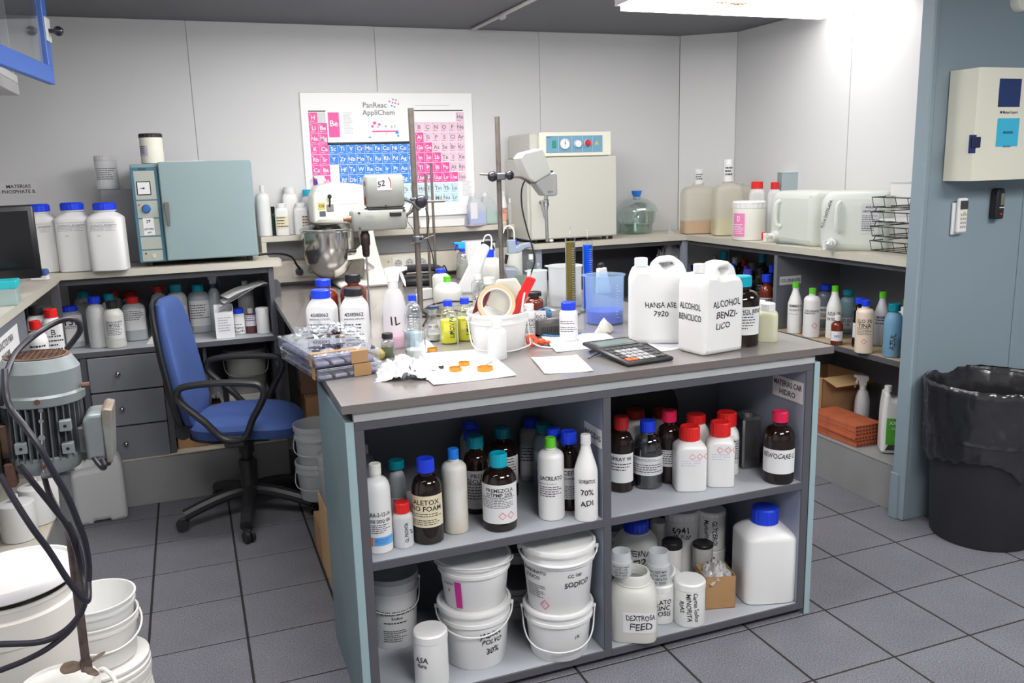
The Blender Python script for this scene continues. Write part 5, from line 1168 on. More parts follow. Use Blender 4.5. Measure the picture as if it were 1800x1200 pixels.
MB().cyl((-30*s, 0, -14*s), (-33*s, 0, -30*s), .010, .006, seg=10).build('electrode', BLACK, t)
# hot plate with vents
q = atz(968, 590, ZI); t = thing('hot_plate', 'dark grey hotplate with vent slots and coiled blue cable', 'hotplate', (q.x+.025, q.y-.01, ZI), -.1)
MB().box(-.075, .075, 0, .16, .004, .062, .006).build('body', mat('dark_grey_metal', (.12, .115, .115), .4, .3), t, smooth=50)
mb = MB()
for k in range(18): mb.box(-.062+k*.007, -.0585+k*.007, -.001, .0, .012, .034)
o = mb.build('vent_slot', BLACKM, t, smooth=0); o['kind'] = 'stuff'
BC = mat('blue_cable', (.02, .16, .38), .4)
mb = MB()
for k in range(3): mb.tube([(-.09+.03*math.cos(a)+.05, .05+.03*math.sin(a), .07+.006*k+.006*math.sin(a*2)) for a in [i*.6 for i in range(11)]], .0025, 6, 4)
mb.tube([(-.06, -.012, .01), (-.02, -.03, .006), (.03, -.02, .005), (.08, -.015, .006)], .0028, 6, 6).build('cable', BC, t)
q = atz(968, 562, ZI)
solo(MB().loft([(0, .045, .03, 2.5), (.01, .048, .033, 2.5), (.03, .035, .025, 2.5), (.036, .02, .012, 2)], 20), 'grey_mouse', mat('pale_grey', (.5, .5, .48), .4), 'pale grey rounded plastic lump behind the black-capped brown bottle', 'plastic cover', loc=(q.x, q.y+.03, ZI+.001), rz=.2)
# adapters and cables in the middle
mb = MB()
mb = px_tube([(742, 560), (752, 552), (748, 538), (765, 528), (780, 520), (800, 512)], .004, depth=2.92)
solo(MB().tube([atz(744, 572, ZI+.005), atz(752, 555, ZI+.02), atz(745, 545, ZI+.01), atz(762, 535, ZI+.006), atz(790, 530, ZI+.03), atz(830, 530, ZI+.006)], .004, 8), 'black_cable', BLACK, 'black cable coiled behind the small glass flask', 'cable')
solo(MB().tube([atz(756, 560, ZI+.005), atz(775, 550, ZI+.006), atz(795, 545, ZI+.006), atz(818, 548, ZI+.012), atz(842, 540, ZI+.006)], .003, 8), 'black_cable', BLACK, 'thinner black cable behind the yellow liquid bottles', 'cable')
for i, (px, py, cc, lb) in enumerate(((762, 548, mat('navy', (.05, .08, .16), .4), 'small dark blue adapter box among the cables'), (836, 552, PAPER, 'small white adapter box behind the yellow liquid bottles'), (735, 528, W, 'white power brick at the foot of the left thick rod'))):
    q = atz(px, py, ZI); solo(MB().box(-.022, .022, -.014, .014, .001, .028, .003), 'adapter', cc, lb, 'adapter', loc=(q.x, q.y, ZI), rz=.5*i)
q = atz(755, 528, ZI); solo(MB().box(-.035, .035, -.02, .02, .001, .05, .004), 'switch_box', mat('pale_grey', (.5, .5, .48)), 'pale plastic box between the left rod and the green-capped bottle', 'box', loc=(q.x-.01, q.y+.05, ZI), rz=.3)
# tiny handle thing behind the blue beaker
q = aty(1060, 492, 3.5); t = thing('spatula_holder', 'off-white tapered handle with black tip behind the blue beaker', 'tool', (q.x, q.y, ZI))
top = zat(q, 1056, 470).z-ZI; v, f = profile(rounded([(-.035, 0), (.035, 0), (.012, top), (-.028, top-.004)], .004), [], .03, .004)
MB().add([(x, y, z+.001) for x, y, z in v], f).build('handle', W, t); MB().sphere((-.010, 0, top+.012), .016, 14, 8, (1, .9, .8)).build('tip', BLACK, t)
# small green-labelled vials near the right counter leg
bottle('glass_vial', 'slim vial with white cap and green contents under the beige counter corner', (934, None, 14, 447), ZI, 'small', GLASS, W, Y=4.15, cat='vial', liquid=(.4, mat('mint', (.25, .62, .35), .3)))
bottle('glass_vial', 'short clear vial right of the slim one with white cap', (947, None, 12, 462), ZI, 'small', GLASS, GREYB, Y=4.12, cat='vial')
# ================================================================ things on the wall shelf (z = ZSH)
ZSH = 1.189; YS = YW-.085; gs = 'bottles on the narrow wall shelf'
bottle('plastic_bottle', 'tall white pump-topped bottle at the left end of the wall shelf', (463, None, 24, 325), ZSH, 'round', W, W, Y=YS, cw=8, ch=10, sh=.72, group=gs)
bottle('plastic_bottle', 'short white jar with label just right of the pump bottle on the wall shelf', (497, None, 24, 357), ZSH, 'wide', W, W, Y=YS-.02, cw=17, ch=10, group=gs, lab=(.2, .6, .9, [('~4', .9)], {'mat': MATS['cream_paper_label']}))
bottle('plastic_bottle', 'white rounded bottle standing behind the two labelled jars', (511, None, 27, 328), ZSH, 'wide', W, W, Y=YS+.045, cw=20, ch=10, group=gs)
bottle('plastic_bottle', 'short white jar with pinkish label beside the teal-capped bottle', (530, None, 24, 356), ZSH, 'wide', W, W, Y=YS-.02, cw=17, ch=10, group=gs, lab=(.2, .6, .6, [('~4', .9)], {'mat': mat('pink_tan_label', (.68, .55, .48), .6), 'rot': 30}))
bottle('plastic_bottle', 'tiny dark bottle behind the left white jar on the wall shelf', (482, None, 12, 363), ZSH, 'small', mat('dark_green_bottle', (.03, .07, .05), .2), BLACK, Y=YS+.04, group=gs)
bottle('plastic_bottle', 'grey-white bottle with teal cap at the left edge of the poster', (543, None, 26, 333), ZSH, 'round', mat('light_grey_plastic', (.55, .57, .62), .4), TEALL, Y=YS+.04, cw=17, ch=9, group=gs)
bottle('plastic_bottle', 'white bottle with red cap left of the stand mixer', (558, None, 17, 340), ZSH, 'round', W, RED, Y=YS, cw=12, ch=10, group=gs, lab=(.3, .7, .9, [('~4', .8)], {'mat': mat('lilac_label', (.55, .52, .62), .6)}))
spray('spray_bottle', 'spray bottle with blue trigger and white head before the poster', (566, None, 20, 308), ZSH, W, W, Y=YS+.03, trig=BLUE, face=-1)
bottle('glass_bottle', 'small amber bottle with yellow label beside the stirrer side shaft', (612, None, 14, 378), ZSH, 'small', AMBR, W, Y=YS-.02, group=gs, lab=(.1, .5, 1.1, [('H', .9)], {'mat': MATS['yellow_label']}))
q0 = aty(735, 395, YS+.04); q1 = aty(812, 385, YS+.04)
solo(MB().box(q0.x, q1.x, YS-.01, YS+.06, ZSH+.001, ZSH+.042, .002), 'white_box', W, 'long flat white box lying on the wall shelf under the poster', 'box', smooth=0)
def detbottle(px, w_, ty, liq, label, lb=False):
    c, r, h, rz = place(px, None, w_, ty, ZSH, Y=YS+(.0 if lb else .02)); t = thing('detergent_bottle', label, 'bottle', c, 0, 'slanted-neck bottles on the wall shelf')
    out = rounded([(-r, 0), (r, 0), (r, h*.55), (r*.1, h*.84), (-r*.15, h*.84), (-r*.15, h*.88), (-r*.7, h*.88), (-r*.75, h*.75), (-r, h*.6)], r*.12)
    v, f = profile(out, [], .06, .008); MB().add(v, f).build('body', FRO, t)
    v, f = profile(rounded([(-r*.93, .004), (r*.93, .004), (r*.93, h*.42), (-r*.93, h*.42)], r*.1), [], .052, .008); MB().add(v, f).build('liquid', liq, t)
    cap_mesh(h*.88, h, r*.34, True, 24, (-r*.42, 0)).build('cap', W, t)
    if lb: MB().box(-r*.9, -r*.1, -.0325, -.0315, h*.2, h*.7).build('paper_label', PAPER, t, smooth=0)
detbottle(838, 31, 338, mat('blue_liquid_pale', (.15, .32, .85), .2), 'slanted-neck bottle of blue liquid on the wall shelf', True)
detbottle(859, 28, 338, mat('green_liquid_pale', (.18, .55, .38), .2), 'slanted-neck bottle of green liquid on the wall shelf')
solo(MB().box(-.06, .06, -.04, .03, .001, .006, .001), 'booklet', mat('booklet', (.45, .40, .48), .5), 'dark edged booklet under the blue liquid bottle overhanging the shelf', 'booklet', loc=(aty(835, 394, YS).x-.02, YS-.045, ZSH), rz=.4)
bottle('plastic_bottle', 'slim bottle with orange and pink label near the right end of the wall shelf', (886, None, 12, 336), ZSH, 'taper', W, W, Y=YS, group=gs, lab=(.05, .5, 1.2, [('~3', .4)], {'mat': mat('orange_pink_label', (.80, .42, .30), .5)}))
bottle('plastic_bottle', 'small clear bottle with blue label right of the orange-labelled one', (898, None, 11, 348), ZSH, 'small', FRO, W, Y=YS, group=gs)
q = aty(912, 390, YS); solo(MB().box(-.02, .028, -.03, .03, .001, .135, .002), 'carton', mat('cream_carton', (.74, .70, .60), .6), 'upright cream carton with yellow foot at the right end of the wall shelf', 'carton', loc=(q.x-.005, q.y, ZSH), smooth=0)
# ================================================================ poster
t = thing('periodic_table_poster', 'large white framed periodic table poster in pink and blue on the back wall', 'poster', (0, YW, 0))
def pp(x, y): q = aty(500+x/4.8, 150+y/4.8, YW-.012); return q.x, q.z
PX0, PX1, PZ0, PZ1 = .607, 1.548, 1.248, 1.913
MB().box(PX0, PX1, -.012, -.001, PZ0, PZ1, .003).build('board', mat('poster_white', (.93, .93, .93), .35), t, smooth=0)
F = Flat(-.012)
PK = mat('poster_pink', (.85, .08, .36), .4); PB = mat('poster_blue', (.03, .24, .78), .4); PL = mat('poster_pale_pink', (.88, .62, .74), .4); PC = mat('poster_pale_cyan', (.62, .82, .88), .4)
gx0 = pp(203, 300)[0]; gx1 = pp(1515, 300)[0]; cw_ = (gx1-gx0)/18; gz = [pp(700, 226+k*87.5)[1] for k in range(10)]; chh = gz[0]-gz[1]
ROWS = [["H"]+[None]*16+["He"], ["Li", "Be"]+[None]*10+["B", "C", "N", "O", "F", "Ne"], ["Na", "Mg"]+[None]*10+["Al", "Si", "P", "S", "Cl", "Ar"],
 "K Ca Sc Ti V Cr Mn Fe Co Ni Cu Zn Ga Ge As Se Br Kr".split(), "Rb Sr Y Zr Nb Mo Tc Ru Rh Pd Ag Cd In Sn Sb Te I Xe".split(),
 "Cs Ba * Hf Ta W Re Os Ir Pt Au Hg Tl Pb Bi Po At Rn".split(), "Fr Ra * Rf Db Sg Bh Hs Mt Ds Rg Cn Uut Fl Uup Lv Uus Uuo".split()]
cells = {k: MB() for k in 'PBLC'}; wt_ = MB(); dk = MB()
pinkmax = {1: 12, 2: 12, 3: 13, 4: 14, 5: 15, 6: 16}
def cell(c, z, sym, kind):
    x = gx0+c*cw_; patch(cells[kind], F, x+.0006, x+cw_-.0006, z-chh+.0006, z-.0006, .0006, 1)
    ink_ = wt_ if kind in 'PB' else dk
    letters(ink_, F, sym, x+cw_*.5, z-chh*.48, chh*.40, maxw=cw_*.8, lift=.0012)
    patch(ink_, F, x+cw_*.15, x+cw_*.6, z-chh*.86, z-chh*.82, .0012, 1); patch(ink_, F, x+cw_*.12, x+cw_*.25, z-chh*.2, z-chh*.14, .0012, 1)
for r_, row in enumerate(ROWS):
    for c_, sym in enumerate(row):
        if not sym or sym == '*': continue
        z = gz[r_]+(0 if c_ > 1 or True else 0)
        if c_ < 2: k = 'P'
        elif c_ < 12: k = 'B'
        else: k = 'P' if (r_ in pinkmax and c_ <= pinkmax[r_]-(1 if r_ == 1 else 0) and r_ > 1) else 'L'
        cell(c_, z, sym, k)
for r_, row in enumerate(("La Ce Pr Nd Pm Sm Eu Gd Tb Dy Ho Er Tm Yb Lu".split(), "Ac Th Pa U Np Pu Am Cm Bk Cf Es Fm Md No Lr".split())):
    for c_, sym in enumerate(row): cell(c_+2, gz[7]-chh*(r_)-chh*.08, sym, 'C')
for k, m_, n_ in (('P', PK, 'pink_cells'), ('B', PB, 'blue_cells'), ('L', PL, 'pale_pink_cells'), ('C', PC, 'pale_cyan_cells')):
    o = cells[k].build(n_, m_, t, smooth=0); o['kind'] = 'stuff'
o = wt_.build('element_symbols', WHITEINK, t, smooth=0); o['kind'] = 'stuff'; o = dk.build('element_symbols', mat('poster_dark', (.18, .17, .22), .5), t, smooth=0); o['kind'] = 'stuff'
def prect(x0, y0, x1, y1, m_, nm): 
    a = pp(x0, y0); b = pp(x1, y1); return patch(MB(), F, a[0], b[0], b[1], a[1], .0006, 1).build(nm, m_, t, smooth=0)
o = prect(363, 228, 470, 438, PK, 'key_cell'); a = pp(416, 320); write(o, F, [('Be', a[0], a[1], .030)], WHITEINK)
prect(275, 228, 350, 320, mat('poster_white', (1, 1, 1)), 'corner_cell').data.materials[0] = MATS['white_paper']
for x0, x1, y in ((198, 345, 218), (362, 1060, 487), (1092, 1505, 212)): prect(x0, y-5, x1, y+4, mat('poster_rule', (.03, .04, .05), .5), 'rule_line')
SERIF = mat('poster_grey', (.22, .22, .25), .5)
a = pp(760, 165); b = pp(795, 228); write(t, F, [('PanReac', a[0], a[1], .027, {'maxw': .16}), ('AppliChem', b[0], b[1], .027, {'maxw': .19})], SERIF)
mb = MB(); fine(mb, F, pp(480, 0)[0], pp(560, 0)[0], pp(0, 232)[1], 18, .0062, .001, 3); fine(mb, F, pp(1095, 0)[0], pp(1400, 0)[0], pp(0, 170)[1], 1, .005, .001); fine(mb, F, pp(1470, 0)[0], pp(1550, 0)[0], pp(0, 860)[1], 14, .006, .001)
mb.build('fine_print', mat('poster_fine', (.5, .5, .55), .5), t, smooth=0)['kind'] = 'stuff'
m1 = MB(); m2 = MB()
for i, (x, y) in enumerate(((885, 135), (915, 118), (905, 172), (935, 150), (940, 125), (960, 158), (928, 180), (912, 145))):
    q = pp(x, y); m_ = (m1 if i % 2 else m2); m_.loft([(0, .0045, .0045, 2), (.001, .0045, .0045, 2)], 12, M=Matrix.Translation((q[0], -.0121, q[1])) @ Matrix.Rotation(PI/2, 4, 'X'))
m1.build('logo_dots', PK, t, smooth=0)['kind'] = 'stuff'; m2.build('logo_dots', mat('logo_blue', (.05, .35, .70), .5), t, smooth=0)['kind'] = 'stuff'
# small laboratory bench drawing (plain generic shapes)
m1 = MB(); m2 = MB(); m3 = MB()
def dot(m_, x, y, rx, rz_): q = pp(x, y); m_.loft([(0, rx, rz_, 2), (.0008, rx, rz_, 2)], 14, M=Matrix.Translation((q[0], -.0121, q[1])) @ Matrix.Rotation(PI/2, 4, 'X'))
for x, y, a_, b_ in ((760, 318, .010, .008), (742, 345, .006, .008), (800, 330, .008, .006)): dot(m1, x, y, a_, b_)
for x, y, a_, b_ in ((950, 395, .009, .010), (960, 425, .005, .006), (720, 438, .008, .003)): dot(m2, x, y, a_, b_)
for x, y, a_, b_ in ((790, 350, .006, .005), (855, 345, .006, .006), (905, 350, .004, .008), (930, 345, .003, .009), (860, 408, .007, .002), (760, 415, .008, .001)): dot(m3, x, y, a_, b_)
a = pp(740, 383); b = pp(940, 393); patch(m1, F, a[0], b[0], b[1], a[1], .001, 1)
for m_, mt_ in ((m1, PK), (m2, PB), (m3, mat('poster_fine', (.5, .5, .55)))): m_.build('bench_drawing', mt_, t, smooth=0)['kind'] = 'stuff'
# ================================================================ blue oven on the left counter
t = thing('laboratory_oven', 'pale blue-green laboratory oven with black dial strip on the left counter', 'oven', (.04, 4.15, ZT))
def oz(y, px=300): return aty(px, y, 4.15).z-ZT
def ox(x, y=380): return aty(x, y, 4.15).x-.04
OVB = mat('blue_green_enamel', (.245, .33, .345), .32, var=.06, scale=3, coat=.2); OVD = mat('dark_blue_trim', (.05, .16, .23), .4); OVP = mat('oven_plate', (.42, .45, .40), .4, .3)
xl, xm, xr = -.252, -.140, .262; zt = .455; zb = .022
MB().box(xl, xr, .012, .47, zb, zt, .004).build('body', OVB, t, smooth=0)
MB().box(xl, xm, -.004, .012, zb, zt-.015, .002).build('control_strip', OVD, t, smooth=0)
MB().box(xm+.004, xr-.004, -.022, .011, zb+.004, zt+.006, .004).build('door', OVB, t, smooth=0)
yy = -.0055
pz = [(zt-.03, zt-.155), (zt-.16, zt-.235), (zt-.24, zt-.315), (zt-.32, zt-.375), (zt-.38, zb+.006)]
for a, b in pz: MB().box(xl+.012, xm-.014, yy, -.004, b, a, .001).build('panel_plate', OVP, t, smooth=0)
z0 = zt-.105; MB().box(xl+.020, xl+.078, yy-.004, yy, z0-.030, z0+.030, .002).build('dial_frame', BLACKM, t, smooth=0)
o = MB().box(xl+.024, xl+.074, yy-.005, yy-.004, z0-.026, z0+.026).build('dial_face', PAPER, t, smooth=0)
mb = MB(); mb.cyl((xl+.049, yy-.0052, z0), (xl+.049, yy-.008, z0), .004, seg=10); mb.box(xl+.034, xl+.049, yy-.0065, yy-.0055, z0-.001, z0+.001); mb.build('needle', BLACK, o)
z0 = zt-.195; MB().lathe([(.019, 0), (.018, .012), (.013, .018), (1e-4, .019)], 20, Matrix.Translation((xl+.050, yy, z0)) @ Matrix.Rotation(PI/2, 4, 'X')).build('knob', mat('knob_blue', (.03, .14, .42), .3), t)
MB().cyl((xl+.022, yy, z0+.018), (xl+.022, yy-.003, z0+.018), .005, seg=10).build('indicator_lamp', mat('orange_lamp', (.45, .14, .02), .4), t)
o = MB().box(xl+.030, xl+.075, yy-.002, yy-.001, zt-.312, zt-.236).build('paper_note', PAPER, t, smooth=0)
write(o, Flat(yy-.002, xl+.052), [('29', 0, zt-.250, .013, {'hand': True}), ('ESTUFA', 0, zt-.285, .008, {'hand': True}), ('60%', 0, zt-.300, .007, {'hand': True})])
write(t, Flat(-.0045, xl+.05), [('SELAR', 0, zt-.022, .008)], INK)
MB().box(xl+.052, xl+.068, yy-.003, yy, zb+.018, zb+.038, .002).build('rocker_switch', mat('ivory', (.55, .52, .42), .4), t)
MB().cyl((xl+.028, yy, zb+.040), (xl+.028, yy-.002, zb+.040), .004, seg=10).build('indicator_lamp', BLACK, t)
HM = mat('cast_handle', (.20, .19, .18), .35, .7)
MB().cyl((xm+.022, -.022, .275), (xm+.022, -.045, .275), .012, seg=14).build('handle_pivot', HM, t)
v, f = profile(rounded([(-.010, .012), (.012, .012), (.009, -.095), (-.004, -.095)], .005), [], .012, .003)
MB().add([(x+xm+.022, y-.045, z+.275) for x, y, z in v], f).build('handle', HM, t)
for x in (xl+.04, xr-.04):
    for y in (.04, .43): MB().cyl((x, y, .001), (x, y, .022), .014, seg=12).build('foot', BLACK, t)
MB().box(-.10, .06, .06, .2, zt+.006, zt+.010, .001).build('top_plate', W, t, smooth=0)
c_, r, h, rz = place(268, None, 39, 235, ZT+zt+.001, Y=4.30)
t, r, h = bottle('plastic_jar', 'cream jar with black lid standing on the blue-green oven', (268, None, 38, 235), ZT+zt+.002, 'jar', mat('ivory_jar', (.82, .80, .70), .35), BLACK, Y=4.27, cat='jar', lab=(.25, .6, .5, [('~4', .8)], {'mat': MATS['lilac_label'], 'rot': -50}))
# ================================================================ cream oven on the right counter
t = thing('laboratory_oven', 'cream laboratory oven with blue control panel and two dials on the right counter', 'oven', (2.0, 4.30, 1.09))
GR = mat('cream_grey_enamel', (.56, .56, .50), .35, coat=.1); CT = mat('cream_top', (.76, .75, .64), .35); BP = mat('steel_blue_panel', (.16, .33, .47), .4)
bx0, bx1 = -.272, .255
MB().box(bx0, bx1, .0, .34, .018, .455, .006).build('body', GR, t, smooth=0)
MB().box(bx0+.012, bx1, -.022, -.001, .022, .458, .005).build('door', GR, t, smooth=0)
MB().box(bx0+.02, bx1-.035, .0, .33, .456, .585, .006).build('control_housing', GR, t, smooth=0)
MB().box(-.205, bx1-.030, -.016, -.001, .462, .590, .004).build('control_front', CT, t, smooth=0)
o = MB().box(-.165, .170, -.019, -.0165, .482, .570, .001).build('control_panel', BP, t, smooth=0)
R90 = Matrix.Rotation(PI/2, 4, 'X')
MB().box(-.132, -.108, -.024, -.019, .508, .545, .002).build('green_switch', mat('switch_green', (.01, .30, .20), .3), o)
MB().lathe([(.028, 0), (.028, .008), (.025, .010), (.024, .006), (1e-4, .006)], 28, Matrix.Translation((-.058, -.019, .527)) @ R90).build('thermometer_dial', W, o)
mb = MB().box(-.059, -.057, -.0265, -.0255, .527, .545).cyl((-.058, -.0255, .527), (-.058, -.028, .527), .003, seg=8); mb.build('dial_needle', BLACK, o)
MB().lathe([(.020, 0), (.018, .016), (1e-4, .017)], 22, Matrix.Translation((.018, -.019, .527)) @ R90).build('knob', W, o)
MB().lathe([(.020, 0), (.019, .008), (.0185, .008)], 22, Matrix.Translation((.078, -.019, .530)) @ R90).build('knob_ring', W, o)
MB().lathe([(.014, .006), (.013, .018), (1e-4, .019)], 22, Matrix.Translation((.078, -.019, .530)) @ R90).build('red_knob', RED, o)
MB().add([(.122, -.0200, .520), (.146, -.0200, .520), (.134, -.0200, .542)], [(0, 1, 2)]).build('warning_triangle', mat('warn_yellow', (.80, .55, .02), .5), o, smooth=0)
write(o, Flat(-.0194), [('SELECTA', -.150, .563, .006, {'maxw': .025}), ('!', .134, .527, .010, {})], INK)
for x in (-.095, -.015, .048, .108): MB().box(x-.0004, x+.0004, -.0196, -.0192, .484, .568).build('panel_line', WHITEINK, o, smooth=0)
MB().cyl((-.205, -.022, .222), (-.205, -.045, .222), .011, seg=14).build('handle_pivot', HM, t)
v, f = profile(rounded([(-.018, .012), (.008, .012), (.014, -.085), (.002, -.085)], .005), [], .012, .003)
MB().add([(x-.200, y-.045, z+.222) for x, y, z in v], f).build('handle', mat('grey_handle', (.28, .29, .30), .4), t)
for x in (bx0+.05, bx1-.06, bx1-.02):
    MB().cyl((x, .02, .001), (x, .02, .018), .012, seg=12).build('foot', BLACK, t)
# ================================================================ right counter things (z = 1.09)
ZQ = 1.091
c, r, h, rz = place(1119, 412, 58, 335, ZQ); r2 = 37*((c-CAM).dot(FWD))/FPX
t = thing('desiccator', 'greenish glass desiccator jar with blue stopper beside the cream oven', 'desiccator', c, rz)
MB().lathe([(r2*.72, 0), (r2*.74, .006), (r2*.76, h*.22), (r2*.86, h*.26), (r2*.93, h*.5), (r2*1.0, h*.505), (r2*1.0, h*.53), (r2*.90, h*.53), (r2*.86, h*.50), (r2*.78, h*.27), (r2*.68, .01)], 44, bot=True).build('base', GLG, t)
MB().lathe([(r2*.9, h*.535), (r2*1.0, h*.535), (r2*.99, h*.56), (r2*.85, h*.68), (r2*.55, h*.79), (r2*.20, h*.835), (r2*.19, h*.9)], 44).build('dome', GLG, t)
MB().lathe([(r2*.66, .010), (r2*.72, h*.24), (1e-4, h*.24)], 44, bot=True).build('liquid', clear('water_tint', (.62, .80, .74), .25), t)
MB().lathe([(r2*.17, h*.86), (r2*.24, h*.97), (r2*.24, h), (1e-4, h)], 24).build('stopper', BLUE2, t)
JUGN = frost('carboy_plastic', (.84, .82, .74), .42)
def canister(label, px, liq, lv, tube, Y=None):
    cx, by, w_, ty = px; c, r, h, rz = place(cx, by, w_, ty, ZQ, Y); t = thing('drum_jug', label, 'jug', c, rz*.5, 'tall plastic jugs in the far right corner')
    secs = [(0, .9, 5), (.01, .98, 5), (.03, 1, 5), (.80, 1, 5), (.88, .92, 5), (.93, .7, 4), (.95, .36, 2), (1, .34, 2)]
    S_ = [(a*h, r*b, r*b*.75, n) for a, b, n in secs]
    MB().loft(S_, 36).build('body', JUGN, t); MB().loft([(.003, r*.9, r*.66, 5), (.02*h, r*.97, r*.72, 5), (lv*h, r*.97, r*.72, 5)], 36).build('liquid', liq, t)
    if tube:
        th = place(cx, by, w_, tube[0], ZQ, Y)[2]; tw = tube[1]/w_*r
        MB().loft([(h*.99, tw, tw, 2), (th, tw, tw, 2)], 24).build('neck_tube', W, t)
        o = patch(MB(), Round(tw), -tw*.9, tw*.9, h+.25*(th-h), h+.75*(th-h), .0008, 8).build('paper_label', PAPER, t)
        mb = MB(); fine(mb, Round(tw), -tw*.8, tw*.8, h+.65*(th-h), 3, (th-h)*.15, .0016, 4, .5); mb.build('lettering', INK, o, smooth=0)
    return t
canister('tall jug with orange-brown liquid and white neck tube in the right corner', (1226, 412, 57, 322), mat('orange_brown_liquid', (.62, .33, .12), .3), .25, (297, 16))
canister('tall jug with pale yellow liquid and longer neck tube in the right corner', (1277, 415, 50, 318), mat('pale_yellow_liquid', (.62, .60, .36), .3), .32, (280, 17))
canister('translucent jug with handwriting behind the pink-labelled tub', (1300, None, 40, 322), MATS['pale_yellow_liquid'], .3, None, Y=4.20)
t, r, h = bottle('plastic_tub', 'white lidded tub with pink label on the right counter', (1315, 423, 56, 353), ZQ, 'jar', mat('ivory_tub', (.78, .78, .72), .4), W, ch=12, cat='tub')
S = Round(r, rot=-.65); patch(MB(), S, -r*.42, r*.42, h*.10, h*.70, .001, 8).build('pink_label', mat('pink_label', (.82, .22, .48), .5), t); mb = MB(); letters(mb, S, '[]', 0, h*.58, h*.10, lift=.002); fine(mb, S, -r*.35, r*.35, h*.42, 6, h*.045, .002); mb.build('lettering', WHITEINK, t, smooth=0)
bottle('plastic_jug', 'white jug with red screw cap, left of two red caps behind the carboys', (1330, None, 27, 319), ZQ, 'wide', NAT, RED, Y=3.98, cw=20, ch=14, cat='jug')
bottle('plastic_jug', 'white jug with red screw cap, right of two red caps behind the carboys', (1361, None, 24, 320), ZQ, 'wide', NAT, RED, Y=3.92, cw=14, ch=8, cat='jug')
CARB = frost('water_carboy_plastic', (.90, .92, .88), .78)
def carboy(label, x0, y0, x1, y1, ty, D, inner):
    a = atz(x0, y0, ZQ); b = atz(x1, y1, ZQ); u = (b-a); L = u.length; rz = math.atan2(u.y, u.x); nn_ = Vector((-u.y, u.x, 0)).normalized(); c = (a+b)/2+nn_*D/2; h = zat((a+b)/2, (x0+x1)/2, ty).z-ZQ
    t = thing('water_carboy', label, 'carboy', c, rz, 'translucent carboys with taps')
    ol = rounded([(-L/2, .0), (L/2, 0), (L/2, h), (-L/2+L*.12, h), (-L/2, h*.86)], [.03, .03, .03, .03, .03]); hole = rounded([(-L/2+L*.16, h*.34), (-L/2+L*.30, h*.30), (-L/2+L*.30, h*.80), (-L/2+L*.18, h*.76)], .012)
    v, f = profile(ol, [], D, .035); MB().add(v, f).build('body', CARB, t)
    v, f = profile(rounded([(-L/2+.012, .01), (L/2-.012, .01), (L/2-.012, h*inner), (-L/2+.012, h*inner)], .02), [], D*.88, .03); MB().add(v, f).build('water', clear('carboy_water', (.92, .95, .93), .1), t)
    MB().tube([(-L/2+L*.30, -D/2-.002, h*.82), (-L/2+L*.27, -D/2-.022, h*.74), (-L/2+L*.27, -D/2-.022, h*.40), (-L/2+L*.31, -D/2-.002, h*.32)], .010, 10, 5).build('handle', CARB, t)
    tp = t; zt_ = h*.14; xx = -L/2+L*.20
    MB().cyl((xx, -D/2+.005, zt_), (xx, -D/2-.022, zt_), .022, seg=16).cyl((xx, -D/2-.02, zt_), (xx, -D/2-.05, zt_), .011, seg=12).build('tap_body', W, t)
    MB().cyl((xx-.02, -D/2-.05, zt_+.012), (xx-.02, -D/2-.05, zt_-.028), .011, .009, seg=12).cyl((xx-.024, -D/2-.05, zt_), (xx, -D/2-.05, zt_), .009, seg=10).build('tap_spout', W, t)
    return t, L, D, h
t, L, D, h = carboy('translucent water carboy with red-handled tap, left of the pair', 1350, 424, 1425, 434.5, 336, .21, .68)
MB().box(-L/2+L*.20-.046, -L/2+L*.20-.034, -D/2-.058, -D/2-.042, h*.06, h*.20, .003).build('tap_lever', RED, t)
t, L, D, h = carboy('translucent water carboy labelled AGUA DESTILADA, right of the pair', 1438, 440, 1560, 443, 336, .19, .80)
o = MB().box(L*.10, L*.36, -D/2-.004, -D/2-.003, h*.30, h*.80).build('paper_label', mat('grey_white_paper', (.62, .62, .64), .6), t, smooth=0)
mb = MB(); FF = Flat(-D/2-.004, L*.23); letters(mb, FF, 'AGUA', 0, h*.74, .010); letters(mb, FF, 'DESTILADA', 0, h*.67, .010, maxw=L*.2); fine(mb, FF, -L*.11, L*.11, h*.60, 9, h*.03, .001); mb.build('lettering', INK, o, smooth=0)
mb = MB(); FF = Flat(-D/2-.003, -L*.40); letters(mb, FF, 'AGUA DESTILADA', 0, h*.62, .012, rot=70, hand=True, maxw=.13); mb.build('lettering', INK, t, smooth=0)
q = aty(1393, 331, 3.90)
t = thing('grey_canister', 'grey flat-topped canister rising behind the left carboy', 'canister', (q.x+.0, 3.92, ZQ), -.4)
hh = zat(Vector((q.x, 3.92, 0)), 1393, 302).z-ZQ
MB().box(-.060, .060, -.05, .05, .001, hh, .006).build('body', mat('blue_grey_box', (.33, .39, .42), .5), t, smooth=0); MB().box(-.062, .062, -.052, .052, hh-.004, hh+.001, .001).build('rim', mat('pale_blue_rim', (.5, .6, .62), .5), t, smooth=0)
solo(MB().box(-.13, .02, -.03, .03, .0, .006, .001), 'glass_strip', clear('green_strip', (.45, .62, .60), .3), 'greenish glass strip lying under the front of the carboys', 'glass plate', loc=(2.80, 3.38, ZQ), rz=-1.2, smooth=0)
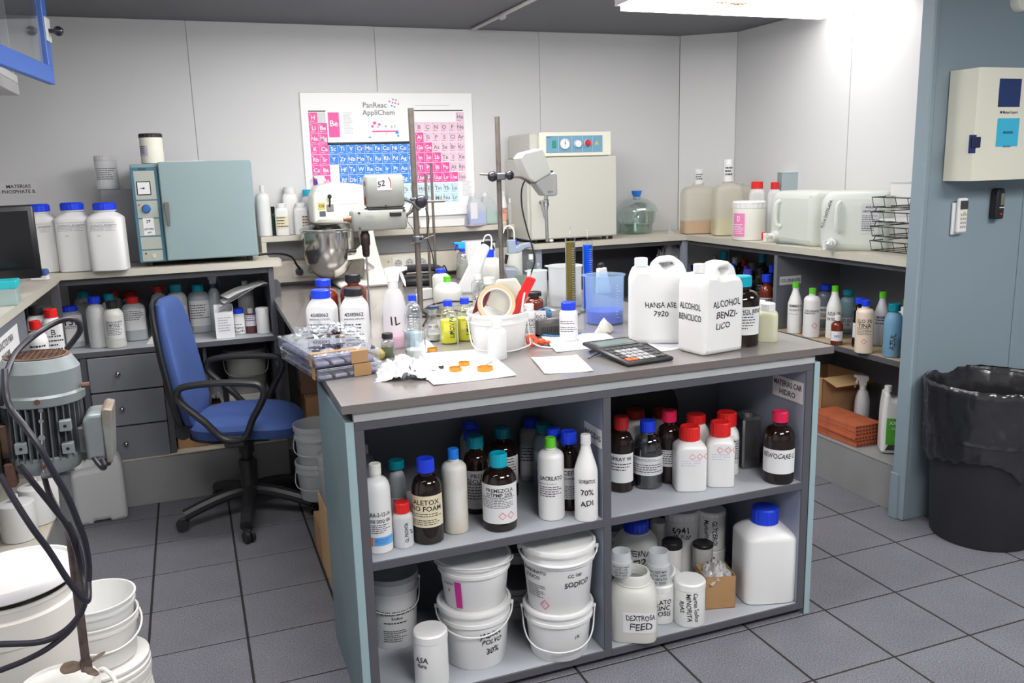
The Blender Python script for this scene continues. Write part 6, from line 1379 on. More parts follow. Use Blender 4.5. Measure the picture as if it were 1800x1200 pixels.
# wire tray rack
TX = aty(1567, 445, 2.78).x+.115; t = thing('wire_tray', 'black wire letter tray of four tiers at the end of the right counter', 'rack', (TX, 2.78, ZQ))
WR = mat('wire_black', (.03, .028, .025), .4, .4)
for k in range(4):
    z = .012+k*.062; mb = MB(); a, b = .10, .13
    mb.tube([(-a, -b, z), (a, -b, z), (a, b, z), (-a, b, z)], .0022, 6, 1, closed=True)
    mb.tube([(-a-.012, -b, z+.042), (a+.012, -b, z+.042), (a+.012, b, z+.042), (-a-.012, b, z+.042)], .0022, 6, 1, closed=True)
    for i in range(5): y = -b+2*b*i/4; mb.tube([(-a-.012, y, z+.042), (-a, y, z), (a, y, z), (a+.012, y, z+.042)], .0016, 6, 1)
    mb.build('wire_tier', WR, t)
    if k < 3: mb = MB(); [mb.tube([(x, y, z+.042), (x*.9, y, z+.062)], .0022, 6, 1) for x in (-a-.012, a+.012) for y in (-b+.02, b-.02)]; mb.build('tier_link', WR, t)['kind'] = 'stuff'
solo(MB().box(-.085, .085, -.11, .11, 0, .004).box(-.083, .087, -.108, .112, .0045, .007), 'paper_stack', PAPER, 'stack of papers on the second tier of the wire tray', 'paper', loc=(TX, 2.78, ZQ+.012+.124+.004), smooth=0)
t = thing('plastic_basket', 'white plastic basket on top of the wire tray', 'basket', (TX+.01, 2.78, ZQ+.244))
MB().box(-.07, .07, -.08, .08, 0, .004).box(-.07, -.067, -.08, .08, .004, .055).box(.067, .07, -.08, .08, .004, .055).box(-.067, .067, -.08, -.077, .004, .055).box(-.067, .067, .077, .08, .004, .055).build('body', W, t, smooth=0)
MB().box(-.075, .075, -.085, .085, .055, .058).build('lid', FRO, t, smooth=0)
solo(MB().cyl((0, 0, .012), (.09, .02, .012), .011, seg=12).cyl((.09, .02, .012), (.10, .0222, .012), .0115, seg=12), 'marker_pen', mat('mint_white', (.55, .75, .72), .4), 'pale mint marker pen on the lowest tier of the wire tray', 'pen', loc=(TX-.06, 2.68, ZQ+.004))
# ================================================================ right bench lower shelf (z = ZR)
gr = 'bottles on the tan shelf of the right bench'
gl = (.1, .5, .9, [('', .1), ('~2', .15), ('', .2), ('^1', .3, .3)], {'mat': None})
def rbot(nm, lb, px, shp, body, cap, X=None, **k): return bottle(nm, lb, px, ZR+.001, shp, body, cap, X=X, group=gr, **k)
rbot('plastic_bottle', 'tapered white bottle with green cap right under the COLORANTES label', (1396, 587, 25, 496), 'taper', W, GREEN, cw=12, ch=9, lab=(.15, .62, 1.1, [('HEMBRA R', .16), ('', .03), ('COLORANTE 1%', .12), ('', .1), ('~1', .05)], {'mat': None}))
rbot('plastic_bottle', 'straight white bottle with green cap and grey band, second on the tan shelf', (1425, 594, 28, 506), 'round', W, GREEN, cw=12, ch=10, sh=.74, lab=(.12, .62, 1.1, [('COLORANTE', .16), ('~1', .08), ('', .1), ('', .2), ('^1', .26, .4)], {'mat': None}))
rbot('plastic_bottle', 'dark grey bottle with blue cap behind the straight green-capped one', (1450, None, 26, 500), 'round', mat('slate_bottle', (.13, .15, .20), .3), BLUE, X=2.99, cw=18, ch=9, lab=(.2, .5, 1.1, [('AMARILLO', .4), ('SOLIDO', .4)], {'mat': PAPERG}))
rbot('plastic_bottle', 'tapered white bottle with green cap behind the tiny amber one', (1464, 596, 26, 502), 'taper', W, GREEN, cw=11, ch=10, lab=(.25, .55, 1.1, [('AZUL 2%', .3), ('PATENT V', .4)], {'mat': None}))
rbot('plastic_bottle', 'bluish bottle with teal cap between tapered bottle and beige bottle', (1490, None, 26, 509), 'round', mat('teal_grey_bottle', (.14, .24, .28), .3), TEAL, X=2.97, cw=18, ch=11, lab=(.12, .38, 1.1, [('AZUSOL', .4), ('1%', .3)], {'mat': PAPERG}))
rbot('glass_bottle', 'tiny red-amber bottle with white cap and white label on the tan shelf', (1470, 607, 20, 554), 'small', AMBR, W, cw=10, ch=9, lab=(.15, .48, 1.2, [('', .3), ('70%', .3)], {'hand': True, 'ink': INKB}))
rbot('glass_bottle', 'dark bottle with blue cap hidden behind the beige bottle', (1508, 611, 22, 523), 'round', AMB, BLUE, cw=16, ch=10, lab=(.2, .5, 1.1, [('T', .9)], {}))
rbot('plastic_bottle', 'beige bottle with blue cap marked 3% TINA with hazard diamond', (1517, 622, 30, 527), 'round', mat('beige_plastic', (.74, .62, .50), .4), BLUE, cw=13, ch=11, sh=.76, lab=(.12, .70, 1.0, [('LLO 3%', .14), ('TINA', .16), ('~5', .25), ('', .1), ('^1', .18, .0)], {'mat': None}))
rbot('plastic_bottle', 'tapered white bottle with green cap between beige and blue bottles', (1547, 608, 25, 512), 'taper', mat('light_grey_plastic', (.55, .57, .62)), GREEN, cw=12, ch=11, lab=(.3, .6, 1.0, [('AMARILLO', .3), ('~2', .4)], {'mat': None}))
rbot('plastic_bottle', 'light blue bottle with teal cap and dark blue liquid on the tan shelf', (1567, 629, 31, 533), 'round', frost('blue_hdpe', (.30, .58, .80), .75), TEAL, cw=20, ch=13, sh=.62, liquid=(.36, mat('navy_liquid', (.04, .06, .16), .2)), lab=(.1, .5, .9, [('AZUL', .5)], {'mat': None, 'hand': True, 'trot': 90}))
rbot('plastic_bottle', 'white bottle with green cap half hidden by the partition edge', (1592, None, 26, 525), 'round', W, GREEN, X=2.93, cw=12, ch=11)
# dark compartment
gd = 'dark bottles in the shaded compartment of the right bench'
DK = [(1234, 451, 20, GREYB, 3.02, 4.2, 'grey cap at the far left'), (1256, 448, 20, GREYB, 3.0, 4.1, 'small grey cap second from the left'), (1272, 441, 26, TEALL, 2.95, 3.98, 'bright teal cap'), (1291, 452, 18, GREYB, 2.92, 3.96, 'white cap right of the bright teal one'),
      (1299, 448, 18, mat('greenish_grey_cap', (.20, .25, .23), .4), 3.07, 3.9, 'greenish grey cap'), (1308, 455, 20, MATS['dark_red_cap'], 3.0, 3.85, 'dull red cap'), (1320, 462, 20, MATS['greenish_grey_cap'], 3.0, 3.78, 'olive cap left of the boxed bottle'), (1286, 463, 22, BLUE, 2.86, 3.86, 'blue cap above the jerrycan handle'),
      (1340, 444, 26, TEAL, 2.93, 3.68, 'dark teal cap at the right'), (1356, 464, 20, BLUE, 2.9, 3.56, 'blue cap against the divider'), (1314, 473, 28, mat('indigo_cap', (.06, .05, .45), .4), 2.82, 3.72, 'wide indigo cap'), (1217, 466, 20, BLUE, 2.9, 4.18, 'blue cap in the far left corner'), (1311, 467, 18, MATS['indigo_cap'], 2.95, 3.82, 'second indigo cap behind the first')]
for px, ty, w_, cp, X, _, lb in DK:
    bottle('glass_bottle', 'dark bottle with %s in the shaded compartment' % lb, (px, None, w_, ty), ZR+.001, 'amber', AMB, cp, X=X, group=gd, lab=(.2, .5, 1.2, [('~4', .8)], {'mat': PAPERG}) if px in (1272, 1340) else None)
bottle('glass_bottle', 'amber bottle with blue cap and clear label band near the divider', (1347, None, 24, 482), ZR+.001, 'amber', AMBR, BLUE, X=2.775, cw=16, ch=9, group=gd, lab=(.1, .55, 1.1, [('~3', .5)], {'mat': PAPERG}))
bottle('glass_bottle', 'clear bottle with dark cap in front of a grey carton in the shaded compartment', (1335, None, 16, 471), ZR+.12, 'small', GLASS, BLACK, X=2.87, group=gd)
solo(MB().box(-.045, .045, -.03, .03, .001, .21, .002), 'carton', mat('lilac_grey_carton', (.40, .40, .46), .6), 'grey-lilac carton at the right of the shaded compartment', 'carton', loc=(2.95, 3.60, ZR), smooth=0)
solo(MB().box(-.05, .05, -.05, .05, .001, .118, .002), 'carton', mat('lilac_grey_carton', (.40, .40, .46), .6), 'low pale carton carrying the small clear bottle', 'carton', loc=(2.86, 3.66, ZR+.001), smooth=0)
# plastic bundle in the back cabinet
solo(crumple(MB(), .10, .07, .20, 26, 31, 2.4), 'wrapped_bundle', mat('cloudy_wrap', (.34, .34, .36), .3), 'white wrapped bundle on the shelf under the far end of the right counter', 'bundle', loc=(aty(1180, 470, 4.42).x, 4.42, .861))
solo(MB().box(-.14, .14, -.08, .08, .0, .158, .003), 'white_carton', mat('dull_shaded_white', (.35, .34, .36)), 'dull white carton carrying the wrapped bundle in the back cabinet', 'carton', loc=(aty(1180, 470, 4.42).x, 4.42, .701), smooth=0)
# ================================================================ under the right bench (plinth top z = .208)
ZP = .209
t = thing('cardboard_box', 'open cardboard box with raised flap behind the terracotta tiles', 'box', (2.945, 3.345, ZP), .0)
for a in range(4): MB().box(-.12, .12, -.12, -.117, 0, .24, 0, Matrix.Rotation(a*PI/2, 4, 'Z')).build('wall', CARD, t, smooth=0)
MB().box(-.12, .12, -.12, .12, 0, .003).build('base', CARD, t, smooth=0)
MB().box(0, .13, -.12, .12, 0, .003, 0, Matrix.Translation((-.12, 0, .24)) @ Matrix.Rotation(math.radians(-162), 4, 'Y') @ Matrix.Scale(-1, 4, (1, 0, 0)) @ Matrix.Identity(4)).build('inner_flap', mat('light_cardboard', (.55, .36, .18), .8), t, smooth=0)
MB().box(-.12, .12, -.10, 0, 0, .003, 0, Matrix.Translation((0, -.12, .241)) @ Matrix.Rotation(math.radians(14), 4, 'X')).build('outer_flap', MATS['light_cardboard'], t, smooth=0)
TER = mat('terracotta', (.52, .13, .055), .75, var=.25, scale=20, bump=.2, bscale=120)
p0 = atz(1500, 787, ZP)
for k in range(6):
    o = solo(MB().box(-.075, .075, -.15, .15, 0, .0155, .001), 'terracotta_tile', TER, 'terracotta tile, %s of the stack under the right bench' % ['bottom one', 'second from the bottom', 'third from the bottom', 'fourth from the bottom', 'second from the top', 'topmost one'][k], 'tile', 'stacked terracotta tiles',
             loc=(2.815+random.uniform(-.006, .004), 3.05+random.uniform(-.006, .006), ZP+.001+k*.0165), rz=random.uniform(-.03, .03), smooth=0)
    mb = MB(); 
    for i in range(8): mb.box(-.070+i*.018, -.058+i*.018, -.1505, -.1500, .004, .0115)
    mb.build('core_hole', mat('terracotta_dark', (.12, .03, .015), .8), o, smooth=0)['kind'] = 'stuff'
spray('spray_bottle', 'white trigger spray bottle standing behind the terracotta tiles', (1516, None, 25, 659), ZP, mat('dull_white_spray', (.60, .60, .62), .4), W, Y=3.12, face=-1)
c, r, h, rz = place(1561, 812, 38, 698, ZP)
t = thing('jerrycan', 'white rounded jug with green label under the end of the right bench', 'jug', (aty(1566, 760, 2.80).x, 2.80, ZP+.001), -.62)
v, f = profile(rounded([(-.048, 0), (.075, 0), (.075, .20), (.035, .245), (-.005, .25), (-.020, .275), (-.040, .275), (-.048, .20)], [.02, .02, .03, .02, .02, .01, .01, .03]), [rounded([(.030, .16), (.050, .155), (.052, .20), (.030, .215)], .008)[::-1]], .11, .018)
MB().add(v, f).build('body', W, t)
cap_mesh(.272, .300, .016, True, 24, (-.022, 0)).build('cap', W, t)
o = MB().box(-.030, .045, -.0575, -.0565, .045, .165).build('green_label', mat('label_green', (.10, .42, .04), .4), t, smooth=0)
write(o, Flat(-.0575, .006), [('XX', -.01, .145, .014), ('CUR', .0, .12, .010), ('~', .0, .07, .006)], WHITEINK)
# ================================================================ left counter
ZLT = ZT+.001
tl_ = [('', .1), ('~1', .04), ('Sodium Polytungstate', .07), ('~4', .16), ('', .08), ('Lab', .06, -.3)]
for cx, by, w_, lb in ((82, 480, 58, 'left of the three by the monitor'), (141, 478, 57, 'middle one of the three'), (197, 477, 58, 'right one, next to the paper box')):
    bottle('plastic_jug', 'big white square jug with blue lid, '+lb, (cx, by, w_, 355 if cx > 100 else 358), ZLT, 'square', W, BLUE, cw=37, ch=13, n=5, sh=.76, cat='jug', group='blue-lidded jugs on the left counter',
        lab=(.30, .80, .9, tl_, {'mat': None, 'ink': INKG}), rot=-10)
q = aty(222, 410, 4.45); solo(MB().box(-.07, .07, -.05, .05, .001, .345, .002), 'paper_carton', mat('grey_carton', (.36, .36, .39), .6), 'tall grey printed carton between the white jugs and the blue-green oven', 'carton', loc=(q.x-.02, 4.50, ZT), smooth=0)
mb = MB(); fine(mb, Flat(-.0505), -.06, .06, .32, 14, .021, .001, 4); mb.build('lettering', INKG, bpy.data.objects['paper_carton'], smooth=0)['kind'] = 'stuff'
bottle('plastic_tub', 'white printed tub with white lid standing on the tall grey carton', (193, None, 36, 310), ZT+.347, 'jar', W, W, Y=4.50, cat='tub', h=.155, lab=(.08, .82, 1.3, [('', .2), ('~6', .5)], {'mat': mat('off_white_label', (.8, .8, .82))}))
# monitor
q = aty(57, 430, 3.55); t = thing('computer_monitor', 'black computer monitor on the left counter, cut by the picture edge', 'monitor', (-.78, 3.42, ZT), math.radians(9))
rt = aty(56, 360, 3.42); rb_ = aty(56, 490, 3.42)
h1 = rb_.z-ZT; h2 = rt.z-ZT; xr_ = rt.x+.78
MB().box(xr_-.54, xr_, -.02, .022, h1, h2, .008).build('casing', BLACK, t, smooth=50)
MB().box(xr_-.52, xr_-.020, -.0215, -.0202, h1+.035, h2-.020).build('screen', mat('screen_off', (.008, .008, .01), .12), t, smooth=0)
MB().box(-.16, -.08, .01, .04, .012, h1+.05, .005).build('stem', BLACK, t); MB().box(-.24, .0, -.07, .13, .001, .014, .004).build('foot', BLACK, t)
q = atz(72, 492, ZT); t = thing('stapler', 'blue stapler lying beside the first white jug', 'stapler', (q.x, q.y, ZT), -.15)
MB().box(-.03, .03, -.02, .02, .018, .045, .006).build('upper_arm', mat('stapler_blue', (.04, .10, .30), .4), t); MB().box(-.032, .03, -.02, .02, .001, .010, .002).box(.01, .028, -.016, .016, .010, .018, .001).build('base', W, t)
q = atz(18, 536, ZT); t = thing('note_box', 'clear plastic box with turquoise stripe at the counter edge under the monitor', 'box', (q.x-.03, q.y+.02, ZT), .05)
MB().box(-.07, .055, -.05, .05, .001, .075, .003).build('body', frost('pale_mint', (.65, .80, .80), .6), t, smooth=0); MB().box(-.072, .057, -.052, .052, .055, .080, .002).build('lid', mat('turquoise', (.02, .48, .55), .4), t, smooth=0)
# ================================================================ left shelf (z = ZL)
gb = 'bottles on the shelf under the left counter'
def lb_(lb, px, shp, body, cap, Y=None, nm='plastic_bottle', **k): return bottle(nm, lb, px, ZL+.001, shp, body, cap, Y=Y, group=gb, **k)
lb_('white bottle with blue cap and big 133 label at the shelf corner', (131, 612, 38, 537), 'wide', GREYB, BLUE, cw=26, ch=9, n=3, lab=(.15, .80, 1.0, [('133', .34), ('~2', .12), ('', .4)], {}))
lb_('white label-wrapped bottle with tall black cap at the left of the shelf', (67, None, 34, 537), 'wide', W, BLACK, Y=3.75, cw=23, ch=12, lab=(.1, .7, 1.1, [('~5', .6)], {}))
lb_('white bottle with red cap between the black-capped and 133 bottles', (93, None, 32, 542), 'wide', W, RED, Y=3.72, cw=21, ch=11, lab=(.1, .75, 1.1, [('B', .16), ('~5', .5)], {}))
lb_('white bottle with red flip cap, leftmost at the front of the shelf', (66, None, 34, 563), 'round', W, RED, Y=3.45, cw=18, ch=14, lab=(.1, .7, 1.1, [('~6', .8)], {}))
lb_('dark glass bottle peeking out at the far left of the shelf', (52, None, 18, 541), 'amber', AMB, BLACK, Y=3.9, nm='glass_bottle')
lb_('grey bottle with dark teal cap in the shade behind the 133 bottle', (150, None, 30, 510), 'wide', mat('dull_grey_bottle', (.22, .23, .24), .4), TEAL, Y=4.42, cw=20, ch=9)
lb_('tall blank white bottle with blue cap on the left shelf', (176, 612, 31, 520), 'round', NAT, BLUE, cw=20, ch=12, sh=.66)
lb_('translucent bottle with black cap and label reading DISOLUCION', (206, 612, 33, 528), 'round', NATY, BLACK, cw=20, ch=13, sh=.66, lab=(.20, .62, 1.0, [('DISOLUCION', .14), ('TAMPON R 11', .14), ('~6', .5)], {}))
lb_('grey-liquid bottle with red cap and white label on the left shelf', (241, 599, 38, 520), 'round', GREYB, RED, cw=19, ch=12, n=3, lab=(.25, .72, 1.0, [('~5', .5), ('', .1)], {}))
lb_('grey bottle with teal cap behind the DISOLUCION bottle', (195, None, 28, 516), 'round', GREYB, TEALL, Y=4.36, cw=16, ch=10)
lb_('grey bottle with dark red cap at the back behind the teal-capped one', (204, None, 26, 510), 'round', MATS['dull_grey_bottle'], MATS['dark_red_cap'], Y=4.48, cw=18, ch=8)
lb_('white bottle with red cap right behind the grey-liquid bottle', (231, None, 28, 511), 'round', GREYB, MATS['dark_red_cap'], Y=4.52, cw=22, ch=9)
lb_('bottle with red cap partly hidden by the chair backrest', (281, None, 26, 502), 'round', GREYB, MATS['dark_red_cap'], Y=4.40, cw=17, ch=8)
lb_('cloudy bottle with dark teal cap right of the chair backrest', (318, 594, 33, 498), 'round', GREYB, TEAL, cw=19, ch=14, lab=(.2, .6, 1.0, [('~5', .6)], {'mat': MATS['grey_white_paper']}))
lb_('cloudy bottle with brighter teal cap and white label in mid shelf', (355, 585, 37, 499), 'round', GREYB, TEALL, cw=20, ch=12, n=3, lab=(.15, .68, 1.0, [('', .1), ('~6', .6), ('', .1)], {'mat': PAPER}))
spray('spray_bottle', 'grey translucent spray bottle at the back of the left shelf', (376, None, 23, 480), ZL+.001, GREYB, GREYB, Y=4.42, trig=mat('dull_blue', (.04, .07, .20), .4), face=1)
lb_('plain white bottle with small cap standing on the papers pile', (433, None, 27, 493), 'round', mat('dull_white_spray', (.60, .60, .62)), W, Y=4.46, cw=10, ch=8, sh=.8)
q = aty(397, 592, 4.18); t = thing('bottle_carton', 'white open carton holding a bottle on the left shelf', 'carton', (q.x, 4.20, ZL+.001))
for x in (-.042, .040): MB().box(x, x+.002, -.03, .03, 0, .155).build('wall', PAPER, t, smooth=0)
MB().box(-.040, .040, -.03, -.028, 0, .125).build('wall', PAPER, t, smooth=0); MB().box(-.040, .040, .028, .03, 0, .155).build('wall', PAPER, t, smooth=0)
mb = MB(); fine(mb, Flat(-.0305), -.03, .035, .10, 6, .012, .0006, 4); mb.build('lettering', INKG, t, smooth=0)['kind'] = 'stuff'
bottle('plastic_bottle', 'bottle inside the open white carton', (397, None, 22, 545), ZL+.004, 'wide', W, PAPERG, Y=4.205, cw=16, ch=6)
lb_('small white bottle with blue cap and handwritten label', (422, 588, 21, 541), 'wide', NAT, BLUE, cw=18, ch=9, n=3, lab=(.05, .7, .95, [('', .4), ('~1', .1), ('Polimer', .2), ('liquido', .2)], {'hand': True}))
lb_('small bottle of brown liquid with grey cap on the left shelf', (443, 586, 21, 541), 'small', mat('brown_liquid_bottle', (.09, .03, .03), .25), PAPERG, cw=10, ch=9, lab=(.3, .75, 1.0, [('~3', .6)], {'mat': MATS['lilac_label']}))
lb_('small all-white bottle at the right end of the left shelf', (464, 587, 22, 540), 'jar', W, W, ch=7)
mb = MB(); t = thing('loose_papers', 'loose papers lying across the small bottles on the left shelf', 'paper', (aty(425, 525, 4.2).x, 4.22, ZL+.172))
for k in range(3):
    vs = []; n = 9
    for j in range(n):
        for i in range(n): u = i/(n-1)-.5; v = j/(n-1)-.5; vs.append((u*.21+.012*k, v*.14, .006*k+.018*math.sin(u*3+k)+u*.06+.03))
    fs = [(j*n+i, j*n+i+1, j*n+n+i+1, j*n+n+i) for j in range(n-1) for i in range(n-1)]
    MB().add(vs, fs).build('sheet', PAPER, t, rz=.12*k)
# triangular white paper between bottles
solo(MB().add([(-.04, 0, 0), (.05, 0, 0), (.02, 0, .075), (-.04, .03, 0), (.05, .03, 0), (.02, .03, .075)], [(0, 1, 2), (5, 4, 3), (0, 3, 4, 1), (1, 4, 5, 2), (2, 5, 3, 0)]), 'folded_paper', PAPER, 'small folded white paper left of the chair backrest on the shelf', 'paper', loc=(aty(272, 592, 4.2).x, 4.2, ZL+.001), smooth=0)
# ================================================================ under the back bench (z = .232)
ZU = .232
t = thing('cardboard_box', 'brown cardboard box on the plinth behind the chair', 'box', (-.055, 4.30, ZU))
MB().box(-.085, .06, -.12, .12, .001, .21, .001).build('carton', CARD, t, smooth=0); MB().box(-.02, .01, -.1215, -.1202, .001, .21).build('tape_strip', MATS['brown_tape'], t, smooth=0)
bottle('plastic_jar', 'white jar with blue lid on the plinth behind the chair seat', (352, None, 30, 697), ZU+.212, 'wide', W, BLUE, Y=4.25, cw=22, ch=9, cat='jar', h=.10)
solo(crumple(MB(), .036, .05, .14, 18, 44, 2.2), 'plastic_bag', mat('cloudy_film', (.45, .45, .45)), 'crumpled translucent bag behind the chair armrest', 'bag', loc=(.05, 4.36, ZU+.16))
solo(MB().box(-.038, .038, -.08, .08, 0, .158, .002), 'cardboard_box', CARD, 'small brown box under the translucent bag', 'box', loc=(.046, 4.38, ZU+.0005), smooth=0)
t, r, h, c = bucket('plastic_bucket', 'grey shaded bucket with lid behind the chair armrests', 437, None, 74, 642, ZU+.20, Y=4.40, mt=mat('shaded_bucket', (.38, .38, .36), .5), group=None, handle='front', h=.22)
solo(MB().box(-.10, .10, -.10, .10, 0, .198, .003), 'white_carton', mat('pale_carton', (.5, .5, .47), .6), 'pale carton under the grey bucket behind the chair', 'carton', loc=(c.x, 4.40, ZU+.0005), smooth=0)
bottle('plastic_tub', 'white tub with blue band behind the chair column', (452, None, 34, 748), ZU+.001, 'jar', W, W, Y=4.22, cat='tub', lab=(.1, .4, 1.1, [('', .2)], {'mat': mat('sky_blue', (.12, .42, .80))}))
bottle('plastic_tub', 'small white tub left of the chair column', (420, None, 20, 757), ZU+.001, 'jar', W, W, Y=4.20, cat='tub')
solo(MB().box(-.09, .09, -.13, .0, 0, .006), 'paper_sheet', PAPERC, 'pale sheet lying on the plinth behind the chair column', 'paper', loc=(.21, 4.30, ZU+.0003), smooth=0)
# cardboard panels and buckets beside the island
solo(MB().box(-.15, .0, -.012, .012, .001, .30, .002), 'cardboard_box', mat('brown_card_dark', (.20, .12, .075), .8), 'tall flattened brown carton standing behind the island side', 'box', loc=(.60, 4.22, .42), smooth=0)
solo(MB().box(-.16, .16, -.14, .14, .001, .418, .003), 'cardboard_box', CARD, 'large closed brown carton in the knee space beyond the island side', 'box', loc=(.62, 4.28, 0), smooth=0)
t = thing('cardboard_box', 'brown carton on the floor under the translucent buckets', 'box', (.565, 3.50, 0), .0)
MB().box(-.115, .115, -.12, .12, .001, .145, .002).build('carton', CARD, t, smooth=0); MB().box(-.11, .11, -.115, .115, .146, .149).build('flap', MATS['light_cardboard'], t, smooth=0)
FB = frost('clear_bucket_plastic', (.70, .72, .73), .55)
t, r, h, c = bucket('plastic_bucket', 'translucent bucket with hanging bail, lower of the two beside the island', 562, None, 80, 806, .151, Y=3.50, mt=FB, lid=False, ang=60, rot=-30, group='translucent buckets beside the island')
h1 = h
bucket('plastic_bucket', 'translucent bucket nested on top of the other beside the island', 560, None, 83, 742, .151+h1*.55, Y=3.50, mt=FB, lid=False, ang=60, rot=-30, group='translucent buckets beside the island')
bucket('plastic_bucket', 'white bucket half hidden by the island side panel', 592, None, 64, 795, .151, Y=3.25, mt=FB, lid=True, handle=None)
solo(MB().box(-.09, .09, -.09, .09, .001, .150, .002), 'cardboard_box', CARD, 'small brown carton under the half hidden bucket', 'box', loc=(aty(592, 850, 3.25).x, 3.25, 0), smooth=0)
solo(MB().box(-.003, .003, -.20, .20, .001, .30, .001), 'cardboard_sheet', mat('light_cardboard', (.55, .36, .18)), 'flat tan cardboard sheet leaning against the island side panel', 'cardboard', loc=(.372, 2.95, .0), smooth=0)
# ================================================================ floor, left
c, r, h, rz = place(183, 925, 82, 795, 0)
t = thing('jerrycan', 'big translucent jerrycan standing on the floor before the drawers', 'jerrycan', c, rz-.05)
o = rounded([(-r, 0), (-r*.35, 0), (-r*.3, .012), (r*.3, .012), (r*.35, 0), (r, 0), (r, h*.84), (r*.86, h), (r*.35, h*.98), (r*.2, h*.84), (-r*.7, h*.83), (-r, h*.78)], [.02, .004, .004, .004, .004, .02, .03, .03, .02, .02, .02, .02])
v, f = profile(o, [], r*1.25, .02); MB().add(v, f).build('body', NAT, t)
v, f = profile(rounded([(-r*.9, h*.80), (-r*.5, h*.90), (-r*.2, h*.95), (r*.5, h*.99), (r*.5, h*.88), (r*.1, h*.88), (-r*.2, h*.80)], .012), [], r*.35, .01); MB().add(v, f).build('handle', NAT, t)
cap_mesh(h*.83, h*.93, r*.22, True, 24, (-r*.66, 0)).build('cap', W, t)
gw = 'white bottles on the left plinth'
for px, by, w_, ty, lb in ((92, 905, 50, 800, 'tallest of the white spouted bottles on the left plinth, at the back'), (70, 925, 54, 838, 'middle white spouted bottle on the left plinth'), (38, 955, 58, 866, 'nearest white spouted bottle on the left plinth')):
    bottle('plastic_bottle', lb, (px, by, w_, ty), .216, 'round', W, W, cw=11, ch=9, sh=.80, group=gw)
# jug at far left
c = atz(12, 985, .216)
t = thing('plastic_jug', 'lilac-white jug with handle at the left picture edge above the big bucket', 'jug', Vector((-.70, 2.76, .216)), .3)
v, f = profile(rounded([(-.08, 0), (.085, 0), (.085, .20), (.03, .27), (-.05, .27), (-.08, .2)], .03), [rounded([(.0, .17), (.035, .17), (.03, .225), (.0, .235)], .01)[::-1]], .11, .025); MB().add(v, f).build('body', mat('lilac_white', (.66, .66, .74), .35), t)
cap_mesh(.268, .30, .02, True, 24, (-.04, 0)).build('cap', W, t)
# big bucket with lifted lid
DB = 2.10; q = atd(20, 1040, DB); rB = .146; c = Vector((q.x, q.y, 0)); hB = atd(20, 1026, DB).z
t = thing('plastic_bucket', 'large cream bucket with loose tilted lid at the lower left corner', 'bucket', c, 0)
CRB = mat('cream_bucket', (.80, .77, .72), .4)
MB().lathe([(rB*.88, 0), (rB*.9, .004), (rB*.965, hB*.80), (rB*1.03, hB*.81), (rB*1.03, hB*.93), (rB*.97, hB*.94), (rB*.97, hB*.975), (rB*1.0, hB*.985), (rB*1.0, hB), (rB*.96, hB), (rB*.93, hB*.9), (rB*.88, .01), (1e-4, .01)], 56, bot=True).build('body', CRB, t)
o = MB().lathe([(rB*1.0, 0), (rB*1.04, .004), (rB*1.04, .022), (rB*1.01, .030), (rB*.97, .030), (rB*.95, .022), (1e-4, .020)], 56).build('lid', mat('white_lid', (.84, .82, .83), .35), t, (.004, .004, hB+.006)); o.rotation_euler = (math.radians(-1.5), math.radians(-2.5), 0)
# stacked small buckets
c0 = atd(167, 1047, 2.30); rs = .100
grp = 'white buckets stacked by the stirrer propeller'
z0 = .0; zt_ = c0.z; hs = .125
def sbucket(z, lab, mt, r=rs, open_=True, h=hs, hd=True, rot=0):
    t = thing('plastic_bucket', lab, 'bucket', (c0.x, c0.y, z), rot, grp)
    MB().lathe([(r*.84, 0), (r*.86, .003), (r*.93, h*.78), (r*.99, h*.80), (r*.99, h*.86), (r*.95, h*.87), (r*.97, h*.95), (r*1.02, h*.97), (r*1.02, h), (r*.97, h), (r*.94, h*.9), (r*.82, .008), (1e-4, .008)], 48, bot=True).build('body', mt, t)
    if hd:
        hp = []
        for i in range(13):
            a = -PI+PI*i/12; hp.append((math.cos(a)*r*1.05, math.sin(a)*r*1.08, h*.82+math.sin(a)*r*.42))
        MB().tube(hp, r*.028, 8, 3).build('handle', mt, t)
WW = mat('warm_white', (.82, .80, .77), .35)
sbucket(zt_-hs, 'open white bucket, topmost of the stack by the propeller', W, hd=False)
sbucket(zt_-hs-.052, 'cream-rimmed bucket nested under the topmost one', WW, rs*1.02, rot=.35)
z = zt_-hs-.052-.018
t = thing('lid_stack', 'stack of white ribbed bucket lids under the nested buckets', 'lids', (c0.x, c0.y, 0), 0)
k = 0
while z > .01:
    r = rs*1.13
    MB().lathe([(1e-4, 0), (r, 0), (r*1.04, .003), (r*1.04, .010), (r, .013), (1e-4, .013)], 48).build('bucket_lid', WW, t, (.002*math.sin(k), .002*math.cos(k*2), z)); z -= .016; k += 1
c5 = atd(128, 1215, 1.95)
t = thing('plastic_bucket', 'white lidded bucket under the propeller at the bottom edge', 'bucket', (c5.x-.03, c5.y+.02, 0), .8)
hh = c5.z+.02; r = .085
MB().lathe([(r*.85, 0), (r*.95, hh*.9), (r*1.02, hh*.92), (r*1.02, hh*.97), (r*.96, hh), (r*.92, hh), (r*.9, hh*.98), (1e-4, hh*.98)], 44, bot=True).build('body', WW, t)
MB().tube([(r*1.03, 0, hh*.9), (r*1.15, -.03, hh*.95), (r*.9, -.09, hh*.9), (0, -.11, hh*.85)], .005, 8, 5).build('handle', WW, t)
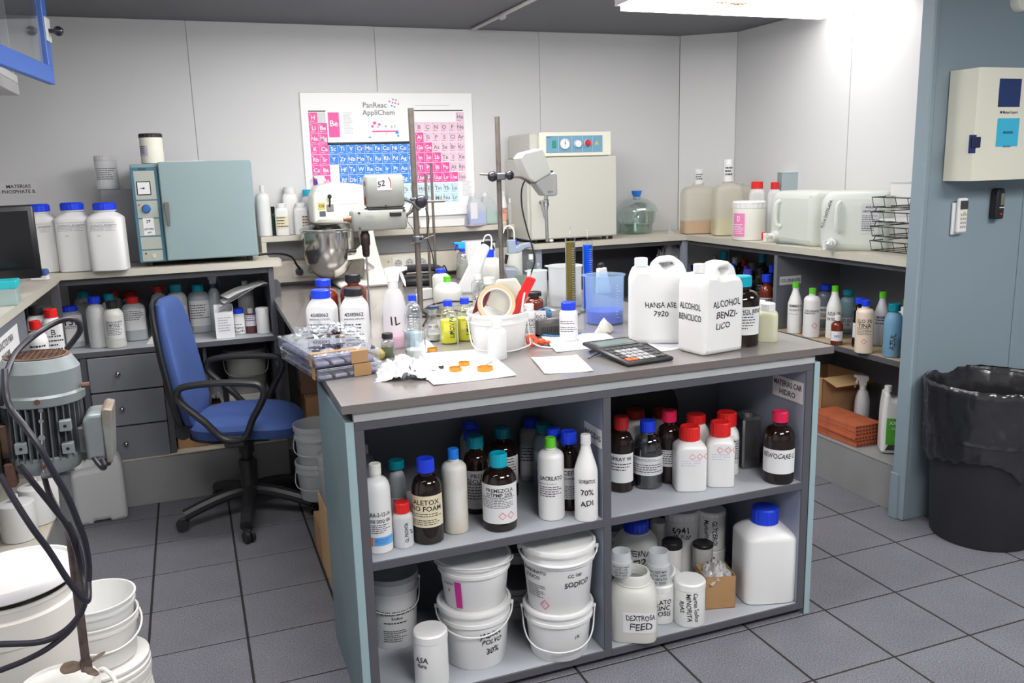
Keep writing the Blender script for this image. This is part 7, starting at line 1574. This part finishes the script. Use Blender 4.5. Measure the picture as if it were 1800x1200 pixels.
# ================================================================ foreground motor stirrer
DM = 1.80; sM = DM/FPX; mc = atd(78, 740, DM); Pm = lambda x, y: zat(mc, x, y)
t = thing('motor_stirrer', 'rusty grey-blue electric motor stirrer hanging in the left foreground', 'industrial stirrer', (mc.x, mc.y, 0), 0); M0 = Vector((mc.x, mc.y, 0))
zM = lambda y: Pm(78, y).z
ALU = mat('worn_blue_grey', (.215, .25, .262), .38, .1, dirt=(.17, .165, .15), scale=9, bump=.08); FIN = mat('motor_fins', (.19, .205, .22), .4, .5, var=.4, scale=25); RUST = mat('rusty_metal', (.15, .08, .055), .7, .3, var=.5, scale=40)
LEAN = Matrix.Translation((0, 0, zM(740))) @ Matrix.Rotation(math.radians(1.5), 4, 'Y') @ Matrix.Rotation(0, 4, 'X') @ Matrix.Translation((0, 0, -zM(740)))
rM = 66*sM; zf0, zf1, zf2, zf3 = zM(697), zM(668), zM(636), zM(618)
MB().lathe([(rM*1.0, zM(702)), (rM*1.04, zM(700)), (rM*1.05, zM(686)), (rM*.99, zM(682)), (rM*.98, zM(644)), (rM*.80, zM(624)), (rM*.74, zM(622)), (rM*.72, zM(623)), (rM*.70, zM(632)), (1e-4, zM(632))], 56, LEAN).build('fan_cowl', ALU, t, smooth=18)
MB().lathe([(rM*.70, zM(631)), (1e-4, zM(631))], 40, LEAN).build('cowl_shade_disc', BLACKM, t)  # black disc added so the gaps of the grille read dark
mb = MB(); zg = zM(621.5); rg = rM*.74
for i in range(-5, 6):
    d = i*rg/5.5; L = math.sqrt(max(0, rg*rg-d*d)); mb.box(-L, L, d-.0012, d+.0012, zg-.003, zg, 0, LEAN); mb.box(d-.0012, d+.0012, -L, L, zg-.0035, zg-.0005, 0, LEAN)
o = mb.build('cowl_grille', RUST, t, smooth=0); o['kind'] = 'stuff'
MB().lathe([(rg*1.05, zg), (rg*.93, zg+.001), (rg*.93, zg-.002)], 48, LEAN).build('grille_rim', RUST, t)
MB().lathe([(rM*.80, zM(700)), (rM*.80, zM(795))], 40, LEAN, True, True).build('stator_core', mat('stator_dark', (.05, .052, .06), .5, .4), t)
mb = MB()
for i in range(34): mb.box(rM*.78, rM*.955, -.0013, .0013, zM(796), zM(698), 0, LEAN @ Matrix.Rotation(2*PI*i/34, 4, 'Z'))
o = mb.build('cooling_fin', FIN, t, smooth=0); o['kind'] = 'stuff'
MB().lathe([(rM*.86, zM(790)), (rM*.92, zM(793)), (rM*.90, zM(808)), (rM*.78, zM(820)), (rM*.55, zM(826)), (rM*.22, zM(828)), (rM*.20, zM(838)), (1e-4, zM(838))], 44, LEAN).build('lower_flange', ALU, t)
for x, y in ((123, 730), (128, 768), (47, 772)):
    p = Pm(x, y)-M0; MB().box(p.x-.011, p.x+.011, -rM*.98, -rM*.75, p.z-.011, p.z+.011, .001).build('mounting_lug', mat('lug_grey', (.24, .26, .27), .5, .2), t, smooth=0)
    MB().cyl((p.x, -rM*.981, p.z), (p.x, -rM*.985, p.z), .0035, seg=10).build('bolt_hole', BLACK, t)
p = Pm(82, 700)-M0; q2 = Pm(86, 818)-M0
MB().tube([(p.x, -rM*.98, p.z), ((p.x+q2.x)/2, -rM*1.0, (p.z+q2.z)/2), (q2.x, -rM*.98, q2.z)], .0022, 8, 3).build('tie_rod', STEEL, t)
for y in (704, 722, 750, 777, 800, 812):
    w_ = Pm(82+(y-700)*.04, y)-M0; MB().cyl((w_.x, -rM*.96, w_.z), (w_.x, -rM*1.04, w_.z), .0065 if y == 750 else .0048, seg=10).build('bolt', STEEL if y != 800 else RUST, t)
for x, y in ((76, 690), (155, 669)): w_ = Pm(x, y)-M0; MB().cyl((w_.x-(0 if x < 100 else .01), -rM*(.99 if x < 100 else .3), w_.z), (w_.x+(0 if x < 100 else .006), -rM*(1.06 if x < 100 else .3), w_.z), .006, seg=8).build('cowl_screw', RUST, t)
# terminal box
p = Pm(176, 755)-M0; v, f = profile(rounded([(-19*sM, -40*sM), (13*sM, -40*sM), (20*sM, 30*sM), (14*sM, 43*sM), (-10*sM, 43*sM), (-20*sM, 32*sM)], .006), [], .085, .008)
tbx = MB().add([(x+p.x, y-.02, z+p.z+.004) for x, y, z in v], f).build('terminal_box', ALU, t)
v, f = profile(rounded([(12*sM, -46*sM), (22*sM, -46*sM), (30*sM, 48*sM), (18*sM, 52*sM), (12*sM, 48*sM)], .003), [], .096, .003); MB().add([(x+p.x, y-.02, z+p.z+.004) for x, y, z in v], f).build('box_cover', mat('cover_rust_edge', (.27, .28, .27), .45, .3, dirt=(.22, .16, .11), scale=18), tbx)
MB().box(rM*.8, p.x-15*sM, -.04, .02, p.z-.03, p.z+.025, .003).build('box_neck', ALU, t)
MB().cyl((p.x+8*sM, -.02, p.z-44*sM), (p.x+6*sM, -.02, p.z-58*sM), .012, .009, seg=12).build('cable_gland', BLACK, t)
# bracket at the left and stand out of view
p = Pm(20, 790)-M0
MB().box(p.x-.030, p.x-.014, -.055, .03, Pm(20, 832).z, Pm(20, 712).z, .003).build('bracket_plate', mat('black_rust', (.03, .028, .03), .5, .4, dirt=(.20, .12, .06), scale=20), t)
MB().box(p.x-.014, p.x+.012, -.04, .02, Pm(20, 800).z, Pm(20, 740).z, .003).build('bracket_block', MATS['black_rust'], t)
MB().box(p.x-.012, p.x+.008, -.05, -.02, Pm(20, 848).z, Pm(20, 806).z, .003).build('bracket_foot', RUST, t)
MB().cyl((p.x-.30, 0, Pm(20, 770).z), (p.x-.02, 0, Pm(20, 770).z), .018, seg=18).build('stand_arm', STEEL, t)
MB().cyl((p.x-.30, 0, .03), (p.x-.30, 0, 1.4), .024, seg=18).build('stand_column', STEEL, t)
MB().box(p.x-.42, p.x-.22, -.2, .12, .002, .03, .004).build('stand_base', mat('stand_blue', (.08, .14, .22), .5), t)
# shaft and propeller
a = Pm(112, 832)-M0; b = Pm(116, 880)-M0; e = atd(152, 1172, 1.93)-M0
MB().cyl(a, b, .013, seg=16).cyl(b, b+(e-b).normalized()*.06, .0135, .011, seg=16).build('coupling', mat('coupling_grey', (.16, .17, .17), .5, .3, var=.3), t)
SHF = mat('shaft_metal', (.17, .125, .115), .42, .6, var=.45, scale=35)
MB().cyl(b, e, .0095, seg=14).build('shaft', SHF, t)
ax = (e-b).normalized(); up = Vector((0, 0, 1)); Q = ax.to_track_quat('Z', 'Y').to_matrix().to_4x4()
MB().cyl(e-ax*.018, e+ax*.006, .0125, seg=16).build('propeller_hub', SHF, t)
BLD = mat('propeller_metal', (.22, .16, .12), .45, .5, var=.5, scale=45)
for i in range(3):
    an = [math.radians(-70+YAW*0), math.radians(50), math.radians(170)][i]
    pts = rounded([(.008, -.008), (.030, -.018), (.050, -.014), (.056, .002), (.046, .014), (.024, .013), (.008, .007)], .006, 3)
    v, f = profile(pts, [], .0035, .001)
    M = Matrix.Translation(e-ax*.004) @ Q @ Matrix.Rotation(an, 4, 'Z') @ Matrix.Rotation(math.radians(62), 4, 'X')
    MB().add([tuple(M @ Vector(q_)) for q_ in v], f).build('propeller_blade', BLD, t)
# cables
def cab(pts, r, label, dep=1.78): return solo(MB().tube([atd(x, y, d_ if len(P_) > 2 else dep) for P_ in pts for x, y, d_ in [P_ if len(P_) > 2 else (*P_, dep)]], r, 10, 8), 'motor_cable', mat('rubber_cable', (.018, .016, .026), .4), label, 'cable', 'thick black cables of the motor stirrer')
cab([(0, 712, 1.66), (6, 690, 1.66), (10, 660, 1.68), (28, 620, 1.74), (60, 590, 1.80), (95, 568, 1.83), (122, 560, 1.84), (138, 566, 1.85), (140, 582, 1.86), (128, 600, 1.88), (118, 612, 1.90)], .0062, 'black cable looping above the motor cowl and behind it')
cab([(8, 650, 1.66), (10, 690, 1.64), (20, 720, 1.64), (45, 752, 1.64), (72, 790, 1.65), (95, 832, 1.67), (118, 872, 1.70), (138, 920, 1.74), (150, 955, 1.78), (156, 1000, 1.80), (152, 1045, 1.80), (140, 1080, 1.79), (112, 1110, 1.78), (70, 1128, 1.76), (0, 1132, 1.74)], .0066, 'black cable crossing the motor and curving down to the left edge')
cab([(34, 818, 1.70), (60, 850, 1.72), (92, 890, 1.76), (118, 925, 1.80), (132, 960, 1.83), (142, 1000, 1.85), (148, 1040, 1.84), (132, 1095, 1.80), (90, 1135, 1.77), (45, 1160, 1.75), (0, 1178, 1.74)], .0060, 'black cable from the bracket foot sweeping to the lower left edge')
cab([(0, 834, 1.64), (20, 870, 1.65), (55, 925, 1.67), (88, 970, 1.70), (120, 1020, 1.73), (150, 1056, 1.76), (156, 1040, 1.79), (150, 985, 1.82), (132, 935, 1.84), (108, 905, 1.86), (88, 870, 1.88), (76, 832, 1.88)], .0062, 'black cable entering at the left edge and tying round the shaft')
cab([(178, 806, 1.77), (184, 818, 1.77), (180, 822, 1.78), (168, 808, 1.79), (162, 796, 1.80)], .0055, 'short cable loop under the terminal box')
# ================================================================ swivel chair
BLU = mat('blue_fabric', (.05, .098, .30), .85, bump=.25, bscale=500, var=.12, scale=6); CH = mat('chair_black', (.02, .02, .023), .45)
t = thing('office_chair', 'blue upholstered swivel office chair with black loop armrests', 'chair', (.150, 3.78, 0), math.radians(-14))
# local +X is the way the chair faces
MB().loft([(.405, .20, .20, 3), (.415, .215, .215, 3.2), (.425, .20, .20, 3)], 40).build('seat_shell', CH, t)
def seatfn(x, y, z, a, i): return (x*1.06, y, z-.03*max(0, x/.24)**2)
MB().loft([(.42, .215, .215, 3), (.432, .215, .222, 3), (.462, .222, .228, 3), (.482, .205, .212, 2.8), (.492, .17, .17, 2.5), (.494, .08, .08, 2)], 44, True, True, Matrix.Translation((.02, 0, 0)), seatfn).build('seat', BLU, t)
def backsec(zz, hw, th): return zz, hw, th
vs = []; seg = 36; BZ = [(.465, .12, .018), (.48, .16, .028), (.53, .185, .036), (.64, .195, .038), (.76, .19, .038), (.86, .18, .036), (.94, .155, .030), (.985, .125, .024), (1.0, .08, .012)]
def bk(off, k=1.0, thk=1.0):
    vs = []
    for z_, hw, th in BZ:
        for i in range(seg):
            a = 2*PI*i/seg; x, y = sup(a, th*thk, hw*k, 3); lean = -.215-(z_-.5)*.13-.012*math.sin((z_-.5)*PI*2)+.10*(y/.2)**2*.35
            vs.append((x+lean+off, y, z_))
    fs = [(k_*seg+i, k_*seg+(i+1) % seg, (k_+1)*seg+(i+1) % seg, (k_+1)*seg+i) for k_ in range(len(BZ)-1) for i in range(seg)]
    return MB().add(vs, fs+[tuple(reversed(range(seg))), tuple(range((len(BZ)-1)*seg, len(BZ)*seg))])
bk(0).build('backrest', BLU, t); bk(-.032, 1.02, .55).build('back_shell', CH, t)
MB().tube([(-.05, 0, .40), (-.18, 0, .40), (-.25, 0, .43), (-.272, 0, .52), (-.290, 0, .62)], .030, 10, 6, flat=1.5).build('back_bracket', CH, t)
MB().cyl((-.235, -.05, .435), (-.235, -.10, .435), .034, seg=20).build('adjust_knob', CH, t)
MB().box(-.12, .12, -.08, .08, .365, .405, .01).build('mechanism', CH, t)
MB().lathe([(.024, .12), (.024, .30), (.032, .30), (.034, .37)], 20).lathe([(.036, .10), (.040, .26), (.034, .27), (.026, .27)], 24).build('gas_column', CH, t)
for s in (-1, 1):
    y = s*.262
    pts = [(-.03, y, .445), (-.10, y, .52), (-.185, y, .605), (-.195, y, .645), (-.165, y, .672), (-.04, y, .680), (.09, y, .672), (.135, y, .655), (.14, y, .61), (.09, y, .52), (.05, y, .445)]
    o = MB().tube(pts, .0145, 10, 5, closed=True, flat=1.3).build('armrest', CH, t)
    MB().box(-.05, .07, y-.012, y+.012, .435, .455, .004).box(-.03, .05, min(y, y-s*.10), max(y, y-s*.10), .405, .425, .004).box(-.03, .05, y-.012, y+.012, .41, .445, .003).build('arm_support', CH, o)
for i in range(5):
    a = math.radians(190+14+72*i); ca, sa = math.cos(a), math.sin(a); Rr = .285
    MB().tube([(.02*ca, .02*sa, .125), (.10*ca, .10*sa, .118), (.20*ca, .20*sa, .095), (Rr*ca, Rr*sa, .068)], .027, 10, 5, flat=1.0).build('base_leg', CH, t)
    cs = MB(); M = Matrix.Translation((Rr*ca, Rr*sa, 0)) @ Matrix.Rotation(a+.6*i, 4, 'Z')
    for s in (-1, 1):
        cs.loft([(0, .025, .025, 2), (.014, .025, .025, 2)], 18, M=M @ Matrix.Translation((.012, s*.012-.007, .026)) @ Matrix.Rotation(PI/2, 4, 'X') @ Matrix.Translation((0, 0, -.014)))
    o = cs.build('caster', CH, t); o['kind'] = 'stuff' if False else 'part'; del o['kind']
    MB().box(-.018, .024, -.010, .010, .036, .058, .004, M).build('caster_hood', CH, o)
MB().lathe([(.045, .10), (.05, .11), (.05, .135), (.035, .15)], 24, bot=True).build('hub', CH, t)
# ================================================================ waste bin with liner
q = atz(1745, 962, 0); rbn = .235; dd = Vector((q.x, q.y, 0)).normalized(); cb = q+dd*rbn*.80; cb.x = atd(1800, 800, (q-CAM).dot(FWD)+.2).x-.0
rimL = 1662; ctr = None
# centre so that the rim's left edge meets the photograph's
zR = .63; c = Vector((2.30, 1.93, 0)); R_ = .235
cn = q+dd*(R_*.82); cn.z = 0
Lw = place(1665, None, 10, 690, zR, Y=cn.y)[0]; cn.x = Lw.x+R_*.97
t = thing('waste_bin', 'large round dark waste bin at the right picture edge', 'bin', cn, 0)
BIN = mat('bin_charcoal', (.022, .022, .028), .5)
MB().lathe([(R_*.78, 0), (R_*.80, .006), (R_*.94, zR*.93), (R_*1.02, zR*.94), (R_*1.03, zR*.975), (R_*1.0, zR), (R_*.95, zR), (R_*.92, zR*.9), (R_*.78, .01), (1e-4, .01)], 64, bot=True).build('body', BIN, t)
LN = mat('black_liner', (.016, .016, .020), .2, spec=.8, bump=.6, bscale=26)
o_ = Vector((3.1, 7.7, 1.3))
def lf(x, y, z, a, i):
    k = noise.noise(Vector((math.cos(a)*2.2, math.sin(a)*2.2, z*5))+o_); k2 = noise.noise(Vector((math.cos(a)*7, math.sin(a)*7, z*11+a*.7))+o_)
    outp = 1.012+.055*abs(k)+.035*abs(k2)
    return x*outp, y*outp, z+(.03*k2+.08*k if z < zR*.66 else .004*k2)
pr_ = [(R_*(.955+.012*(i%2)+.0025*i), zR*(.54+.0195*i)) for i in range(20)]+[(R_*1.0, zR*.93), (R_*1.02, zR*.96), (R_*1.02, zR*1.0), (R_*.99, zR*1.015)]
t2 = thing('bin_liner', 'shiny black liner bag folded over the rim of the waste bin', 'bin bag', cn, 0)
MB().lathe(pr_, 200, fn=lf).build('outer_fold', LN, t2, smooth=60)
def lf2(x, y, z, a, i):
    k = noise.noise(Vector((math.cos(a)*3, math.sin(a)*3, z*6))+o_); k2 = noise.noise(Vector((math.cos(a)*9, math.sin(a)*9, z*9))+o_); s_ = 1-.05*abs(k)-.03*abs(k2); return x*s_, y*s_, z
MB().lathe([(R_*.985, zR*1.013), (R_*.93, zR*.97), (R_*.88, zR*.80), (R_*.84, zR*.5), (R_*.78, zR*.2), (R_*.5, zR*.12), (1e-4, zR*.10)], 120, fn=lf2).build('inner_fold', LN, t2)
# ================================================================ on the partition
YP = 2.555
t = thing('first_aid_cabinet', 'cream wall cabinet with navy and cyan stickers on the partition', 'cabinet', (0, YP, 0))
CRC = mat('cream_cabinet', (.66, .65, .55), .35, coat=.1)
zt2, zb2 = 1.812, 1.400; xa = aty(1668, 200, YP-.01).x; xe = xa+.46; xc = aty(1722, 220, 2.42).x
mb = MB(); prof_ = [(xa, -.004), (xa+.01, -.075), (xc-.012, -.125), (xc, -.13), (xe, -.13), (xe, -.004)]; n_ = len(prof_)
vs = [(x, y, zb2) for x, y in prof_]+[(x, y, zt2) for x, y in prof_]
mb.add(vs, [(i, (i+1) % n_, (i+1) % n_+n_, i+n_) for i in range(n_)]+[tuple(range(n_))[::-1], tuple(range(n_, 2*n_))]); mb.build('body', CRC, t, smooth=25)
def cabrect(px0, px1, py0, py1, m_, nm, y=-.1305):
    a = aty(px0, py0, YP+y); b = aty(px1, py1, YP+y); return MB().box(a.x, b.x, y-.0006, y, b.z, a.z).build(nm, m_, t, smooth=0), a, b
cabrect(1758, 1792, 138, 188, mat('navy_sticker', (.012, .03, .12), .4), 'navy_sticker')
o, a, b = cabrect(1754, 1788, 208, 257, mat('cyan_sticker', (.04, .42, .62), .4), 'cyan_sticker')
write(o, Flat(-.1311, (a.x+b.x)/2), [('900 203 203', 0, (a.z+b.z)/2, .012, {'maxw': .05}), ('24 HORAS', 0, a.z-.115*.9, .006, {'maxw': .06})], mat('navy_ink', (.01, .03, .15), .5))
qq = aty(1773, 197, YP-.13); write(t, Flat(-.1305, qq.x), [('M Mutua Copara', 0, qq.z, .010, {'maxw': .09})], mat('navy_ink', (.01, .03, .15)))
o, a, b = cabrect(1704, 1722, 237, 269, mat('navy_sticker', (.012, .03, .12)), 'latch_recess', -.128)
MB().box(a.x+.012, b.x-.004, -.134, -.129, b.z+.02, a.z-.008, .002).build('latch', mat('navy_dark', (.01, .015, .06), .4), t)
def onpart(px, py): q = aty(px, py, YP); return q.x, q.z
x_, z_ = onpart(1681, 380); t = thing('remote_control', 'white air-conditioner remote in a wall holder under the cabinet', 'remote control', (x_, YP, z_))
MB().box(-.031, .029, -.012, -.001, -.072, .055, .003).build('wall_holder', W, t); MB().box(-.022, .026, -.032, -.013, -.065, .072, .006).build('body', W, t)
MB().box(-.018, .022, -.0335, -.0322, .028, .062, .001).build('display', mat('dark_lcd', (.05, .045, .05), .3), t, smooth=0)
mb = MB(); 
for i in range(3):
    for j in range(4): mb.box(-.013+i*.011, -.006+i*.011, -.034, -.0322, -.045+j*.016, -.036+j*.016, .0006)
o = mb.build('button', mat('button_grey', (.40, .38, .30), .5), t, smooth=0); o['kind'] = 'stuff'
MB().box(.0, .010, -.0345, -.0323, .008, .020, .001).build('main_button', mat('button_yellow', (.65, .50, .08), .5), t, smooth=0)
x_, z_ = onpart(1746, 358); t = thing('thermo_controller', 'slim black handheld controller hanging on the partition', 'controller', (x_, YP, z_))
v, f = profile(rounded([(-.022, -.060), (.022, -.060), (.022, .045), (.014, .062), (-.014, .062), (-.022, .045)], .008), [], .034, .005); MB().add([(x, y-.018, z) for x, y, z in v], f).build('body', BLACK, t)
MB().box(-.002, .016, -.0365, -.0352, -.005, .042, .001).build('display', mat('olive_lcd', (.16, .17, .13), .3), t, smooth=0); MB().cyl((.004, -.0352, -.040), (.004, -.037, -.040), .004, seg=10).build('red_button', RED, t)
mb = MB(); [mb.box(-.006+i*.009, 0.0+i*.009, -.0362, -.0352, -.016, -.012) for i in range(3)]; mb.build('lettering', W, t, smooth=0)
# ================================================================ wall cabinet with open glazed door, upper left
BF = mat('blue_frame', (.04, .13, .50), .4)
t = thing('glazed_wall_cabinet', 'white wall cabinet with open blue-framed glass door at the upper left', 'cabinet', (0, 0, 0))
cc = atz(35, 168, 1.83); X0 = cc.x; Y1 = cc.y
LG = mat('off_white_carcass', (.55, .54, .55), .45)
MB().box(-1.075, X0, 1.4, Y1, 1.83, 1.875, .002).build('bottom_panel', LG, t, smooth=0)
MB().box(-1.075, X0-.01, Y1-.02, Y1, 1.876, 2.245, .002).build('end_panel', LG, t, smooth=0)
MB().box(-1.075, -1.06, 1.4, Y1-.021, 1.876, 2.245).build('back_panel', LG, t, smooth=0)
MB().box(X0-.018, X0, 1.4, Y1-.001, 1.876, 1.905, .001).build('front_rail', W, t, smooth=0)
A = atz(0, 116, 1.83); B = atz(92, 150, 1.83); dv = (B-A).normalized(); Hh = B-dv*.62; ang = math.atan2(dv.y, dv.x); LD = (B-Hh).length
d = MB().box(0, LD, -.011, .011, 1.832, 1.892, .002).box(LD-.055, LD, -.011, .011, 1.892, 2.238, .002).box(0, .055, -.011, .011, 1.892, 2.238, .002).build('door', BF, t, (Hh.x, Hh.y, 0), ang, smooth=0)
MB().box(.055, LD-.055, -.002, .002, 1.892, 2.238).build('glass_pane', GLASS, d, smooth=0)
MB().box(LD-.052, LD+.008, -.016, -.0115, 1.975, 2.055, .001).build('latch_plate', mat('latch_white', (.66, .66, .62), .4), d, smooth=0)
MB().cyl((LD-.018, -.016, 2.012), (LD-.018, -.035, 2.012), .007, seg=12).sphere((LD-.012, -.045, 2.012), .017, 16, 10).build('knob', KNOB, d)
MB().box(LD-.024, LD-.016, .012, .018, 1.99, 2.03, .001).build('hook', STEEL, d, smooth=0)
